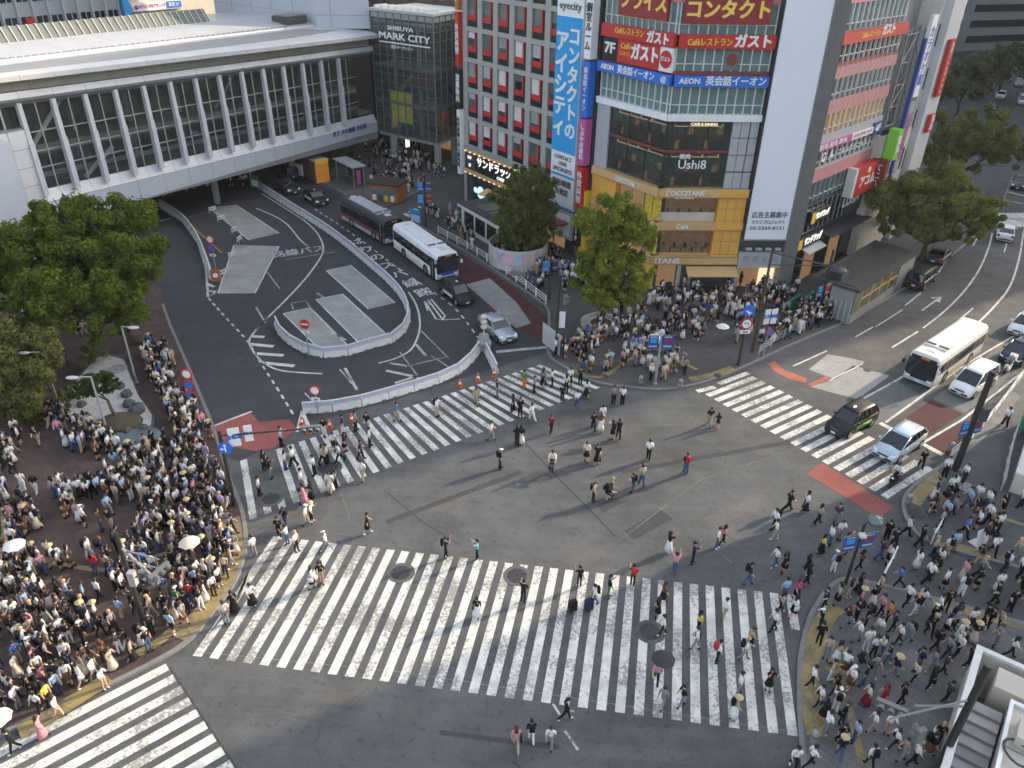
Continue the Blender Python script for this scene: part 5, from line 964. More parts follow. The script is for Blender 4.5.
for lb, p, a, k, c, st, lp in CARS: car(lb, (p.x, p.y, ROADZ + .012), a, k, c, None, st, lp)
FARC = [(1000, 98, 'white'), (1022, 104, 'offwhite'), (988, 84, 'midgrey'), (1006, 82, 'offwhite'), (975, 98, 'ice_blue'), (1018, 86, 'midgrey'), (1001, 70, 'white'), (1020, 70, 'offwhite'), (990, 110, 'dark')]
lbs = ['white car in the far traffic queue beside the street lamp', 'cream car at the right edge of the far traffic queue', 'grey car in the middle of the far traffic queue', 'pale van second from the right edge in the far queue', 'pale blue car next to the tall white sign building in the far queue', 'grey car behind the cream car in the far queue', 'white car near the end of the far queue', 'off white car farthest up the street at the right edge', 'dark car nearest the street trees in the far queue']
for (x, y, c), lb in zip(FARC, lbs): p = G(x, y); car(lb, (p.x, p.y, .012), R(238 + rnd.uniform(-6, 6)), rnd.choice(['hatch', 'van', 'sedan']), c, 'cars in the far traffic queue', detail=False)
def motorbike(label, pos, rz, col, box=None, name='motorbike', cat='motorbike'):
    T = empty(name, pos, rz, label, cat)
    for x in (.62, -.58):
        w_ = MB(); w_.lathe([(.16, -.05), (.26, -.06), (.28, 0), (.26, .06), (.16, .05)], (x, 0, .28), M('rubber'), 16, 'y'); w_ = w_.build('wheel', T); g = MB(); g.lathe([(.17, -.03), (.17, .03)], (x, 0, .28), M('rim'), 10, 'y'); g.build('rim', w_)
    g = MB(); loft(g, [[(x, -w_, zb), (x, -w_, zt), (x, 0, zt + .04), (x, w_, zt), (x, w_, zb), (x, -w_, zb)] for x, w_, zb, zt in ((-.85, .08, .45, .62), (-.5, .17, .3, .72), (-.1, .2, .24, .6), (.15, .2, .22, .4), (.35, .18, .24, .5), (.5, .17, .35, .85), (.62, .1, .5, .92))], M(col)); g.build('body', T, True)
    g = MB(); g.box((-.4, 0, .76), (.62, .28, .1), M('black')); g.build('seat', T)
    g = MB(); g.tube([(.62, 0, .28), (.45, 0, 1.0)], .035, M('dark'), 6); g.tube([(.42, -.33, 1.05), (.47, 0, 1.0), (.42, .33, 1.05)], .022, M('black'), 6); g.build('handlebar', T)
    g = MB(); g.ball((.6, 0, .78), (.07, .1, .09), M('head_lamp'), 8, 5); g.build('headlight', T)
    for s in (-1, 1): g = MB(); g.tube([(.44, s * .3, 1.05), (.42, s * .38, 1.25)], .012, M('black'), 4); g.ball((.42, s * .39, 1.28), (.03, .08, .05), M('black'), 6, 4); g.build('mirror', T)
    if box: g = MB(); g.box((-.8, 0, 1.02), (.5, .5, .46), M(box)); g.box((-.8, 0, .76), (.4, .3, .06), M('dark')); g.build('cargo_box', T); g = MB(); g.quad((.5, -.25, .85), (.5, .25, .85), (.32, .22, 1.45), (.32, -.22, 1.45), 'glass_tower'); g.build('windshield', T)
    return T
MB1 = G(893, 484); a1_ = head((901, 472), (885, 490)); motorbike('black motorbike ridden over the near end of the road zebra crossing', (MB1.x, MB1.y, .016), a1_, 'black')
MB2 = G(1006, 372); a2_ = head((1018, 358), (1003, 375)); motorbike('white delivery scooter with a cargo box behind the white minivan', (MB2.x, MB2.y, .012), a2_, 'white', 'white', 'delivery_scooter', 'scooter')
CYC = G(552, 472); ac = head((554, 462), (551, 474))
T = empty('bicycle', (CYC.x, CYC.y, .005), ac, 'dark bicycle ridden across the middle of the open crossing', 'bicycle')
for x in (.52, -.52):
    g = MB(); g.tube([(x + .32 * math.cos(t * math.pi / 8), 0, .33 + .32 * math.sin(t * math.pi / 8)) for t in range(17)], .018, M('rubber'), 5, False); w_ = g.build('wheel', T); g = MB()
    for k in range(8): t = k * math.pi / 4; g.tube([(x, 0, .33), (x + .31 * math.cos(t), 0, .33 + .31 * math.sin(t))], .004, M('steel'), 3)
    g.build('spokes', w_)
g = MB(); g.tube([(-.52, 0, .33), (-.2, 0, .8), (.36, 0, .78), (.52, 0, .33)], .018, M('charcoal'), 6); g.tube([(-.2, 0, .8), (-.05, 0, .3), (.36, 0, .75)], .018, M('charcoal'), 6); g.tube([(-.52, 0, .33), (-.05, 0, .3)], .014, M('charcoal'), 6); g.tube([(.36, 0, .75), (.34, 0, 1.0)], .018, M('charcoal'), 6); g.build('frame', T)
g = MB(); g.tube([(.2, -.28, 1.0), (.36, 0, 1.02), (.2, .28, 1.0)], .014, M('steel'), 5); g.build('handlebar', T); g = MB(); g.box((-.23, 0, .88), (.26, .15, .06), M('black')); g.build('saddle', T); g = MB(); g.box((.6, 0, .82), (.28, .34, .24), M('dark')); g.build('basket', T)
# ================================================================ TREES
def leafcloud(mb, c, r, n, size, m, rg, sub=14, top=False):
    """leaves gathered in sub-clumps over an uneven ellipsoid"""
    subs = []
    for _ in range(sub):
        while True:
            d = Vector((rg.gauss(0, 1), rg.gauss(0, 1), rg.gauss(.15, .9)))
            if d.length > .1: break
        d.normalize(); k = rg.uniform(.5, 1.08); subs.append((Vector((c[0] + d.x * r[0] * k, c[1] + d.y * r[1] * k, c[2] + d.z * r[2] * k)), rg.uniform(.17, .36) * min(r)))
    for i in range(n):
        q, rr = subs[i % sub]; d = Vector((rg.gauss(0, 1), rg.gauss(0, 1), rg.gauss(0, .75))).normalized() * rr * rg.uniform(.3, 1.12) ** .7
        p = q + d; nn = (d.normalized() * .8 + Vector((rg.uniform(-1, 1), rg.uniform(-1, 1), rg.uniform(-.2, 1.3)))).normalized(); t = nn.orthogonal().normalized(); t = Matrix.Rotation(rg.uniform(0, 6.28), 3, nn) @ t; b = nn.cross(t); s = size * rg.uniform(.6, 1.3)
        mb.add([p - t * s, p + b * s * .45 + nn * s * .1, p + t * s, p - b * s * .45 + nn * s * .1], [(0, 1, 2, 3)], m)
def tree(name, label, base, clumps, m, size, n, tr, group=None, lean=(0, 0), seed=1, cat='tree'):
    rg = random.Random(seed); T = empty(name, (0, 0, 0), 0, label, cat, group); ctr = sum((Vector(c) for c, r in clumps), Vector()) / len(clumps); fork = Vector((base[0] + (ctr.x - base[0]) * .25, base[1] + (ctr.y - base[1]) * .25, base[2] + (min(c[2] - r[2] for c, r in clumps) - base[2]) * .8 + .3))
    mb = MB(); b = Vector(base); mb.tube([b - Vector((0, 0, .1)), b + Vector((0, 0, .35)), b.lerp(fork, .5) + Vector((rg.uniform(-.15, .15), rg.uniform(-.15, .15), 0)), fork], [tr * 1.5, tr * 1.05, tr * .9, tr * .75], M('leaf_trunk'), 10); tk = mb.build('trunk', T, True)
    mb = MB()
    for c, r in clumps:
        c = Vector(c); mid_ = fork.lerp(c, .5) + Vector((rg.uniform(-.4, .4), rg.uniform(-.4, .4), -.2)); mb.tube([fork, mid_, c], [tr * .55, tr * .38, tr * .15], M('leaf_trunk'), 7)
        for k in range(6): e = c + Vector((rg.uniform(-1, 1) * r[0], rg.uniform(-1, 1) * r[1], rg.uniform(-.3, .9) * r[2])) * .8; mb.tube([mid_.lerp(c, rg.uniform(.2, 1)), e], [tr * .16, tr * .05], M('leaf_trunk'), 5)
    mb.build('limbs', T, True); mb = MB(); tv = sum((r[0] * r[1] * r[2]) ** (2 / 3) for c, r in clumps)
    for c, r in clumps: k = (r[0] * r[1] * r[2]) ** (2 / 3) / tv; leafcloud(mb, c, r, int(n * k), size, m, rg, max(16, int(70 * k * len(clumps) / 2)))
    mb.build('crown', T); return T
def at(x, y, Y):
    """point seen at a pixel at the distance Y ahead"""
    d = ray(x, y); t = Y / d.y; return Vector((d.x * t, Y, CH + d.z * t))
ms = M
def cl(x, y, Y, r): p = at(x, y, Y); return ((p.x, p.y, p.z), r)
tree('plaza_tree', 'huge spreading dark green tree beside the bus terminal road', (-30.5, 55.5, KZ), [cl(45, 250, 56, (4.6, 4, 2.6)), cl(100, 232, 57, (4.4, 4, 2.6)), cl(128, 258, 56, (2.3, 3, 2.3)), cl(70, 285, 53, (4.6, 4, 2.7)), cl(120, 302, 52, (2.1, 2.4, 2.0)), cl(92, 320, 51, (2.2, 2.4, 1.6)), cl(10, 245, 57, (3, 3, 1.8)), cl(40, 310, 52, (2.6, 2.6, 1.8)), cl(68, 218, 58, (3.0, 3, 1.7)), cl(20, 275, 55, (2.8, 3, 2))], M('leaf_plaza'), .17, 95000, .55, None, (0, 0), 3)
tree('plaza_tree', 'duller olive tree at the left edge in front of the huge tree', (-38, 47, KZ), [cl(15, 375, 45, (3.0, 3, 2.0)), cl(-15, 345, 46, (3, 3, 2)), cl(30, 345, 47, (2.2, 2.4, 1.5)), cl(20, 405, 44, (1.8, 2, 1.2))], M('leaf_olive'), .16, 32000, .35, None, (0, 0), 4)
pb = G(517, 262); tree('street_tree', 'dense olive street tree rising inside the round painted wall', (pb.x, pb.y, KZ), [cl(527, 190, pb.y, (2.4, 2.2, 2.2)), cl(516, 215, pb.y - .4, (2.2, 2, 1.9)), cl(540, 213, pb.y, (2.0, 2, 1.9)), cl(528, 236, pb.y - .4, (2.3, 2, 1.3)), cl(505, 200, pb.y, (1.6, 1.6, 1.4)), cl(526, 212, pb.y, (2.2, 2, 2)), cl(522, 178, pb.y, (1.7, 1.6, 1.2)), cl(512, 232, pb.y - .3, (1.7, 1.6, 1.3)), cl(546, 232, pb.y - .2, (1.5, 1.6, 1.3))], M('leaf_olive'), .13, 52000, .26, 'street trees on the shop plaza', (0, 0), 5)
pc = G(601, 326); tree('street_tree', 'tall fresh green tree standing in a curved stone planter before the cosmetics shop', (pc.x, pc.y, KZ + .4), [cl(612, 212, pc.y + .5, (2.3, 2.2, 1.5)), cl(592, 222, pc.y, (1.6, 1.7, 1.3)), cl(634, 226, pc.y + .4, (1.9, 2, 1.3)), cl(600, 262, pc.y - .3, (1.9, 2, 1.5)), cl(628, 268, pc.y, (2.0, 2, 1.5)), cl(605, 294, pc.y - .6, (2.1, 2, 1.2)), cl(632, 296, pc.y - .3, (1.6, 1.7, 1.0)), cl(646, 240, pc.y + .5, (1.3, 1.4, 1)), cl(614, 244, pc.y, (2.0, 2, 1.5)), cl(588, 280, pc.y - .4, (1.6, 1.6, 1.4))], M('leaf_fresh'), .12, 62000, .27, 'street trees on the shop plaza', (0, 0), 6)
p1_ = G(921, 262); tree('street_tree', 'broad street tree overhanging the parked dark cars by the road', (p1_.x, p1_.y, KZ), [cl(905, 195, p1_.y, (3.4, 3.2, 2.2)), cl(940, 185, p1_.y + 1, (3.6, 3.2, 2.4)), cl(970, 205, p1_.y + 1.5, (3.0, 3, 2.0)), cl(930, 220, p1_.y, (3.6, 3, 1.9)), cl(960, 228, p1_.y + .5, (2.6, 2.6, 1.5)), cl(893, 215, p1_.y - .3, (1.8, 2, 1.3)), cl(925, 205, p1_.y, (3.4, 3, 2)), cl(905, 228, p1_.y - .4, (2.4, 2.4, 1.3)), cl(985, 222, p1_.y + 1, (1.8, 2, 1.3))], M('leaf_street'), .16, 60000, .3, 'street trees along the road', (0, 0), 7)
tree('street_tree', 'second street tree further up the road behind the broad one', (57, 101, KZ), [cl(975, 130, 100, (4.6, 4.2, 2.8)), cl(950, 150, 100, (3.4, 3.4, 2.5)), cl(1002, 148, 101, (4.2, 3.6, 2.4)), cl(985, 158, 99, (4, 3.4, 2))], M('leaf_street'), .2, 40000, .32, 'street trees along the road', (0, 0), 8)
for i, (x, y, Y) in enumerate(((972, 62, 150), (1012, 52, 170))):
    q = at(x, y, Y); tree('distant_tree', ('distant street tree beside the white sign tower far up the road', 'distant tree at the right edge beyond the car queue')[i], (q.x, q.y, 0), [((q.x, q.y, 6.5), (5, 5, 4)), ((q.x + 2, q.y, 9), (3.8, 3.5, 2.6)), ((q.x - 3, q.y, 5.5), (3.2, 3, 2.6))], M('leaf_far'), .4, 5000, .3, 'distant trees up the road', (0, 0), 20 + i)
mat('glass_olive', (.13, .125, .075), .12, var=.3, scale=1.2, spec=.7)
# ================================================================ STREET FURNITURE
def P3(x, y): p = G(x, y); p.z = zsurf(p); return p
mat('signal_grey', (.13, .135, .135), .5, var=.05)
# plastic barriers
def barrier_line(pts, label, group, tall=True, seg=2.0):
    P = smooth([G(*p) for p in pts], 6); d = [0]
    for i in range(1, len(P)): d.append(d[-1] + (P[i] - P[i - 1]).length)
    def atl(s):
        for i in range(1, len(P)):
            if d[i] >= s: return P[i - 1].lerp(P[i], (s - d[i - 1]) / max(d[i] - d[i - 1], 1e-6))
        return P[-1]
    n = max(1, round(d[-1] / seg))
    for i in range(n):
        a, b = atl(d[-1] * i / n), atl(d[-1] * (i + 1) / n); c = (a + b) / 2; L = (b - a).length - .03; rz = math.atan2(b.y - a.y, b.x - a.x)
        T = empty('road_barrier', (c.x, c.y, .012), rz, label, 'barrier', group); T.scale = (1, .85, .82); g = MB()
        g.hexa([(-L / 2, -.24, 0), (L / 2, -.24, 0), (L / 2, .24, 0), (-L / 2, .24, 0), (-L / 2, -.11, .5), (L / 2, -.11, .5), (L / 2, .11, .5), (-L / 2, .11, .5)], 'barrier_white')
        for k in (-.3, .3): g.box((k * L, 0, .06), (.3, .49, .1), M('grey'))
        g.build('base', T)
        if tall:
            g = MB(); g.box((0, 0, .78), (L, .07, .46), M('lavender')); g.box((0, 0, 1.03), (L + .02, .13, .08), M('barrier_white')); g.box((0, 0, .55), (L, .12, .08), M('barrier_white')); g.box((-L / 2 + .03, 0, .75), (.07, .12, .6), M('barrier_white')); g.build('panel', T)
barrier_line([(258, 187), (285, 205), (332, 235), (375, 270), (397, 291), (406, 305), (409, 318), (403, 333), (390, 343), (361, 350), (333, 358), (300, 350), (280, 334), (276, 325)], 'white block barrier with a lavender panel in the curved line round the bus bays', 'barriers round the bus bays')
barrier_line([(303, 413), (345, 409), (395, 396), (440, 382), (457, 374), (470, 363), (480, 350)], 'white block barrier with a lavender panel along the zebra crossing', 'barriers along the zebra crossing')
barrier_line([(486, 352), (491, 362), (497, 374)], 'white block barrier on the short leg beside the concrete post base', 'barriers by the post base', True, 1.5)
barrier_line([(160, 206), (182, 220), (198, 241), (207, 262), (212, 280)], 'low white barrier in the line curving from under the bridge to the orange sign', 'barriers along the exit lane', True, 2.2)
for i, (x, y, a, lb) in enumerate(((213, 213, .9, 'white sawhorse barricade nearest the bridge on the first bay'), (222, 222, .8, 'white sawhorse barricade second from the bridge'), (235, 234, 1.2, 'white folding barricade by the corner of the first bay'), (240, 243, 1.4, 'leaning white barricade at the tip of the first bay'), (233, 259, 1.0, 'white A frame barricade by the yellow line'), (224, 277, 1.0, 'white A frame barricade behind the orange sign'))):
    p = P3(x, y); T = empty('barricade', (p.x, p.y, .01), a, lb, 'barricade', 'white barricades'); T.scale = (.8, .8, .8); 
    for s in (-1, 1): g = MB(); g.tube([(s * .55, -.25, 0), (s * .5, 0, .95)], .03, M('lightgrey'), 5); g.tube([(s * .55, .25, 0), (s * .5, 0, .95)], .03, M('lightgrey'), 5); g.build('leg', T)
    for z in (.5, .85): g = MB(); g.box((0, 0, z), (1.2, .06, .2), M('offwhite')); g.build('board', T)
def cone(x, y, lb):
    p = P3(x, y); T = empty('traffic_cone', (p.x, p.y, p.z + .012), 0, lb, 'cone', 'orange traffic cones'); g = MB(); g.box((0, 0, .03), (.38, .38, .06), M('cone_orange')); g.build('base', T)
    g = MB(); g.lathe([(.15, .06), (.04, .7)], (0, 0, 0), M('cone_orange'), 12); k = g.build('cone', T, True); g = MB(); g.lathe([(.118, .28), (.09, .44)], (0, 0, 0), M('white'), 12); g.build('white_band', T)
for x, y, lb in ((309, 433, 'orange cone at the end of the white kerb line by the red paving'), (302, 425, 'orange cone beside the yellow bag at the barrier end'), (330, 428, 'orange cone in front of the round sign post'), (352, 422, 'orange cone midway along the left barriers'), (460, 387, 'orange cone left of the grey barrier feet'), (478, 381, 'grey and orange cone between the two cones by the post base'), (494, 376, 'orange cone at the short barrier leg')): cone(x, y, lb)
def pole(name, lb, cat, base, top_px=None, h=None, r=.09, m='pole_grey', taper=.7):
    p = P3(*base); h = h or rise(Vector((p.x, p.y, 0)), *top_px) - p.z; T = empty(name, (p.x, p.y, p.z), 0, lb, cat); g = MB(); g.tube([(0, 0, -.05), (0, 0, h)], [r, r * taper], M(m), 10); g.lathe([(r * 1.9, 0), (r * 1.9, .05), (r, .07)], (0, 0, 0), M(m), 10); g.build('pole', T); return T, h
def plate(T, c, ang, r, m, name='sign_plate', rim=None, bar=None, square=None):
    """round or square plate facing ang (0 = towards -Y)"""
    mx = Matrix.Rotation(ang, 4, 'Z') @ Matrix(((1, 0, 0, 0), (0, 0, -1, 0), (0, 1, 0, 0), (0, 0, 0, 1))); g = MB()
    if square: w_, h_ = square; g.box((0, 0, 0), (w_, h_, .04), M(m))
    else:
        g.lathe([(.01, -.02), (r, -.02), (r, .02), (.01, .02)], (0, 0, 0), M(rim or m), 24)
        if rim: g.lathe([(r * .72, .02), (r * .72, .028), (.01, .028)], (0, 0, 0), M(m), 24)
        if bar: n0 = len(g.v); g.box((0, 0, .034), (r * 1.5, r * .28, .012), M(bar))
    g.v = [tuple(mx @ Vector(v) + Vector(c)) for v in g.v]; o = g.build(name, T); m4 = mx.copy(); m4.translation = Vector(c) - mx.to_3x3() @ Vector((0, 0, 0)); return o, m4
def ptext(o, m4, s, sz, m, w_=None, dz=.035, dy=0, bold=.04): text(s, sz, m, m4 @ Matrix.Translation((0, dy, dz)), 'lettering', o, bold, width=w_)
def arrowmark(o, m4, r, kind, m='white'):
    g = MB()
    if kind == 'T': L = [((0, -.6), (0, .1), .2), ((0, 0), (0, .55), .2), ((0, -.1), (-.5, -.1), .18)]; tips = [((0, .8), (-.3, .4), (.3, .4)), ((-.75, -.1), (-.4, .2), (-.4, -.4))]
    else: L = [((-.5, 0), (.1, -.2), .2)]; tips = [((.1, -.75), (-.3, -.2), (.5, -.2))]
    if kind == 'L': L = [((-.35, .25), (.45, .25), .22), ((.35, .3), (.35, -.5), .22)]; tips = [((-.75, .25), (-.3, .65), (-.3, -.15))]
    for k, (a, b, w_) in enumerate(L):
        a, b = Vector((*a, 0)) * r, Vector((*b, 0)) * r; d = (b - a).normalized(); n = Vector((-d.y, d.x, 0)) * w_ * r / 2; z = Vector((0, 0, .034 + k * .003)); g.add([m4 @ (a - n + z), m4 @ (b - n + z), m4 @ (b + n + z), m4 @ (a + n + z)], [(0, 1, 2, 3)], M(m))
    for k, t in enumerate(tips): g.add([m4 @ (Vector((*q, 0)) * r + Vector((0, 0, .043 + k * .003))) for q in t], [(0, 1, 2)], M(m))
    g.build('arrow', o)
def signal(T, c, ang, horiz=True, n=3, name='traffic_light', on=None):
    g = MB(); ca, sa = math.cos(ang), math.sin(ang); W = .38 * n
    g.box(c, (W, .2, .4) if horiz else (.38, .2, W), M('signal_grey'), ang); o = g.build(name, T)
    for k in range(n):
        off = (k - (n - 1) / 2) * .36; g = MB(); x, z = (off, 0) if horiz else (0, -off); q = Vector((c[0] + x * ca + .12 * sa, c[1] + x * sa - .12 * ca, c[2] + z)); g.lathe([(.14, 0), (.14, .03), (.01, .03)], (0, 0, 0), M('signal_off' if on != k else 'led_red'), 12)
        g.v = [tuple(q + Vector((v[0] * ca + v[2] * sa, v[0] * sa - v[2] * ca, v[1]))) for v in g.v]; g.build('lens', o)
        g = MB(); n_ = 8; vs = []
        for t in range(n_ + 1): th = math.pi * t / n_; vs += [(.155 * math.cos(th), 0, .155 * math.sin(th)), (.155 * math.cos(th), -.22, .155 * math.sin(th))]
        g.add([tuple(q + Vector((v[0] * ca - v[1] * sa, v[0] * sa + v[1] * ca, v[2]))) for v in vs], [(2 * i, 2 * i + 1, 2 * i + 3, 2 * i + 2) for i in range(n_)], M('signal_grey')); g.build('visor', o)
    return o
def flags(T, z, ang, cols=('navy_sign', 'navy_sign'), w_=.75, h=1.15):
    for i, s in enumerate((-1, 1)):
        ca, sa = math.cos(ang), math.sin(ang); c = (s * (w_ / 2 + .16) * ca, s * (w_ / 2 + .16) * sa, z); g = MB(); g.box(c, (w_, .03, h), M(cols[i]), ang); b = g.build('banner', T)
        g = MB(); g.box((c[0], c[1], z - h * .28), (w_ * .8, .036, h * .12), M('panel_grey'), ang); g.box((c[0], c[1], z + h * .12), (w_ * .62, .036, h * .3), M('maroon_sign' if i else 'sky_sign'), ang); g.box((c[0], c[1], z + h * .38), (w_ * .7, .036, h * .08), M('lightgrey'), ang); g.build('print', b)
        g = MB(); g.tube([(0, 0, z + h / 2), (c[0] * 1.9, c[1] * 1.9, z + h / 2)], .02, M('grey'), 5); g.tube([(0, 0, z - h / 2), (c[0] * 1.9, c[1] * 1.9, z - h / 2)], .02, M('grey'), 5); g.build('bracket', T)
# street lamps on the plaza
for base, top, hd_, lb in (((59, 405), (42, 352), -1, 'grey street lamp at the left corner of the stone fountain bed'), ((109, 437), (90, 377), -1, 'grey street lamp standing in front of the pine bonsai'), ((137, 384), (119, 327), 1, 'grey street lamp on the inner edge of the fountain bed by the big tree')):
    T, h = pole('street_lamp', lb, 'street lamp', base, top, None, .08, 'pole_grey', .8); g = MB(); g.tube([(0, 0, h), (hd_ * .25, -.15, h + .08), (hd_ * .9, -.3, h + .1)], .05, M('pole_grey'), 7); g.build('arm', T); g = MB(); g.ball((hd_ * 1.0, -.32, h + .1), (.42, .2, .1), M('lightgrey'), 12, 6); k = g.build('lamp_head', T, True); g = MB(); g.ball((hd_ * 1.0, -.32, h + .06), (.3, .14, .07), M('white'), 10, 5); g.build('lamp_glass', T)
# signal post, plaza corner with blue arrow
T, h = pole('signal_pole', 'dark signal pole at the plaza corner carrying a blue arrow sign', 'signal pole', (235, 507), (220, 431), None, .12, 'pole_dark', .8)
o, m4 = plate(T, (.25, -.2, h - 1.0), .1, .4, 'blue_sign'); arrowmark(o, m4, .4, 'T'); o, m4 = plate(T, (.75, .1, h - .45), .3, 0, 'white_sign', 'word_sign', square=(.62, 1.2)); ptext(o, m4, '自転車', .3, 'blue_sign'); o, m4 = plate(T, (1.5, .3, h - .3), .3, 0, 'white_sign', 'word_sign', square=(.45, 1.05)); ptext(o, m4, '除く', .24, 'blue_sign')
g = MB(); g.tube([(0, 0, h - .3), (4.6, .7, h - .2)], .05, M('pole_dark'), 6); g.build('arm', T); signal(T, (4.9, .7, h - .2), R(10)); 
# near left signal mast
T, h = pole('signal_pole', 'tall dark signal pole with ladder bars at the near plaza corner', 'signal pole', (147, 631), (116, 532), None, .13, 'pole_dark', .8)
g = MB()
for z in (h - 1.6, h - 1.0): g.tube([(0, 0, z), (1.9, -.5, z - .1)], .035, M('grey'), 6)
for k in range(4): g.tube([(.4 + k * .45, -.1 - k * .12, h - 1.6), (.4 + k * .45, -.1 - k * .12, h - 1.0)], .025, M('grey'), 5)
g.build('arm', T); signal(T, (2.0, -.9, h - 1.5), R(70)); signal(T, (1.2, -.5, h - 2.2), R(-20)); g = MB(); g.box((.25, -.2, h - 2.6), (.3, .3, .8), M('midgrey')); g.build('control_box', T); g = MB(); g.tube([(.1, -.05, h - .9), (1.35, -.5, h - 2.1)], .07, M('grey'), 8); g.build('brace', T)
# lamp-and-banner posts
T, h = pole('banner_pole', 'grey post with a pair of blue banner flags at the shop plaza kerb', 'banner pole', (655, 385), (661, 335), None, .09, 'pole_grey', .8); flags(T, h - .6, .05); g = MB(); g.ball((0, 0, h + .2), (.22, .22, .3), M('lightgrey'), 10, 6); g.build('lamp', T)
T, h = pole('banner_pole', 'dark post with blue banner flags beside the painted round wall', 'banner pole', (549, 300), (551, 258), None, .07, 'pole_dark', .8); flags(T, h - .7, .4, ('sky_sign', 'navy_sign'), .6, 1.0)
T, h = pole('banner_pole', 'dark post with two tiers of banner flags at the bus lane corner', 'banner pole', (426, 228), (426, 180), None, .09, 'pole_dark', .9); flags(T, h - .7, .1, ('blue_sign', 'navy_sign'), .6, .9); flags(T, h - 2.1, .1, ('sky_sign', 'maroon_sign'), .6, .9)
T, h = pole('signal_pole', 'thick black pole with banner flags beside the red bus lane', 'signal pole', (955, 470), (988, 370), None, .22, 'pole_dark', .8); flags(T, 3.2, .35, ('navy_sign', 'navy_sign'), .75, 1.1); g = MB(); g.box((.2, -.35, 4.4), (.4, .4, .9), M('charcoal')); g.build('control_box', T); g = MB(); g.tube([(0, 0, h - .6), (1.6, 1.2, h - .4)], .06, M('pole_dark'), 6); g.build('arm', T)
T, h = pole('street_lamp', 'street lamp with a glass dome and blue flags at the near pavement corner', 'street lamp', (845, 585), (862, 523), None, .08, 'pole_dark', .9); g = MB(); g.tube([(0, 0, h), (.5, .2, h + .2)], .04, M('pole_dark'), 6); g.build('arm', T); g = MB(); g.ball((.6, .22, h + .05), (.42, .42, .3), M('glass_green'), 14, 7); g.build('glass_dome', T, True); flags(T, h - 1.2, .25, ('navy_sign', 'navy_sign'), .75, 1.0); g = MB(); g.box((-.1, -.3, h - .5), (.3, .3, .15), M('offwhite')); g.build('lantern', T)
T, h = pole('banner_pole', 'dark blue post with a banner flag at the subway entrance front', 'banner pole', (816, 323), (835, 250), None, .1, 'navy_paint', .9); flags(T, 3.0, .6, ('navy_sign', 'maroon_sign'), .7, 1.0)
T, h = pole('signal_pole', 'brown signal pole with a long arm at the shop plaza crossing', 'signal pole', (752, 353), (769, 252), None, .13, 'pole_brown', .75); g = MB(); g.tube([(0, 0, h), (4.0, -1.8, h - .3)], .07, M('pole_brown'), 7); g.tube([(0, 0, h - 1), (3.6, -1.6, h - .35)], .04, M('pole_brown'), 6); g.build('arm', T); o, m4 = plate(T, (.6, -.1, 3.2), .3, 0, 'white_sign', 'word_sign', square=(.5, 1.3)); ptext(o, m4, '左折', .34, 'blue_sign'); o, m4 = plate(T, (1.2, .05, 3.2), .3, 0, 'white_sign', 'word_sign', square=(.5, 1.3)); ptext(o, m4, '車線', .34, 'blue_sign')
T, h = pole('sign_post', 'dark post with a blue arrow above a red ringed sign', 'sign post', (738, 366), (747, 306), None, .1, 'pole_dark', .9); o, m4 = plate(T, (0, -.15, h - .3), .1, .48, 'blue_sign'); arrowmark(o, m4, .48, 'D'); o, m4 = plate(T, (0, -.15, h - 1.4), .1, .48, 'white_sign', rim='red_sign'); arrowmark(o, m4, .3, 'L', 'blue_sign'); o, m4 = plate(T, (0, -.15, h - 2.1), .1, 0, 'white_sign', 'word_sign', square=(.8, .3)); ptext(o, m4, '8-20', .22, 'grey_text')
T, h = pole('sign_post', 'pale post with a small blue and red no parking sign by the shop plaza rail', 'sign post', (763, 356), (766, 330), None, .05, 'pole_grey', 1); plate(T, (.1, -.1, h - .1), .2, .34, 'blue_sign', rim='red_sign')
# centre post of the bus lane
T, h = pole('signal_pole', 'dark signal pole at the kerb end of the terminal zebra crossing', 'signal pole', (556, 354), (560, 276), None, .12, 'pole_dark', .8); g = MB(); g.tube([(0, 0, h - .6), (-3.1, 1.4, h - .3)], .05, M('pole_dark'), 6); g.build('arm', T); signal(T, (-3.2, 1.3, h - .4), R(160)); signal(T, (.5, -.3, h - 1.8), R(60), False, 2); g = MB(); g.box((.35, .3, 2.8), (.5, .06, 1.4), M('white_sign')); g.build('notice', T)
g = MB(); p = P3(557, 352); T = empty('slanted_board', (p.x - .5, p.y + .3, p.z), R(-60), 'leaning white hoarding panel beside the dark signal pole', 'hoarding'); g.box((0, 0, .9), (2.6, .08, 1.8), M('lightgrey')); g.build('panel', T)
for (b, t, lb, pl) in (((309, 355), (306, 320), 'no entry sign on a slim post behind the curved barriers', [('red_sign', 'red_sign', 'white')]), ((218, 280), (210, 236), 'slim post with a red ringed sign above a blue sign by the yellow line', [('white_sign', 'red_sign', None), ('blue_sign', 'red_sign', None)]), ((318, 413), (315, 386), 'red ringed round sign on a post behind the zebra barriers', [('white_sign', 'red_sign', None)]), ((196, 413), (184, 370), 'post with three stacked red ringed signs at the plaza kerb', [('white_sign', 'red_sign', None), ('blue_sign', 'red_sign', None), ('blue_sign', 'red_sign', None)])):
    T, h = pole('sign_post', lb, 'sign post', b, t, None, .045, 'pole_grey', 1)
    for k, (m, rm, br) in enumerate(pl): o, m4 = plate(T, (0, -.09, h - .3 - k * .85), -.1, .40, m, rim=rm if m != rm else None, bar=br)
    o, m4 = plate(T, (0, -.09, h - .3 - len(pl) * .85 + .15), -.1, 0, 'white_sign', 'word_sign', square=(.6, .22)); ptext(o, m4, '8-20', .15, 'grey_text')
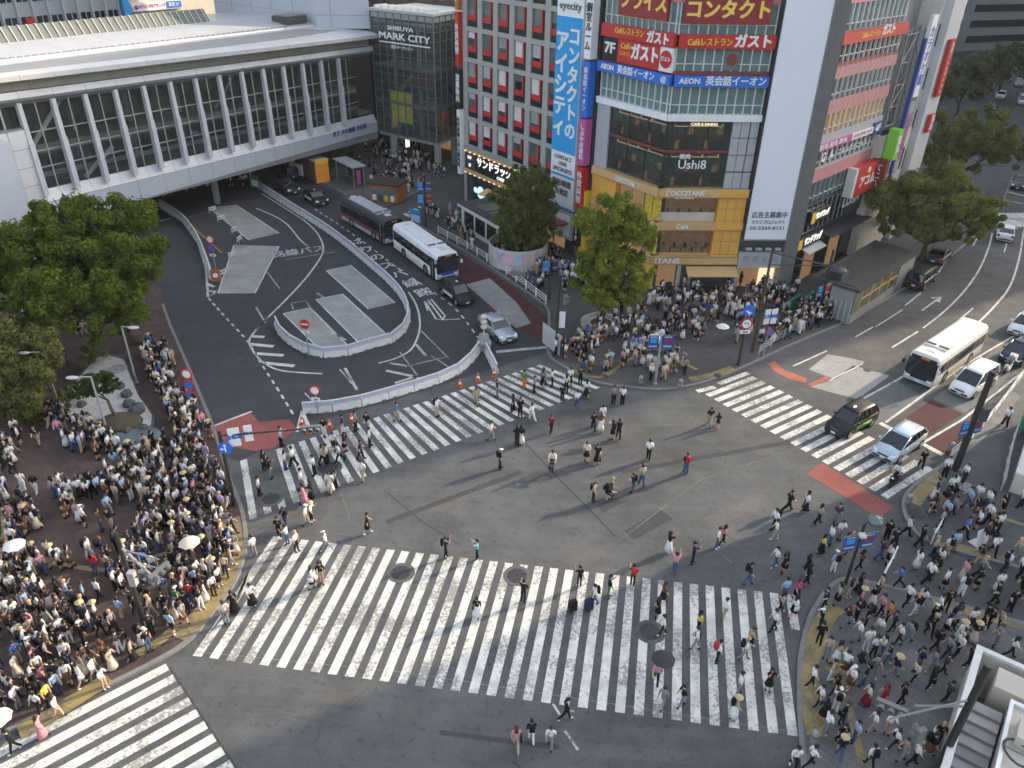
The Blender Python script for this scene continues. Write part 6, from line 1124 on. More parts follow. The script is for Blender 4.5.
p = P3(217, 283); T = empty('orange_sign', (p.x, p.y, .012), .2, 'orange warning board with a red ringed symbol on the road', 'sign'); g = MB(); g.box((0, 0, .75), (.9, .06, 1.2), M('orange')); g.build('board', T); g = MB(); g.tube([(-.35, .3, 0), (-.35, 0, 1.2)], .025, M('grey'), 5); g.tube([(.35, .3, 0), (.35, 0, 1.2)], .025, M('grey'), 5); g.build('legs', T); o, m4 = plate(T, (0, -.05, .8), 0, .34, 'white_sign', rim='red_sign')
# concrete base with lamp post at the end of the barriers
p = P3(484, 349); T = empty('beacon_post', (p.x, p.y, .012), 0, 'pale beacon post on a round concrete base at the barrier corner', 'post'); g = MB(); g.lathe([(.55, 0), (.6, .7), (.45, .8), (.4, 1.3)], (0, 0, 0), M('concrete'), 16); g.build('base', T); g = MB(); g.tube([(0, 0, 1.3), (0, 0, 2.9)], .06, M('cream'), 8); g.build('pole', T)
for k in range(3): g = MB(); g.ball((0, 0, 2.0 + k * .45), (.28, .28, .22), M('cream'), 12, 6); g.build('beacon', T, True)
# railings
def railing(pts, lb, group, h=.85, m='white', seg=2.0, z=None):
    P = smooth([P3(*p) for p in pts], 4); L = [0]
    for i in range(1, len(P)): L.append(L[-1] + (P[i] - P[i - 1]).length)
    def al(s):
        for i in range(1, len(P)):
            if L[i] >= s: return P[i - 1].lerp(P[i], (s - L[i - 1]) / max(1e-6, L[i] - L[i - 1]))
        return P[-1]
    n = max(1, round(L[-1] / seg))
    for i in range(n):
        a, b = al(L[-1] * i / n), al(L[-1] * (i + 1) / n); c = (a + b) / 2; l = (b - a).length - .08; T = empty('guard_rail', (c.x, c.y, KZ), math.atan2(b.y - a.y, b.x - a.x), lb, 'guard rail', group)
        for s in (-1, 1): g = MB(); g.tube([(s * l / 2, 0, -.02), (s * l / 2, 0, h)], .045, M(m), 7); g.build('post', T)
        for z_ in (.35, .6, h - .05): g = MB(); g.tube([(-l / 2, 0, z_), (l / 2, 0, z_)], .03, M(m), 6); g.build('rail', T)
railing([(438, 235), (476, 256), (511, 279), (546, 306)], 'white guard rail section along the bus lane pavement', 'rails along the bus lane', .9)
railing([(758, 357), (775, 345), (808, 325)], 'grey guard rail section at the subway entrance kerb', 'rails by the subway entrance', .9, 'lightgrey')
railing([(948, 462), (972, 441), (998, 410), (1018, 383), (1040, 355)], 'white guard rail section along the pavement by the turning lane', 'rails along the turning lane', .95, 'offwhite')
railing([(1000, 492), (1006, 462), (1013, 438)], 'pale guard rail section beside the cream stair parapet', 'rails by the stair parapet', 1.1, 'lightgrey')
railing([(872, 600), (884, 578), (893, 560)], 'thin white rail section in the alley mouth by the lamp with flags', 'rails in the alley mouth', .9, 'white')
railing([(930, 546), (940, 528)], 'short white rail section at the tip of the roadside pavement', None, .9, 'white', 5)
# bollards
for x, y, lb in ((907, 506, 'stone bollard at the tip of the roadside pavement'), (932, 541, 'stone bollard by the alley mouth'), (950, 452, 'stone bollard beside the thick black pole'), (640, 386, 'stone bollard on the shop plaza kerb left of the white zebra'), (680, 388, 'stone bollard on the shop plaza kerb near the yellow strip'), (812, 745, 'stone bollard at the lowest kerb of the near pavement')):
    p = P3(x, y); g = MB(); g.lathe([(.17, 0), (.17, .6), (.15, .72), (.08, .78)], (0, 0, 0), M('concrete'), 14); g.lathe([(.175, .5), (.175, .56)], (0, 0, 0), M('dark'), 14); tag(g.build('bollard', None, True, p), lb, 'bollard', 'stone bollards')
# manhole covers
for x, y, r, lb, z in ((401, 573, .75, 'round manhole cover on the upper left of the main zebra', .021), (517, 576, .75, 'round manhole cover with a pale ring near the middle of the main zebra', .021), (650, 632, .75, 'round manhole cover on the right part of the main zebra', .021), (328, 468, .9, 'large dark manhole cover on the left part of the terminal zebra', .021), (271, 499, .75, 'dark manhole cover at the near end of the terminal zebra', .021), (867, 370, .3, 'small manhole cover on the concrete lane', .02), (717, 377, .4, 'small round cover on the shop plaza kerb', KZ + .01), (964, 488, .75, 'pale round cover under a walker by the thick black pole', KZ + .01)):
    p = G(x, y); T = empty('manhole_cover', (p.x, p.y, z), 0, lb, 'manhole cover', 'manhole covers'); g = MB(); g.lathe([(r, -.01), (r, 0), (r * .8, .004)], (0, 0, 0), M('asphalt_old'), 28); g.build('ring', T); g = MB(); g.lathe([(r * .7, .002), (r * .7, .012), (.01, .012)], (0, 0, 0), M('dark' if y != 488 else 'grey'), 24)
    for k in range(8): t = k * math.pi / 4; g.box((r * .4 * math.cos(t), r * .4 * math.sin(t), .014), (r * .5, .05, .008), M('charcoal'), t)
    g.build('lid', T)
# ---------------------------------------------------------------- small structures
FBp = [(60, 415), (78, 385), (101, 357), (126, 364), (142, 403), (157, 424), (156, 434), (147, 442), (124, 446), (104, 436), (82, 425)]
P = px2(FBp); ctr = sum(P, Vector()) / len(P); T = empty('fountain_bed', (0, 0, 0), 0, 'raised pale stone fountain bed with rocks on the station plaza', 'fountain')
g = MB(); g.prism([(p.x, p.y) for p in P], 0, .62, M('rock')); g.build('wall', T); g = MB(); g.prism([tuple((ctr.lerp(p, .93)).xy) for p in P], .5, .66, M('stone')); g.build('stone_top', T); 
g = MB(); q = G(137, 436, .66); g.lathe([(1.5, 0), (1.5, .03), (.01, .03)], (q.x, q.y, .665), M('water'), 24, sx=1, sy=.75); g.build('pool', T); g = MB(); q = G(120, 423, .66); g.ball((q.x, q.y, .68), (1.5, 1.2, .45), M('soil'), 14, 6, 0, 1); g.build('soil_mound', T, True); g = MB(); q = G(117, 369, .66); g.lathe([(.7, 0), (.7, .05), (.5, .06), (.5, .02), (.2, .02), (.2, .07), (.01, .08)], (q.x, q.y, .66), M('grey'), 20); g.build('round_drain', T)
rg = random.Random(5)
for i, (x, y, r, lb) in enumerate(((120, 387, .45, 'dark rock behind the pine bonsai'), (127, 395, .5, 'dark rock right of the pine bonsai'), (137, 411, .75, 'largest dark rock beside the soil mound'), (129, 405, .5, 'dark rock between the bonsai and the largest rock'), (85, 418, .5, 'dark rock alone on the left of the fountain bed'), (82, 405, .4, 'dark rock by the clipped shrub on the fountain bed'), (144, 428, .35, 'small rock at the pool edge'), (127, 431, .35, 'small rock on the near side of the mound'))):
    q = G(x, y, .66); g = MB(); g.ball((0, 0, 0), (r, r * .8, r * .7), M('rock'), 9, 6); g.v = [(v[0] * rg.uniform(.8, 1.2), v[1] * rg.uniform(.8, 1.2), v[2] * rg.uniform(.8, 1.2)) for v in g.v]; tag(g.build('rock', None, False, (q.x, q.y, .72), rg.uniform(0, 3)), lb, 'rock', 'rocks on the fountain bed')
q = G(117, 420, .66); ms_ = [((q.x - 1.2, q.y + .5, 3.1), (1.2, 1.1, .7)), ((q.x - .3, q.y + .2, 3.5), (1.1, 1, .6)), ((q.x - 1.9, q.y + .2, 2.7), (.8, .8, .5))]
tree('bonsai_pine', 'small leaning green pine on the fountain bed', (q.x, q.y, .66), ms_, M('leaf_pine'), .1, 7000, .12, None, (0, 0), 9)
for x, y, r, lb in ((94, 371, (1.3, 1.1, .9), 'rounded green shrub at the far end of the fountain bed'), (69, 411, (1.3, 1.0, .7), 'olive shrub at the left tip of the fountain bed'), (52, 330, (1.2, 1.2, 1.0), 'leafy shrub under the huge plaza tree')):
    q = P3(x, y); T = empty('shrub', (0, 0, 0), 0, lb, 'shrub'); g = MB(); leafcloud(g, (q.x, q.y, .5 + r[2]), r, 2600, .1, M('leaf_olive'), rg, 14); g.build('leaves', T); g = MB(); g.tube([(q.x, q.y, 0), (q.x + .1, q.y, .9)], .06, M('leaf_trunk'), 6); g.build('stem', T)
# curved planter under the fresh tree
p = P3(601, 328); g = MB(); T = empty('tree_planter', (p.x, p.y, KZ), 0, 'curved pale stone planter seat round the fresh green tree', 'planter'); g.lathe([(1.75, 0), (1.8, .5), (1.45, .5), (1.4, .38)], (0, 0, 0), M('stone'), 28); g.build('stone_ring', T); g = MB(); g.lathe([(1.42, .36), (.01, .42)], (0, 0, 0), M('soil'), 20); g.build('soil', T)
p = P3(625, 272); g = MB(); T = empty('white_planter', (p.x, p.y, KZ), R(-30), 'low white wall planter behind the fresh green tree', 'planter'); g.box((0, 0, .35), (3.4, 1.6, .7), M('offwhite')); g.build('box', T); g = MB(); leafcloud(g, (0, 0, .75), (1.5, .6, .2), 700, .09, M('leaf_olive'), rg, 10); g.build('plants', T)
# round painted wall
p = P3(518, 262); T = empty('round_painted_wall', (p.x, p.y, KZ), 0, 'round cream hoarding wall painted with pastel letters around a tree', 'hoarding'); rw, hw = 3.0, 2.1
g = MB(); g.lathe([(rw, 0), (rw, hw), (rw - .1, hw), (rw - .1, .1)], (0, 0, 0), M('cream'), 40); g.build('wall', T, False); g = MB(); g.lathe([(rw - .12, 1.2), (.3, 1.22)], (0, 0, 0), M('navy_paint'), 30); g.build('inner_tarp', T)
for i, (ch, c) in enumerate(zip('YASHI', ((.40, .36, .70), (.70, .42, .55), (.35, .55, .75), (.70, .45, .42), (.42, .42, .72)))):
    mt = mat('pastel_' + ch, c, .6, var=.05); a = R(-128 + i * 19); m4 = Matrix.Translation((rw * 1.006 * math.cos(a), rw * 1.006 * math.sin(a), 1.1)) @ Matrix(((-math.sin(a), 0, math.cos(a), 0), (math.cos(a), 0, math.sin(a), 0), (0, 1, 0, 0), (0, 0, 0, 1))); text(ch, 1.75, mt, m4, 'painted_letter', T, .05)
# police box and other kiosks
def hut(name, lb, cat, c, rz, dims, wallm, roofm, over=.25, rh=.18, winm='glass_dark', legs=False):
    L, W, H = dims; T = empty(name, (c.x, c.y, zsurf(c)), rz, lb, cat); g = MB()
    if not legs: g.box((0, 0, H / 2), (L, W, H), M(wallm)); g.build('wall', T)
    else:
        for x in (-L / 2 + .1, L / 2 - .1):
            for y in (-W / 2 + .1, W / 2 - .1): g = MB(); g.tube([(x, y, 0), (x, y, H)], .06, M(wallm), 8); g.build('leg', T)
    g = MB(); g.box((0, 0, H + rh / 2), (L + 2 * over, W + 2 * over, rh), M(roofm)); g.build('roof', T); return T
c1 = G(455, 236); hr_ = head((440, 228), (494, 262)); cc = G(478, 242); cc = cc + Vector((math.cos(hr_ + 1.57), math.sin(hr_ + 1.57), 0)) * 2.0
T = hut('police_box', 'long low white kiosk with a dark flat roof beside the bus lane rail', 'kiosk', cc, hr_, (8.6, 3.2, 2.7), 'offwhite', 'charcoal', .3, .25)
g = MB(); g.box((0, 0, 2.72), (9.24, 3.84, .28), M('offwhite')); g.build('fascia', T)
for k in range(3): g = MB(); g.box((-2.6 + k * 2.4, -1.62, 1.4), (2.0, .05, 1.7), M('glass_dark')); w_ = g.build('window', T); g = MB(); g.box((-2.6 + k * 2.4, -1.66, 1.4), (.06, .04, 1.7), M('black')); g.build('frame', w_)
g = MB(); g.box((-4.31, 0, 1.4), (.05, 2.2, 1.8), M('glass_dark')); g.build('window', T); g = MB(); g.box((3.4, -1.62, 1.1), (1.1, .05, 2.1), M('lightgrey')); g.build('door', T)
for k in range(2): g = MB(); g.box((-1.2 + k * 2.6, .2, 3.02), (2.3, 2.2, .08), M('olive_panel')); g.build('roof_panel', T)
for k in range(3): g = MB(); g.box((3.4, -.9 + k * .8, 3.1), (.7, .5, .4), M('midgrey')); g.build('roof_unit', T)
cs = mid((330, 190), (362, 183)); T = hut('bus_shelter', 'bus shelter with a pale flat roof and pink end panel by the arcade', 'bus shelter', cs + Vector((.4, 1.2, 0)), head((327, 187), (363, 207)), (5.0, 1.6, 2.6), 'galv', 'panel_grey', .2, .15, legs=True); g = MB(); g.box((0, .7, 1.4), (4.6, .05, 1.9), M('glass_tower')); g.build('glass_back', T); g = MB(); g.box((2.4, 0, 1.3), (.08, .5, 1.8), M('magenta_sign')); g.build('end_panel', T); g = MB(); g.box((0, .3, .45), (3.4, .4, .08), M('wood')); g.build('bench', T)
ck = G(388, 205) + Vector((-.2, 1.6, 0)); T = hut('wooden_kiosk', 'small kiosk with a dark brown roof and orange counter front', 'kiosk', ck, head((368, 208), (400, 212)), (3.6, 2.4, 2.2), 'orange', 'pole_brown', .35, .15); g = MB(); g.box((0, -1.22, 1.25), (3.2, .06, 1.1), M('interior')); g.build('hatch', T)
for k in range(4): g = MB(); g.box((-1.2 + k * .8, -1.27, .6), (.5, .06, .7), M(('white_sign', 'navy_sign', 'yellow_sign', 'white_sign')[k])); g.build('poster', T)
ca_ = G(322, 185); T = hut('orange_vending_kiosk', 'orange and yellow vending kiosk with a grey roof under the bridge edge', 'kiosk', ca_ + Vector((-1.4, 2.6, 0)), R(-52), (4.6, 2.0, 2.7), 'wood', 'grey', .1, .15); g = MB(); g.box((2.34, 0, 1.25), (.1, 1.8, 2.5), M('orange_lit')); g.build('front', T); g = MB(); g.box((2.4, 0, 2.75), (.2, 1.7, .6), M('yellow_sign')); s_ = g.build('header', T)
# notice boards by the bus lane corner
for x, y, lb in ((416, 226, 'blue and white notice board by the bus lane corner post'), (300, 178, 'white notice board at the bridge edge by the vending kiosk'), (256, 190, 'green and white bus stop board under the bridge')):
    p = P3(x, y); T = empty('notice_board', (p.x, p.y, p.z), R(-35), lb, 'notice board'); g = MB(); g.box((0, 0, 1.1), (1.5, .08, 1.5), M('sky_sign' if x == 416 else 'tarp_green' if x == 256 else 'white_sign')); g.box((0, -.05, .9), (1.3, .02, .8), M('white_sign')); g.build('board', T)
    for s in (-1, 1): g = MB(); g.tube([(s * .7, 0, 0), (s * .7, 0, 1.9)], .04, M('grey'), 6); g.build('leg', T)
# subway entrance beside the pink banded building
Sf = Fr((29.45, 61.5), (.70, .714)); T = empty('subway_entrance', (0, 0, 0), 0, 'long subway entrance building with a dark roof and yellowish glass side along the kerb', 'subway entrance'); W_, Ls = 3.9, 13.2
def sbox(g, a0, a1, d0, d1, z0, z1, m): Sf.box(g, a0, a1, d0, d1, z0, z1, m)
g = MB(); sbox(g, -.2, Ls, -W_ - .2, .25, 3.1, 3.35, 'roof_dark'); sbox(g, .3, Ls - .4, -W_ + .3, -.3, 3.35, 3.4, 'dark'); g.build('roof', T)
g = MB(); sbox(g, 0, Ls, -.12, 0, 0, .9, 'grey'); sbox(g, 0, 1.4, -.12, .02, .9, 3.1, 'olive_panel'); sbox(g, 9.6, Ls, -.12, .02, .9, 3.1, 'grey'); sbox(g, Ls - .15, Ls, -W_, -.12, 0, 3.1, 'concrete'); sbox(g, 0, Ls, -W_, -W_ + .12, 0, 1.2, 'concrete'); sbox(g, -.02, .12, -2.2, -.12, 0, 3.1, 'grey'); g.build('wall', T)
for k in range(4): g = MB(); sbox(g, 1.5 + k * 2.02, 3.4 + k * 2.02, -.09, -.04, .95, 3.05, 'yellow_glass_dim' if 0 else 'glass_olive'); w_ = g.build('window', T); g = MB(); sbox(g, 1.42 + k * 2.02, 1.5 + k * 2.02, -.12, .03, .9, 3.1, 'tan_band'); sbox(g, 1.5 + k * 2.02, 3.42 + k * 2.02, -.04, .02, 1.9, 1.98, 'tan_band'); g.build('frame', w_)
g = MB(); sbox(g, .6, 2.2, -3.2, -1.8, 3.4, 4.0, 'dark'); c = Sf.p(1.4, -2.5, 4.0); g.ball((c.x, c.y, 3.95), (.7, .7, .3), M('charcoal'), 12, 5, 0, 1); g.build('roof_vent', T)
g = MB()
for k in range(9): Sf.box(g, -.12, -.06, -3.8 + k * .45, -3.7 + k * .45, 0, 2.0, 'lightgrey')
g.build('gate_bars', T)
for k, (x, y, h, lb) in enumerate(((808, 312, 1.8, 'tall green tarpaulin screen at the front of the subway entrance'), (792, 312, 1.3, 'lower green tarpaulin screen beside the tall one'))):
    p = P3(x, y); T = empty('green_screen', (p.x, p.y, KZ), R(45), lb, 'screen'); g = MB(); g.box((0, 0, h / 2), (1.9, .12, h), M('tarp_green')); g.build('tarpaulin', T); g = MB()
    for s in (-1, 1): g.tube([(s * .95, .1, 0), (s * .95, .1, h)], .03, M('grey'), 5)
    g.build('posts', T)
# near right: stair parapet and station entrance

a, b = P3(1008, 493), P3(1021, 452); d = (b - a).normalized(); T = empty('stair_parapet', (0, 0, 0), 0, 'cream parapet of a stair opening at the right edge by the turning lane', 'stair parapet'); f = Fr(a, d)
g = MB(); f.box(g, 0, 9, 0, .3, KZ, 1.5, 'cream'); f.box(g, 0, .3, .3, 5, KZ, 1.5, 'cream'); g.build('parapet', T); g = MB(); f.box(g, -.05, 9, -.06, .36, 1.5, 1.62, 'offwhite'); f.box(g, -.05, .36, .36, 5, 1.5, 1.62, 'offwhite'); g.build('coping', T); g = MB()
for k in range(12): f.box(g, .6 + k * .6, 1.2 + k * .6, .3, 4, .1, 1.1 - k * .08, 'charcoal' if k % 2 else 'grey')
g.build('steps', T); g = MB(); f.box(g, 7.6, 9, -.6, -.35, KZ, 1.9, 'tarp_green'); g.build('green_panel', T)
a, b = G(950, 775), G(977, 648, 0); 
ra, rb_ = G(943, 768, 2.6), G(978, 648, 2.6); d = (rb_ - ra).normalized(); f = Fr(ra - d * 3, d); Lr = (rb_ - ra).length + 3
T = empty('station_entrance', (0, 0, 0), 0, 'pale station entrance with a stepped side and flat cream roof, near right corner', 'station entrance')
g = MB(); f.box(g, 0, Lr, 0, .15, KZ, 2.6, 'cream'); f.box(g, Lr - .15, Lr, .15, 6, KZ, 2.6, 'cream'); g.build('wall', T); g = MB(); f.box(g, 0, Lr + .05, -.08, .2, 2.6, 2.75, 'offwhite'); f.box(g, Lr - .2, Lr + .05, .2, 6, 2.6, 2.75, 'offwhite'); g.build('coping', T)
g = MB()
for k in range(16): f.box(g, Lr - 3.2 - k * .55, Lr - 2.68 - k * .55, .3, 1.5, .2, 2.2 - k * .12, 'midgrey' if k % 2 else 'concrete')
g.build('stair_roof_steps', T); g = MB(); f.box(g, 0, Lr - 2.6, 1.6, 9, .2, 2.9, 'panel_cream'); g.build('roof', T)
g = MB(); f.box(g, 0, Lr - 2.55, 1.52, 1.66, 2.9, 3.05, 'white'); f.box(g, Lr - 2.72, Lr - 2.55, 1.66, 9, 2.9, 3.05, 'white')
for k in range(3): f.box(g, Lr - 5 - k * 2.4, Lr - 4.96 - k * 2.4, 1.7, 9, 2.9, 2.93, 'grey')
f.box(g, 0, Lr - 2.7, 4.0, 4.08, 2.9, 3.0, 'white'); g.build('roof_trim', T)
for a_, d_, w_, l_, h_ in ((Lr - 1.4, .9, 1.2, 1.3, .5), (Lr - 4.2, 1.9, 1.1, 1.3, .45), (Lr - 2.2, 3.4, 2.2, 2.2, .9)): g = MB(); z_ = 3.0 if a_ < Lr - 3 else 2.3; f.box(g, a_ - w_ / 2, a_ + w_ / 2, d_, d_ + l_, 1.2, z_ + h_, 'panel_cream'); g.build('roof_box', T)
c = f.p(Lr - 5.2, 2.1, 3.1); g = MB(); g.tube([(c.x + .45 * math.cos(t * .45), c.y + .6 * math.sin(t * .45), 3.12) for t in range(12)], .05, M('charcoal'), 6); g.build('hose', T); g = MB(); f.box(g, Lr - 2.4, Lr - .3, 1.6, 3.2, 1.9, 2.05, 'grey')
for k in range(4): f.box(g, Lr - 2.2 + k * .5, Lr - 1.95 + k * .5, 1.7, 3.1, 2.05, 2.2, 'offwhite')
g.build('louvres', T)
pb_ = G(930, 783); T, h = pole('signal_pole', 'dark signal pole rising in front of the station entrance with hanging signals', 'signal pole', (929, 786), (985, 663), None, .16, 'pole_dark', .9)
g = MB(); g.tube([(0, 0, h - 2.3), (-1.6, .5, h - 3.0)], .05, M('grey'), 6); g.tube([(0, 0, h - 1.9), (-2.6, .2, h - 3.4)], .045, M('grey'), 6); g.build('arm', T); signal(T, (-2.3, .7, h - 3.4), R(-30), True); signal(T, (-1.5, -.2, h - 3.8), R(200), False, 2)
p = P3(975, 545); T = empty('folding_sign', (p.x, p.y, p.z), R(25), 'white folding sign board standing in the alley mouth', 'sign'); g = MB(); g.hexa([(-.3, -.28, 0), (.3, -.28, 0), (.3, -.24, 0), (-.3, -.24, 0), (-.28, -.04, 1.0), (.28, -.04, 1.0), (.28, 0, 1.0), (-.28, 0, 1.0)], 'white_sign'); g.build('board', T); g = MB(); g.box((0, .02, .03), (.62, .5, .05), M('offwhite')); g.build('base', T)
# ================================================================ PEOPLE
CLO = dict(w=('white', (.70, .69, .67)), k=('black', (.014, .014, .016)), g=('grey', (.22, .22, .23)), n=('navy', (.022, .03, .07)), b=('blue', (.05, .14, .40)), l=('light blue', (.30, .42, .58)), r=('maroon', (.22, .02, .03)), p=('pink', (.55, .24, .28)), y=('yellow', (.62, .48, .08)), t=('beige', (.40, .32, .23)), o=('brown', (.13, .075, .045)), e=('green', (.05, .22, .08)), v=('lavender', (.34, .28, .46)), q=('turquoise', (.15, .45, .48)), c=('cream', (.58, .52, .42)), O=('orange', (.65, .18, .03)), m=('magenta', (.55, .04, .20)), R=('red', (.50, .03, .03)), j=('denim', (.06, .10, .20)), d=('charcoal', (.05, .05, .055)))
for k, (nm, c) in CLO.items(): mat('cloth_' + k, c, .85, var=.14, scale=9, spec=.2)
mat('skin', (.52, .32, .22), .6, var=.05); mat('skin_tan', (.40, .23, .15), .6, var=.05); mat('hair_black', (.010, .009, .009), .45, var=0); mat('hair_brown', (.07, .03, .016), .45, var=0); mat('hair_blond', (.42, .28, .13), .5, var=0); mat('straw', (.45, .36, .2), .9); mat('shoe_white', (.6, .6, .58), .6, var=0)
BOT = dict(k=('k', 'black trousers', 0), g=('g', 'grey trousers', 0), j=('j', 'blue jeans', 0), b=('t', 'beige trousers', 0), w=('w', 'white trousers', 0), n=('n', 'navy trousers', 0), G=('e', 'green trousers', 0), s=('k', 'black shorts', 1), S=('t', 'tan shorts', 1), K=('k', 'black skirt', 2), B=('o', 'brown skirt', 2), R=('r', 'maroon skirt', 3), W=('w', 'long white skirt', 3), C=('c', 'long cream skirt', 3), P=('p', 'long pink skirt', 3), D=('k', 'long black skirt', 3), O=('O', 'orange trousers', 0))
HAIR = dict(s=('short black hair', 'hair_black'), l=('long black hair', 'hair_black'), b=('long brown hair', 'hair_brown'), u=('tied up hair', 'hair_black'), c=('white cap', 'cloth_w'), d=('dark cap', 'cloth_d'), h=('straw hat', 'straw'), n=('blond hair', 'hair_blond'), p=('pink cap', 'cloth_m'))
POSES = dict(stand=(6, 4, -4, 4, 3, 12, -2, 10, 2), walk=(15, 5, -12, 16, -12, 14, 14, 20, 3), stride=(23, 8, -20, 24, -20, 25, 22, 32, 5), phone=(3, 3, -3, 4, 35, 105, 8, 18, 3), photo=(5, 3, -5, 4, 95, 70, 90, 75, -3), bag=(16, 4, -14, 18, 6, 60, -10, 14, 3), sit=(78, 72, 78, 72, 42, 25, 42, 25, 12), crouch=(80, 110, 60, 110, 50, 40, 40, 40, 28))
def body_mesh(pose, lower, sub):
    hl, kl, hr, kr, al, el, ar, er, lean = POSES[pose]; V = []; E = []; RD = []; B = []
    def v(p, r, parent=None, seg=None):
        V.append(Vector(p)); RD.append(r); 
        if parent is not None: E.append((parent, len(V) - 1)); B.append((parent, len(V) - 1, seg))
        return len(V) - 1
    ln = R(lean); up = Vector((0, math.sin(ln), math.cos(ln))); pel = v((0, 0, .93), (.15, .12)); P0 = V[pel]
    ab = v(P0 + up * .17, (.138, .112), pel, 'top'); ch = v(P0 + up * .36, (.16, .122), ab, 'top'); nk = v(P0 + up * .54, (.05, .05), ch, 'skin'); hd = v(P0 + up * .63 + Vector((0, .015, 0)), (.078, .088), nk, 'skin'); v(P0 + up * .74 + Vector((0, .012, 0)), (.072, .085), hd, 'skin')
    for s, h, k in ((-1, hl, kl), (1, hr, kr)):
        hp = v(P0 + Vector((s * .085, 0, -.06)), (.088, .092), pel, 'bottom'); a = R(h); d = Vector((0, math.sin(a), -math.cos(a))); kn = v(V[hp] + d * .40, (.064, .066), hp, 'thigh'); a2 = a - R(k); d2 = Vector((0, math.sin(a2), -math.cos(a2))); an = v(V[kn] + d2 * .40, (.052, .054), kn, 'shin'); f = Vector((0, math.cos(a2), math.sin(a2))); f.z = max(min(f.z, .25), -.5); v(V[an] + f.normalized() * .17 + Vector((0, 0, -.035)), (.046, .036), an, 'shoe')
    for s, sh, el_ in ((-1, al, el), (1, ar, er)):
        q = v(P0 + up * .44 + Vector((s * .18, 0, 0)), (.07, .07), ch, 'top'); a = R(sh) ; d = Vector((s * .16, math.sin(a), -math.cos(a))).normalized(); e = v(V[q] + d * .27, (.056, .056), q, 'top'); a2 = a + R(el_); d2 = Vector((-s * .10, math.sin(a2), -math.cos(a2))).normalized(); wr = v(V[e] + d2 * .23, (.038, .036), e, 'fore'); v(V[wr] + d2 * .07, (.036, .02), wr, 'skin')
    me = bpy.data.meshes.new('skel'); me.from_pydata(V, E, []); o = bpy.data.objects.new('skel', me); COL.objects.link(o); sk_ = o.modifiers.new('Skin', 'SKIN'); sk_.branch_smoothing = .6
    if not me.skin_vertices: me.skin_vertices.new()
    for i, r in enumerate(RD): me.skin_vertices[0].data[i].radius = r; me.skin_vertices[0].data[i].use_root = i == 0
    if sub: m2 = o.modifiers.new('Sub', 'SUBSURF'); m2.levels = m2.render_levels = 1
    dg = bpy.context.evaluated_depsgraph_get(); ev = bpy.data.meshes.new_from_object(o.evaluated_get(dg)); vs = [q.co.copy() for q in ev.vertices]; fs = [tuple(p.vertices) for p in ev.polygons]; bpy.data.objects.remove(o); bpy.data.meshes.remove(me); bpy.data.meshes.remove(ev)
    zmin = min(q.z for q in vs); mi = []
    for f in fs:
        c = sum((vs[i] for i in f), Vector()) / len(f); best = 9; sg = 'top'; tt = 0
        for a, b, s in B:
            ab_ = V[b] - V[a]; t = max(0, min(1, (c - V[a]).dot(ab_) / ab_.length_squared)); dd = (c - V[a] - ab_ * t).length - (max(RD[a]) * (1 - t) + max(RD[b]) * t)
            if dd < best: best, sg, tt = dd, s, t
        if sg == 'top' and (c - P0).dot(up) < .06 and abs(c.x) < .2: sg = 'bottom'
        mi.append({'skin': 0, 'top': 1, 'bottom': 2, 'thigh': 2 if lower == 0 or (lower == 1) else 0, 'shin': 2 if lower == 0 else 0, 'shoe': 3, 'fore': 0}[sg])
    mb = MB(); mb.ms = [None] * 4; mb.v = [(q.x, q.y, q.z - zmin) for q in vs]; mb.f = fs; mb.m = mi
    def add(vs_, fs_, k): b = len(mb.v); mb.v.extend((q[0], q[1], q[2] - zmin) for q in vs_); mb.f.extend(tuple(b + i for i in f) for f in fs_); mb.m.extend([k] * len(fs_))
    hc = P0 + up * .69 + Vector((0, .015, 0))
    if sub:
        add([hc + Vector((-.014, .085, -.03)), hc + Vector((.014, .085, -.03)), hc + Vector((0, .118, -.028)), hc + Vector((0, .09, .02))], [(0, 1, 2), (0, 2, 3), (1, 3, 2)], 0)       # nose
        for s in (-1, 1):
            add([hc + Vector((s * .032 + dx, .094 - abs(dx) * .2, .012 + dz)) for dx, dz in ((-.012, -.006), (.012, -.006), (.012, .007), (-.012, .007))], [(0, 1, 2, 3)], 3)  # eyes
            add([hc + Vector((s * .078, .0, .02)), hc + Vector((s * .095, -.015, .022)), hc + Vector((s * .092, -.01, -.03)), hc + Vector((s * .076, .005, -.03))], [(0, 1, 2, 3)], 0)
        add([hc + Vector((dx, .088, -.055 + dz)) for dx, dz in ((-.022, 0), (.022, 0), (.016, .008), (-.016, .008))], [(0, 1, 2, 3)], 0)
        for wi in range(len(B)):
            if B[wi][2] == 'fore':   # fingers curl from the palm end
                wr = B[wi][1]; hand = wr + 1; d = (V[hand] - V[wr]).normalized(); side = Vector((1, 0, 0)); side = (side - d * side.dot(d)).normalized(); n = d.cross(side); sx = -1 if V[wr].x > 0 else 1
                for k in range(5):
                    if k < 4: st = V[hand] + side * (k - 1.5) * .017; L = (.058, .068, .064, .048)[k]; e1 = st + d * L * .6; e2 = e1 + (d * .6 - n * .8 * (1 if n.z > 0 else -1)).normalized() * L * .5
                    else: st = V[wr].lerp(V[hand], .55) + side * sx * .026; e1 = st + (d * .7 + side * sx * .7).normalized() * .03; e2 = e1 + d * .028
                    pv = []
                    for q, r in ((st, .0085), (e1, .0078), (e2, .005)): pv += [q + side * r, q + n * r, q - side * r, q - n * r]
                    add(pv, [(0, 1, 5, 4), (1, 2, 6, 5), (2, 3, 7, 6), (3, 0, 4, 7), (4, 5, 9, 8), (5, 6, 10, 9), (6, 7, 11, 10), (7, 4, 8, 11), (8, 9, 10, 11)], 0)
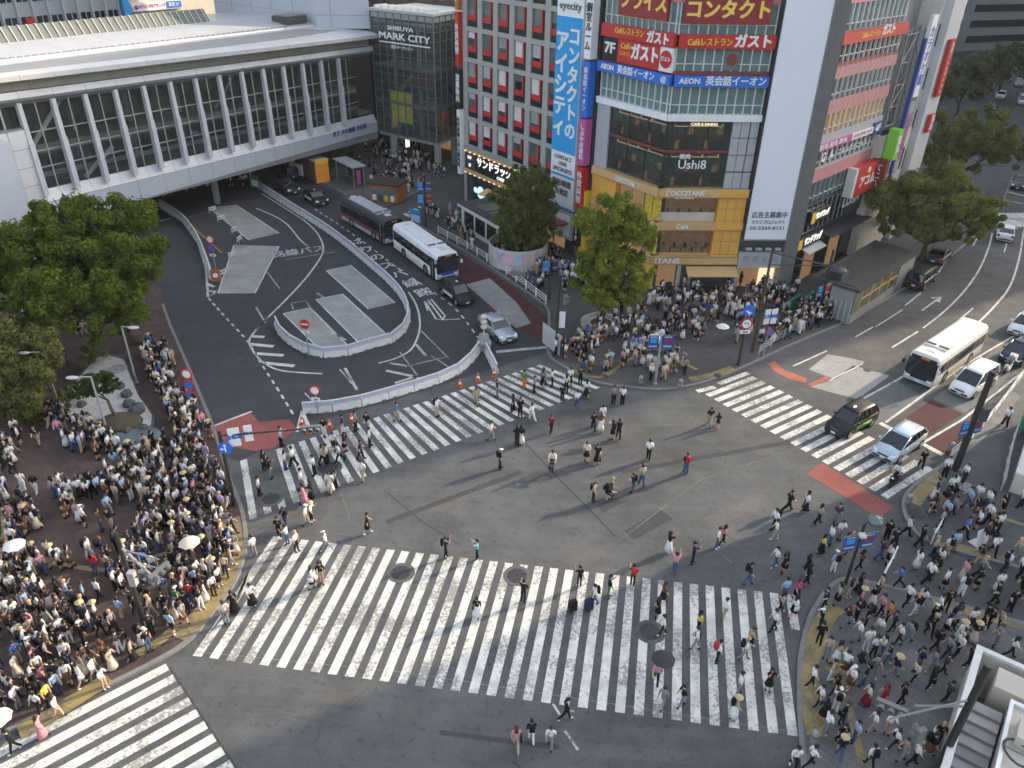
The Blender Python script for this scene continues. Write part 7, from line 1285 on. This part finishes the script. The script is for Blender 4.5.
    info = dict(head=(hc - Vector((0, 0, zmin))), pel=(P0 - Vector((0, 0, zmin))), back=(P0 + up * .36 + Vector((0, -.17, 0)) - Vector((0, 0, zmin))), hand=V[B[[i for i, b in enumerate(B) if b[2] == 'fore'][1]][1]] - Vector((0, 0, zmin)), lean=ln)
    return mb, info
BODY = {}
def get_body(pose, lower, sub):
    k = (pose, lower, sub)
    if k not in BODY:
        mb, info = body_mesh(pose, lower, sub); ids = [M('skin'), M('cloth_w'), M('cloth_k'), M('shoe_white')]; mb.ms = ids; me = mb.mesh('person_body', True) if sub else None; BODY[k] = (mb, info, me)
    return BODY[k]
def hair_mb(kind):
    g = MB(); H = 'hair_black'
    if kind in 'slbun': g.ball((0, -.008, .02), (.106, .122, .115), M(H), 12, 7, -.1, 1); g.ball((0, -.045, -.02), (.098, .088, .10), M(H), 10, 6, -.8, .6)
    if kind in 'lb': g.hexa([(-.085, -.10, -.30), (.085, -.10, -.30), (.075, -.135, -.30), (-.075, -.135, -.30), (-.095, -.02, .02), (.095, -.02, .02), (.08, -.115, .03), (-.08, -.115, .03)], M(H)); g.ball((.075, .01, -.06), (.03, .05, .13), M(H), 8, 5); g.ball((-.075, .01, -.06), (.03, .05, .13), M(H), 8, 5)
    if kind == 'u': g.ball((0, -.1, .09), (.05, .05, .05), M(H), 8, 5)
    if kind in 'cdp': g.ball((0, -.005, .02), (.10, .115, .10), M(H), 12, 6, 0, 1); g.add([(-.075, .07, .03), (.075, .07, .03), (.06, .19, .012), (-.06, .19, .012), (-.075, .07, .045), (.075, .07, .045), (.06, .19, .022), (-.06, .19, .022)], [(3, 2, 1, 0), (4, 5, 6, 7), (0, 1, 5, 4), (1, 2, 6, 5), (2, 3, 7, 6), (3, 0, 4, 7)], M(H))
    if kind == 'h': g.ball((0, 0, .03), (.105, .12, .10), M(H), 12, 6, 0, 1); g.lathe([(.1, .035), (.22, .02), (.22, .03), (.1, .05)], (0, 0, 0), M(H), 18)
    return g
HM = {}
def skirt_mb(L, k):
    g = MB(); prof = [(.135, .02), (.165, -.12), (.20 + k * .03, -L * .6), (.235 + k * .06, -L)]; vs = []
    g.lathe(prof, (0, 0, 0), M('cloth_k'), 14, sy=.86); return g
def pack_mb():
    g = MB(); secs = [[(-.14 * k, y, -.2), (.14 * k, y, -.2), (.14 * k, y, .18), (.09 * k, y, .23), (-.09 * k, y, .23), (-.14 * k, y, .18), (-.14 * k, y, -.2)] for y, k in ((.05, .9), (0, 1.02), (-.08, 1), (-.12, .8))]; loft(g, secs, M('cloth_k')); return g
def tote_mb(w=.3, h=.3):
    g = MB(); g.hexa([(-.05, -w / 2, -h), (.05, -w / 2, -h), (.05, w / 2, -h), (-.05, w / 2, -h), (-.02, -w / 2, 0), (.02, -w / 2, 0), (.02, w / 2, 0), (-.02, w / 2, 0)], M('cloth_w'))
    g.tube([(0, -w / 3, 0), (0, -w / 4, .2), (0, w / 4, .2), (0, w / 3, 0)], .01, M('cloth_w'), 4, False); return g
PROTO = {}
def proto(key, fn):
    if key not in PROTO: PROTO[key] = fn().mesh(key, True)
    return PROTO[key]
def part(name, me, parent, m, loc, rx=0):
    o = bpy.data.objects.new(name, me); COL.objects.link(o); o.parent = parent; o.location = loc; o.rotation_euler.x = rx
    for s in o.material_slots: s.link = 'OBJECT'; s.material = m
    return o
ACC = {'p': ('black backpack', 'k'), 'r': ('red backpack', 'R'), 'e': ('green backpack', 'e'), 't': ('white tote bag', 'w'), 'h': ('dark handbag', 'k'), 'o': ('orange bag', 'O'), 'y': ('yellow bag', 'y'), 'R': ('red handbag', 'R')}
def make_person(rec):
    p, top, bot, hair, acc, rz, pose, sc_ = rec['p'], rec['top'], rec['bot'], rec['hair'], rec['acc'], rec['rz'], rec['pose'], rec['s']
    bc, bn, lower = BOT[bot]; mb, info, me = get_body(pose, min(lower, 2) if lower < 2 else 2, True); o = bpy.data.objects.new('person', me); COL.objects.link(o); o.location = p; o.rotation_euler.z = rz; o.scale = (sc_, sc_, sc_)
    ml = [M('skin_tan' if rec['k'] % 4 == 0 else 'skin'), M('cloth_' + top), M('cloth_' + bc), M('shoe_white' if rec['k'] % 3 == 0 else 'cloth_k')]
    for s, m in zip(o.material_slots, ml): s.link = 'OBJECT'; s.material = m
    part('hat' if hair in 'cdhp' else 'hair', proto('hair_' + hair, lambda: hair_mb(hair)), o, M(HAIR[hair][1]), info['head'], -info['lean'])
    if hair in 'cdhp': part('hair', proto('hair_back', lambda: MB().ball((0, -.03, -.01), (.09, .085, .085), M('hair_black'), 10, 5, -.7, .5)), o, M('hair_black'), info['head'], -info['lean'])
    if lower >= 2: part('skirt', proto('skirt%d' % lower, lambda: skirt_mb(.46 if lower == 2 else .74, lower - 2)), o, M('cloth_' + bc), info['pel'] + Vector((0, 0, .04)))
    if acc in 'pre' and acc != '.': part('backpack', proto('backpack', pack_mb), o, M('cloth_' + ACC[acc][1]), info['back'], -info['lean'])
    if acc in 'thoyR' and acc != '.': part('shoulder_bag', proto('bag', tote_mb), o, M('cloth_' + ACC[acc][1]), info['pel'] + Vector((.23, -.02, .12)))
    rec['o'] = o; return o
# ---------------------------------------------------------------- who stands where (feet pixel, top/bottom/hair/extra, heading 0-7, pose)
LIST = """532,421wws.1 517,446kkl.0 521,445kWlt0 551,433rks.7 586,462cKlt4 597,463kDl.4 593,430kks.0 600,432oWb.0 602,424wws.0 612,440gslp0 618,439dksp0 613,405gks.0 622,405wks.0 648,460wks.0 685,474njsr0 709,426kSsh0 717,428ksl.0
593,502tkdp6 605,499ksbp6 611,497tjn.6 632,493kjsp2 641,486tjs.0 500,469kkcp6 491,441wgs.6 668,553kWlm6 674,574pjsm0 692,564nksm6 716,549wjs.6 722,545pkl.6 747,585njsp6
368,534kKlt6 446,558kkspm 477,560qksm2 327,551wgc.2 297,552wdn.6 288,545wjs.2 280,538kks.4 286,528kjb.4 307,526wbc.6 312,522wkh.6 322,584kSsp4 313,589wKbt6 253,606wDs.5 235,613kDl.5 227,624cgd.5 255,557wgs.1 477,618kWlh4 523,603kks.0 579,587kks.S 594,606wjspS 608,598kGs.6
632,586rksr0 657,618kKl.2 662,604oKb.6 662,636wks.2 695,650wgsh2 697,633ykl.6 723,619wbs.6 716,663wksr6 743,660wgnp6 748,648tkdh6 737,695wgs.6 733,718tWhp6 655,684pks.u 662,707ggsu 681,707kgs.2 565,720kks.6 531,742kwsp0 550,748wgs.4 516,749pbbh0 767,691kKlm4 772,632wks.2 779,613tkl.6 792,617wKlt6 795,600mKb.4 783,600ljs.0 805,586kkl.6
787,511kks.6 804,512wDl.6 817,524tkl.6 773,530wksp2 774,540wbs.2 835,524dgs.4 838,540wgs.4 828,546wjs.6 820,554yDl.6 844,554kKsm6 774,568wjs.2 783,573kKl.2 832,573lwsh0 805,575kKl.6 885,541kks.0 892,549kks.0 878,560njs.6 887,565cKl.2 858,570okl.6 905,536wksu 918,547kks.6 915,569wWl.6 929,575kDl.6 930,515kKl.2 965,509ljs.2 984,511wjsp2 943,521ljl.2 950,517gks.6 962,538bks.4 975,531wKlt2 945,556wbsp0 952,551lgs.4 989,539kks.2 985,525wks.2 1000,516ksl.2 991,556wkspe 977,564kbs.2 1003,571wnsp6 1015,560tgh.2 1018,509wks.2 1018,578wks.6 978,577gcn.6 943,478wkst4 962,484wns.2 920,468kkd.4 1003,428wks.0
822,611nks.2 835,607tKl.2 818,631kkc.2 817,647kks.0 824,661tglt4 834,664tWl.6 809,689wks.6 817,708wkst2 833,697kkly2 823,736wgs.6 838,747kks.4 852,744ljs.2 792,769wks.4 808,768wks.6 867,769wksp0 877,597tks.2 897,588bks.2 904,608wks.6 912,617kwn.2 926,583wks.6 943,613kks.4 953,624nkl.4 967,631wKl.4 980,628kks.6 986,631kks.2 927,638kks.e 844,628kgst2 854,623kks.2 864,628kks.2 878,618pks.2 885,624Oks.2 876,639wgs.2 890,634nks.2 896,646wks.2 905,645ggsp2 855,644wgs.2 864,652wwlt4 871,659wks.4 879,659cjl.2 885,666kjs.2 890,679kgbt6 855,677kgl.t 870,678ggs.4 864,707cRl.2 880,709rRb.2 911,684cob.2 915,672njs.2 933,652kks.6 929,674ggs.2 944,659gns.2 954,658wknp2 965,669kks.6 940,677dks.6 898,707kks.2 943,704dks.6 870,734wSl.2 885,736wbs.4 892,751wkst2 900,763ggs.2 910,767wkst6 995,634tds.2 993,649ggd.2 1007,659wks.6 1018,597kkl.2
260,496wkst6 265,470kkl.6 271,479kgsp6 282,447les.6 286,470wjl.6 294,467wks.2 302,490wgs.6 305,504pPl.2 312,500kDl.2 315,476wks.2 323,465tkl.6 328,464cks.2 334,450wkl.4 340,462wklo2 345,452kKl.6 361,460kks.6 363,481wbs.4 331,492wWlp4 336,489gkl.2 370,447wks.6 368,432kgs.4 356,431gks.6 343,435nws.6 325,437kwl.4 397,422bbs.6 437,417wbspt 476,406tbs.4 497,397kgs.2 477,405tks.4 513,412kDl.2 520,417kkl.4 524,389eOs.0 534,393gkst6 543,387gDl.0 552,387wks.2 562,402kks.0 577,408wjs.0 586,398wDl.0 566,392ckl.0 570,385wks.0 580,384dks.0
106,689wbs.6 98,682wgs.2 122,655dwss2 130,651kws.2 107,664oob.2 52,708yks.6 42,715wkl.4 60,718wSb.6 44,738pPb.R 16,752kks.e 141,610kkl.4 150,607kDl.4 154,620tbn.2 167,617kks.4 180,612ekc.0 193,606Rjspr 203,595kks.6 146,572bDl.4 97,576RjlR0 62,440pjs.4 120,455wws.4 10,450wksp2 5,470kkl.4 15,475kks.6 40,446kbs.4 28,424wkl.2 35,418kks.2"""
PEOPLE = []
PP = {'m': 'photo', 'S': 'walk', 'u': 'walk', 'e': 'walk', 't': 'walk', 's': 'walk', 'r': 'walk'}
rp_ = random.Random(77)
import re as _re
for tok in LIST.split():
    mt_ = _re.match(r'(\d+),(\d+)(.)(.)(.)(.*)$', tok)
    x, y = int(mt_[1]), int(mt_[2]); top, bot, hair, rest = mt_[3], mt_[4], mt_[5], mt_[6]
    if bot not in BOT: bot = 'k'
    if hair not in HAIR: hair = 's'
    acc = rest[0] if rest else '.'; ex = rest[1:] if len(rest) > 1 else ''
    d = int(ex[-1]) if ex and ex[-1].isdigit() else (int(rest[-1]) if rest and rest[-1].isdigit() else rp_.randrange(8))
    um = 'u' if 'u' in rest else None; case = 'S' in rest
    photo = 'm' in rest
    if acc not in ACC: acc = '.'
    q = G(x, y); q.z = max(zsurf(q), .016)
    pose = 'photo' if photo else rp_.choice(['walk', 'walk', 'stride', 'bag', 'stand', 'phone']) if rp_.random() < .85 else 'stand'
    if (x, y) == (605, 499): pose = 'crouch'
    PEOPLE.append(dict(p=q, px=(x, y), top=top, bot=bot, hair=hair, acc=acc, rz=d * math.pi / 4 + rp_.uniform(-.3, .3), pose=pose, s=rp_.uniform(.84, .95), k=len(PEOPLE), um=um, case=case))
PEOPLE[16]['s'] = .72
# the waiting crowds
TOPS = 'wwwwwwwwwwwkkkkkkkkkdggctnnlowwkkgtlvpb'; BOTS = 'kkkkgjjbwnsSKKWCDB'; HR = 'ssssssslllllbbbbuucdhn'; AC = '......pppthth'
FBQ = [tuple(p.xy) for p in P] if False else [tuple(G(x, y).xy) for x, y in FBp]
def inside(pt, q):
    c = False; j = len(q) - 1
    for i in range(len(q)):
        if (q[i][1] > pt[1]) != (q[j][1] > pt[1]) and pt[0] < (q[j][0] - q[i][0]) * (pt[1] - q[i][1]) / (q[j][1] - q[i][1]) + q[i][0]: c = not c
        j = i
    return c
def crowd_in(pts, n, face=None, mind=.48, tops=TOPS):
    q = [tuple(G(x, y).xy) for x, y in pts]; xs = [a[0] for a in q]; ys = [a[1] for a in q]; t = 0; c = 0
    while c < n and t < n * 60:
        t += 1; a = (rp_.uniform(min(xs), max(xs)), rp_.uniform(min(ys), max(ys)))
        if c > 3 and rp_.random() < .6:
            b_ = PEOPLE[-rp_.randint(1, min(c, 40))]['p']; th = rp_.uniform(0, 6.28); dd = rp_.uniform(mind, mind * 1.5); a = (b_.x + dd * math.cos(th), b_.y + dd * math.sin(th))
        if not inside(a, q) or inside(a, FBQ): continue
        if any(abs(r['p'].x - a[0]) < mind and abs(r['p'].y - a[1]) < mind and math.hypot(r['p'].x - a[0], r['p'].y - a[1]) < mind for r in PEOPLE): continue
        v = Vector((a[0], a[1], 0)); v.z = max(zsurf(v), .012); PEOPLE.append(dict(p=v, px=None, top=rp_.choice(tops), bot=rp_.choice(BOTS), hair=rp_.choice(HR), acc=rp_.choice(AC), rz=(face if face is not None else rp_.uniform(0, 6.28)) + rp_.gauss(0, .9), pose=rp_.choice(['stand', 'stand', 'stand', 'phone', 'bag', 'walk']), s=rp_.uniform(.84, .95), k=len(PEOPLE), um=None, case=False)); c += 1
crowd_in([(150, 500), (228, 515), (237, 540), (228, 575), (205, 606), (160, 640), (95, 675), (0, 725), (-20, 600), (0, 560), (90, 560), (140, 540)], 196, R(-70), .44)
crowd_in([(190, 430), (222, 480), (232, 515), (150, 520), (105, 505), (110, 470), (150, 452)], 96, R(-70))
crowd_in([(135, 345), (163, 345), (190, 395), (212, 440), (222, 480), (192, 470), (165, 410)], 62, None)
crowd_in([(42, 420), (62, 418), (105, 440), (128, 452), (100, 470), (60, 448)], 26); crowd_in([(0, 400), (30, 400), (20, 470), (0, 560)], 20); crowd_in([(0, 500), (60, 480), (140, 500), (130, 545), (0, 560)], 34); crowd_in([(10, 320), (70, 300), (95, 350), (60, 385), (10, 390)], 26)
crowd_in([(548, 350), (575, 372), (640, 386), (700, 380), (655, 345), (600, 335)], 62, R(150)); crowd_in([(590, 330), (660, 345), (735, 345), (800, 312), (770, 298), (700, 300), (640, 300)], 100); crowd_in([(640, 293), (735, 288), (800, 285), (790, 310), (660, 330)], 55)
crowd_in([(745, 362), (800, 335), (845, 315), (820, 300), (770, 330)], 52, R(-160)); crowd_in([(795, 280), (830, 255), (870, 232), (905, 215), (880, 210), (840, 232), (800, 262)], 85); crowd_in([(560, 245), (620, 290), (600, 305), (550, 290), (520, 280)], 48)
crowd_in([(350, 165), (385, 160), (440, 160), (445, 178), (410, 195), (365, 190)], 85, None, .45); crowd_in([(425, 215), (470, 212), (500, 232), (455, 232)], 22); crowd_in([(120, 212), (160, 197), (255, 185), (250, 172), (140, 190)], 55); crowd_in([(205, 172), (300, 160), (300, 150), (210, 165)], 30); crowd_in([(340, 155), (410, 140), (430, 150), (360, 165)], 30)
crowd_in([(812, 640), (850, 590), (1010, 630), (960, 650), (930, 768), (815, 765)], 22, None, .6); crowd_in([(850, 575), (930, 545), (1020, 575), (1020, 615), (930, 590)], 9, None, .7); crowd_in([(930, 500), (960, 480), (1000, 520), (1000, 555), (935, 535)], 10, None, .6)
crowd_in([(440, 225), (500, 245), (560, 300), (545, 305), (470, 250)], 24); crowd_in([(172, 640), (208, 606), (232, 575), (240, 545), (230, 540), (200, 600), (165, 632)], 16, R(-70)); crowd_in([(0, 722), (100, 682), (160, 650), (150, 640), (90, 668), (0, 705)], 14, R(-70))
for r in PEOPLE: r['dist'] = (r['p'] - Vector((0, 0, CH))).length
order = sorted(PEOPLE, key=lambda r: r['dist'])
vis = []
for r in order:
    dv_ = r['p'] - Vector((0, 0, CH)); z = dv_.dot(FW); X, Y = 512 + FPX * dv_.dot(RT) / z, 384 - FPX * dv_.dot(UPV) / z; r['sx'], r['sy'] = X, Y
    if -12 < X < 1036 and Y < 795: vis.append(r)
single = vis[:325]; rest = vis[325:]
# ---- labels that single each person out
def zone(r):
    x, y = r['sx'], r['sy']; z = r['p'].z > .05
    if x < 260 and z:
        if y < 440 and x > 125: return 'on the kerbside plaza path'
        if x < 45 and y < 480: return 'at the plaza\'s far left'
        if y < 480 and x < 150: return 'by the fountain bed'
        if x > 195: return 'at the plaza kerb'
        if y > 640: return 'near the left zebra'
        if y > 590: return 'in the lower plaza crowd'
        return 'in the upper plaza crowd' if y < 540 else 'in the middle plaza crowd'
    if x < 240 and y > 640: return 'on the near left zebra'
    if y > 536 and x < 800 and y < 735: return 'on the main zebra'
    if y >= 735 and x < 790: return 'below the main zebra'
    if x < 480 and y < 530: return 'on the terminal zebra'
    if z: return 'on the near right pavement' if y > 590 else 'on the roadside pavement' if x > 880 else 'on the shop plaza'
    if x > 850: return 'in the alley mouth' if y > 520 else 'on the road zebra'
    if x > 755: return 'on the right crossing asphalt'
    return 'on the open crossing asphalt'
def face8(r):
    a = (math.degrees(r['rz']) + 360) % 360; return ['facing away', 'facing left', 'facing the camera', 'facing right'][int(((a + 45) % 360) // 90)]
used = {}
for r in single:
    def mk(extra=''):
        t = '%s top, %s, %s' % (CLO[r['top']][0], BOT[r['bot']][1], HAIR[r['hair']][0]); a = ACC.get(r['acc']); a = ', ' + a[0] if a else ''
        return 'person in ' + t + a + extra + ', ' + zone(r)
    done = False
    for att in range(40):
        for ex in ('', ', ' + face8(r)):
            s_ = mk(ex)
            if s_ not in used and len(s_.split()) <= 16: used[s_] = 1; r['label'] = s_; done = True; break
        if done: break
        r['hair'] = rp_.choice(HR); r['acc'] = rp_.choice('.pth..')
        if att > 12: r['bot'] = rp_.choice(BOTS)
    o = make_person(r); tag(o, r['label'], 'person', 'people on and around the crossing')
def umbrella(p, rz, col, lb, h=2.0, r_=.55):
    T = empty('umbrella', (p.x + .18, p.y, p.z), rz, lb, 'umbrella'); g = MB(); n = 8; vs = [(0, 0, h)]; 
    for ring, (rr, z) in enumerate(((r_ * .55, h - .08), (r_, h - .26))):
        for k in range(16): t = math.pi * k / 8; q = rr * (1 if k % 2 == 0 else .93); vs.append((q * math.cos(t), q * math.sin(t), z + (0 if k % 2 == 0 else .03 * ring)))
    fs = [(0, 1 + k, 1 + (k + 1) % 16) for k in range(16)] + [(1 + k, 17 + k, 17 + (k + 1) % 16, 1 + (k + 1) % 16) for k in range(16)]; g.add(vs, fs, M(col)); g.build('canopy', T, True); g = MB(); g.tube([(0, 0, 1.0), (0, 0, h + .08)], .01, M('dark'), 5); g.build('shaft', T); g = MB(); g.tube([(0, 0, 1.0), (0, 0, .93), (.05, 0, .9), (.08, 0, .94)], .014, M('wood'), 5); g.build('handle', T)
for x, y, c, lb in ((655, 685, 'cloth_d', 'dark umbrella held over the main zebra near its lower edge'), (906, 537, 'cloth_d', 'dark umbrella at the tip of the roadside pavement'), (22, 572, 'cloth_w', 'white umbrella on the left of the plaza crowd'), (193, 569, 'cloth_c', 'cream umbrella by the yellow paving at the plaza kerb'), (7, 745, 'cloth_c', 'pale beige umbrella at the near left zebra edge'), (717, 347, 'cloth_w', 'white umbrella on the shop plaza right of the banner flags'), (650, 358, 'cloth_w', 'white umbrella just behind the banner flags'), (690, 323, 'cloth_d', 'dark umbrella in the middle of the shop plaza'), (702, 326, 'cloth_n', 'navy umbrella right of the dark one on the shop plaza')):
    q = G(x, y); q.z = zsurf(q); umbrella(q, 0, c, lb)
for x, y, lb in ((581, 608, 'black suitcase pulled over the main zebra'), (597, 607, 'dark blue suitcase beside the black one on the main zebra')):
    q = G(x, y); T = empty('suitcase', (q.x - .45, q.y - .2, .02), .4, lb, 'suitcase'); g = MB(); g.box((0, 0, .38), (.42, .26, .6), M('cloth_k' if x < 590 else 'cloth_n')); g.build('shell', T); g = MB(); g.tube([(-.12, .1, .68), (-.12, .1, 1.0), (.12, .1, 1.0), (.12, .1, .68)], .012, M('steel'), 5); g.build('handle', T)
    for s in (-1, 1):
        for e in (-1, 1): g = MB(); g.lathe([(.04, -.015), (.04, .015)], (s * .17, e * .1, .04), M('rubber'), 10, 'x'); g.build('wheel', T)
# riders
for p, a, lb, top, hair, dz, fwd in ((MB1, a1_, 'person in a white top and dark helmet riding the black motorbike', 'w', 'd', .40, -.3), (MB2, a2_, 'person in a white helmet riding the delivery scooter', 'g', 'c', .40, -.3), (CYC, ac, 'person in a white top cycling over the open crossing', 'w', 's', .50, -.12)):
    f = Vector((math.cos(a), math.sin(a), 0)); mb_, info, me = get_body('sit', 0, True); r = dict(p=Vector((p.x, p.y, 0)) + f * fwd, top=top, bot='k', hair=hair, acc='.', rz=a - math.pi / 2, pose='sit', s=1.0, k=1); o = make_person(r); o.location.z = .83 - info['pel'].z + (.12 if p is CYC else 0); tag(o, lb, 'rider')
# ---- everyone farther off, as one crowd
mb = MB()
for r in rest:
    bc, bn, lower = BOT[r['bot']]; b, info, _ = get_body(r['pose'], min(lower, 2), False); ca, sa = math.cos(r['rz']) * r['s'], math.sin(r['rz']) * r['s']; px_, py_, pz_ = r['p']
    def tr(v): return (v[0] * ca - v[1] * sa + px_, v[0] * sa + v[1] * ca + py_, v[2] * r['s'] + pz_)
    ml = [mb.mi(M('skin')), mb.mi(M('cloth_' + r['top'])), mb.mi(M('cloth_' + bc)), mb.mi(M('cloth_k'))]; k0 = len(mb.v); mb.v.extend(tr(v) for v in b.v); mb.f.extend(tuple(k0 + i for i in f) for f in b.f); mb.m.extend(ml[i] for i in b.m)
    def addm(g, off, m):
        k1 = len(mb.v); mi_ = mb.mi(M(m)); mb.v.extend(tr((v[0] + off[0], v[1] + off[1], v[2] + off[2])) for v in g.v); mb.f.extend(tuple(k1 + i for i in f) for f in g.f); mb.m.extend([mi_] * len(g.f))
    if r['hair'] not in HM: HM[r['hair']] = hair_mb(r['hair'])
    addm(HM[r['hair']], info['head'], HAIR[r['hair']][1])
    if lower >= 2:
        if ('sk', lower) not in HM: HM[('sk', lower)] = skirt_mb(.46 if lower == 2 else .74, lower - 2)
        addm(HM[('sk', lower)], info['pel'] + Vector((0, 0, .04)), 'cloth_' + bc)
    if r['acc'] in ('p', 'r', 'e'):
        if 'pk' not in HM: HM['pk'] = pack_mb()
        addm(HM['pk'], info['back'], 'cloth_' + ACC[r['acc']][1])
o = mb.build('crowd', None, True); tag(o, 'dense crowd of distant pedestrians on the plazas and pavements', 'crowd', None, 'stuff')
print('PEOPLE', len(PEOPLE), len(vis), len(single), len(rest))
for m in list(bpy.data.meshes):
    if not m.users: bpy.data.meshes.remove(m)
# ---------------------------------------------------------------- thin scattering volume, added to lift dark shade and soften contrast
hm = bpy.data.materials.new('haze_air'); hm.use_nodes = True; ht = hm.node_tree; ht.nodes.clear(); ho = ht.nodes.new('ShaderNodeOutputMaterial'); hv = ht.nodes.new('ShaderNodeVolumePrincipled')
hv.inputs['Color'].default_value = (.93, .94, .95, 1); hv.inputs['Density'].default_value = .00013; hv.inputs['Anisotropy'].default_value = .2; ht.links.new(hv.outputs[0], ho.inputs['Volume'])
g = MB(); g.ms = [hm]; g.box((60, 200, 44.5), (520, 640, 91), hm); hz = g.build('added_haze'); tag(hz, None, None, None, 'stuff')
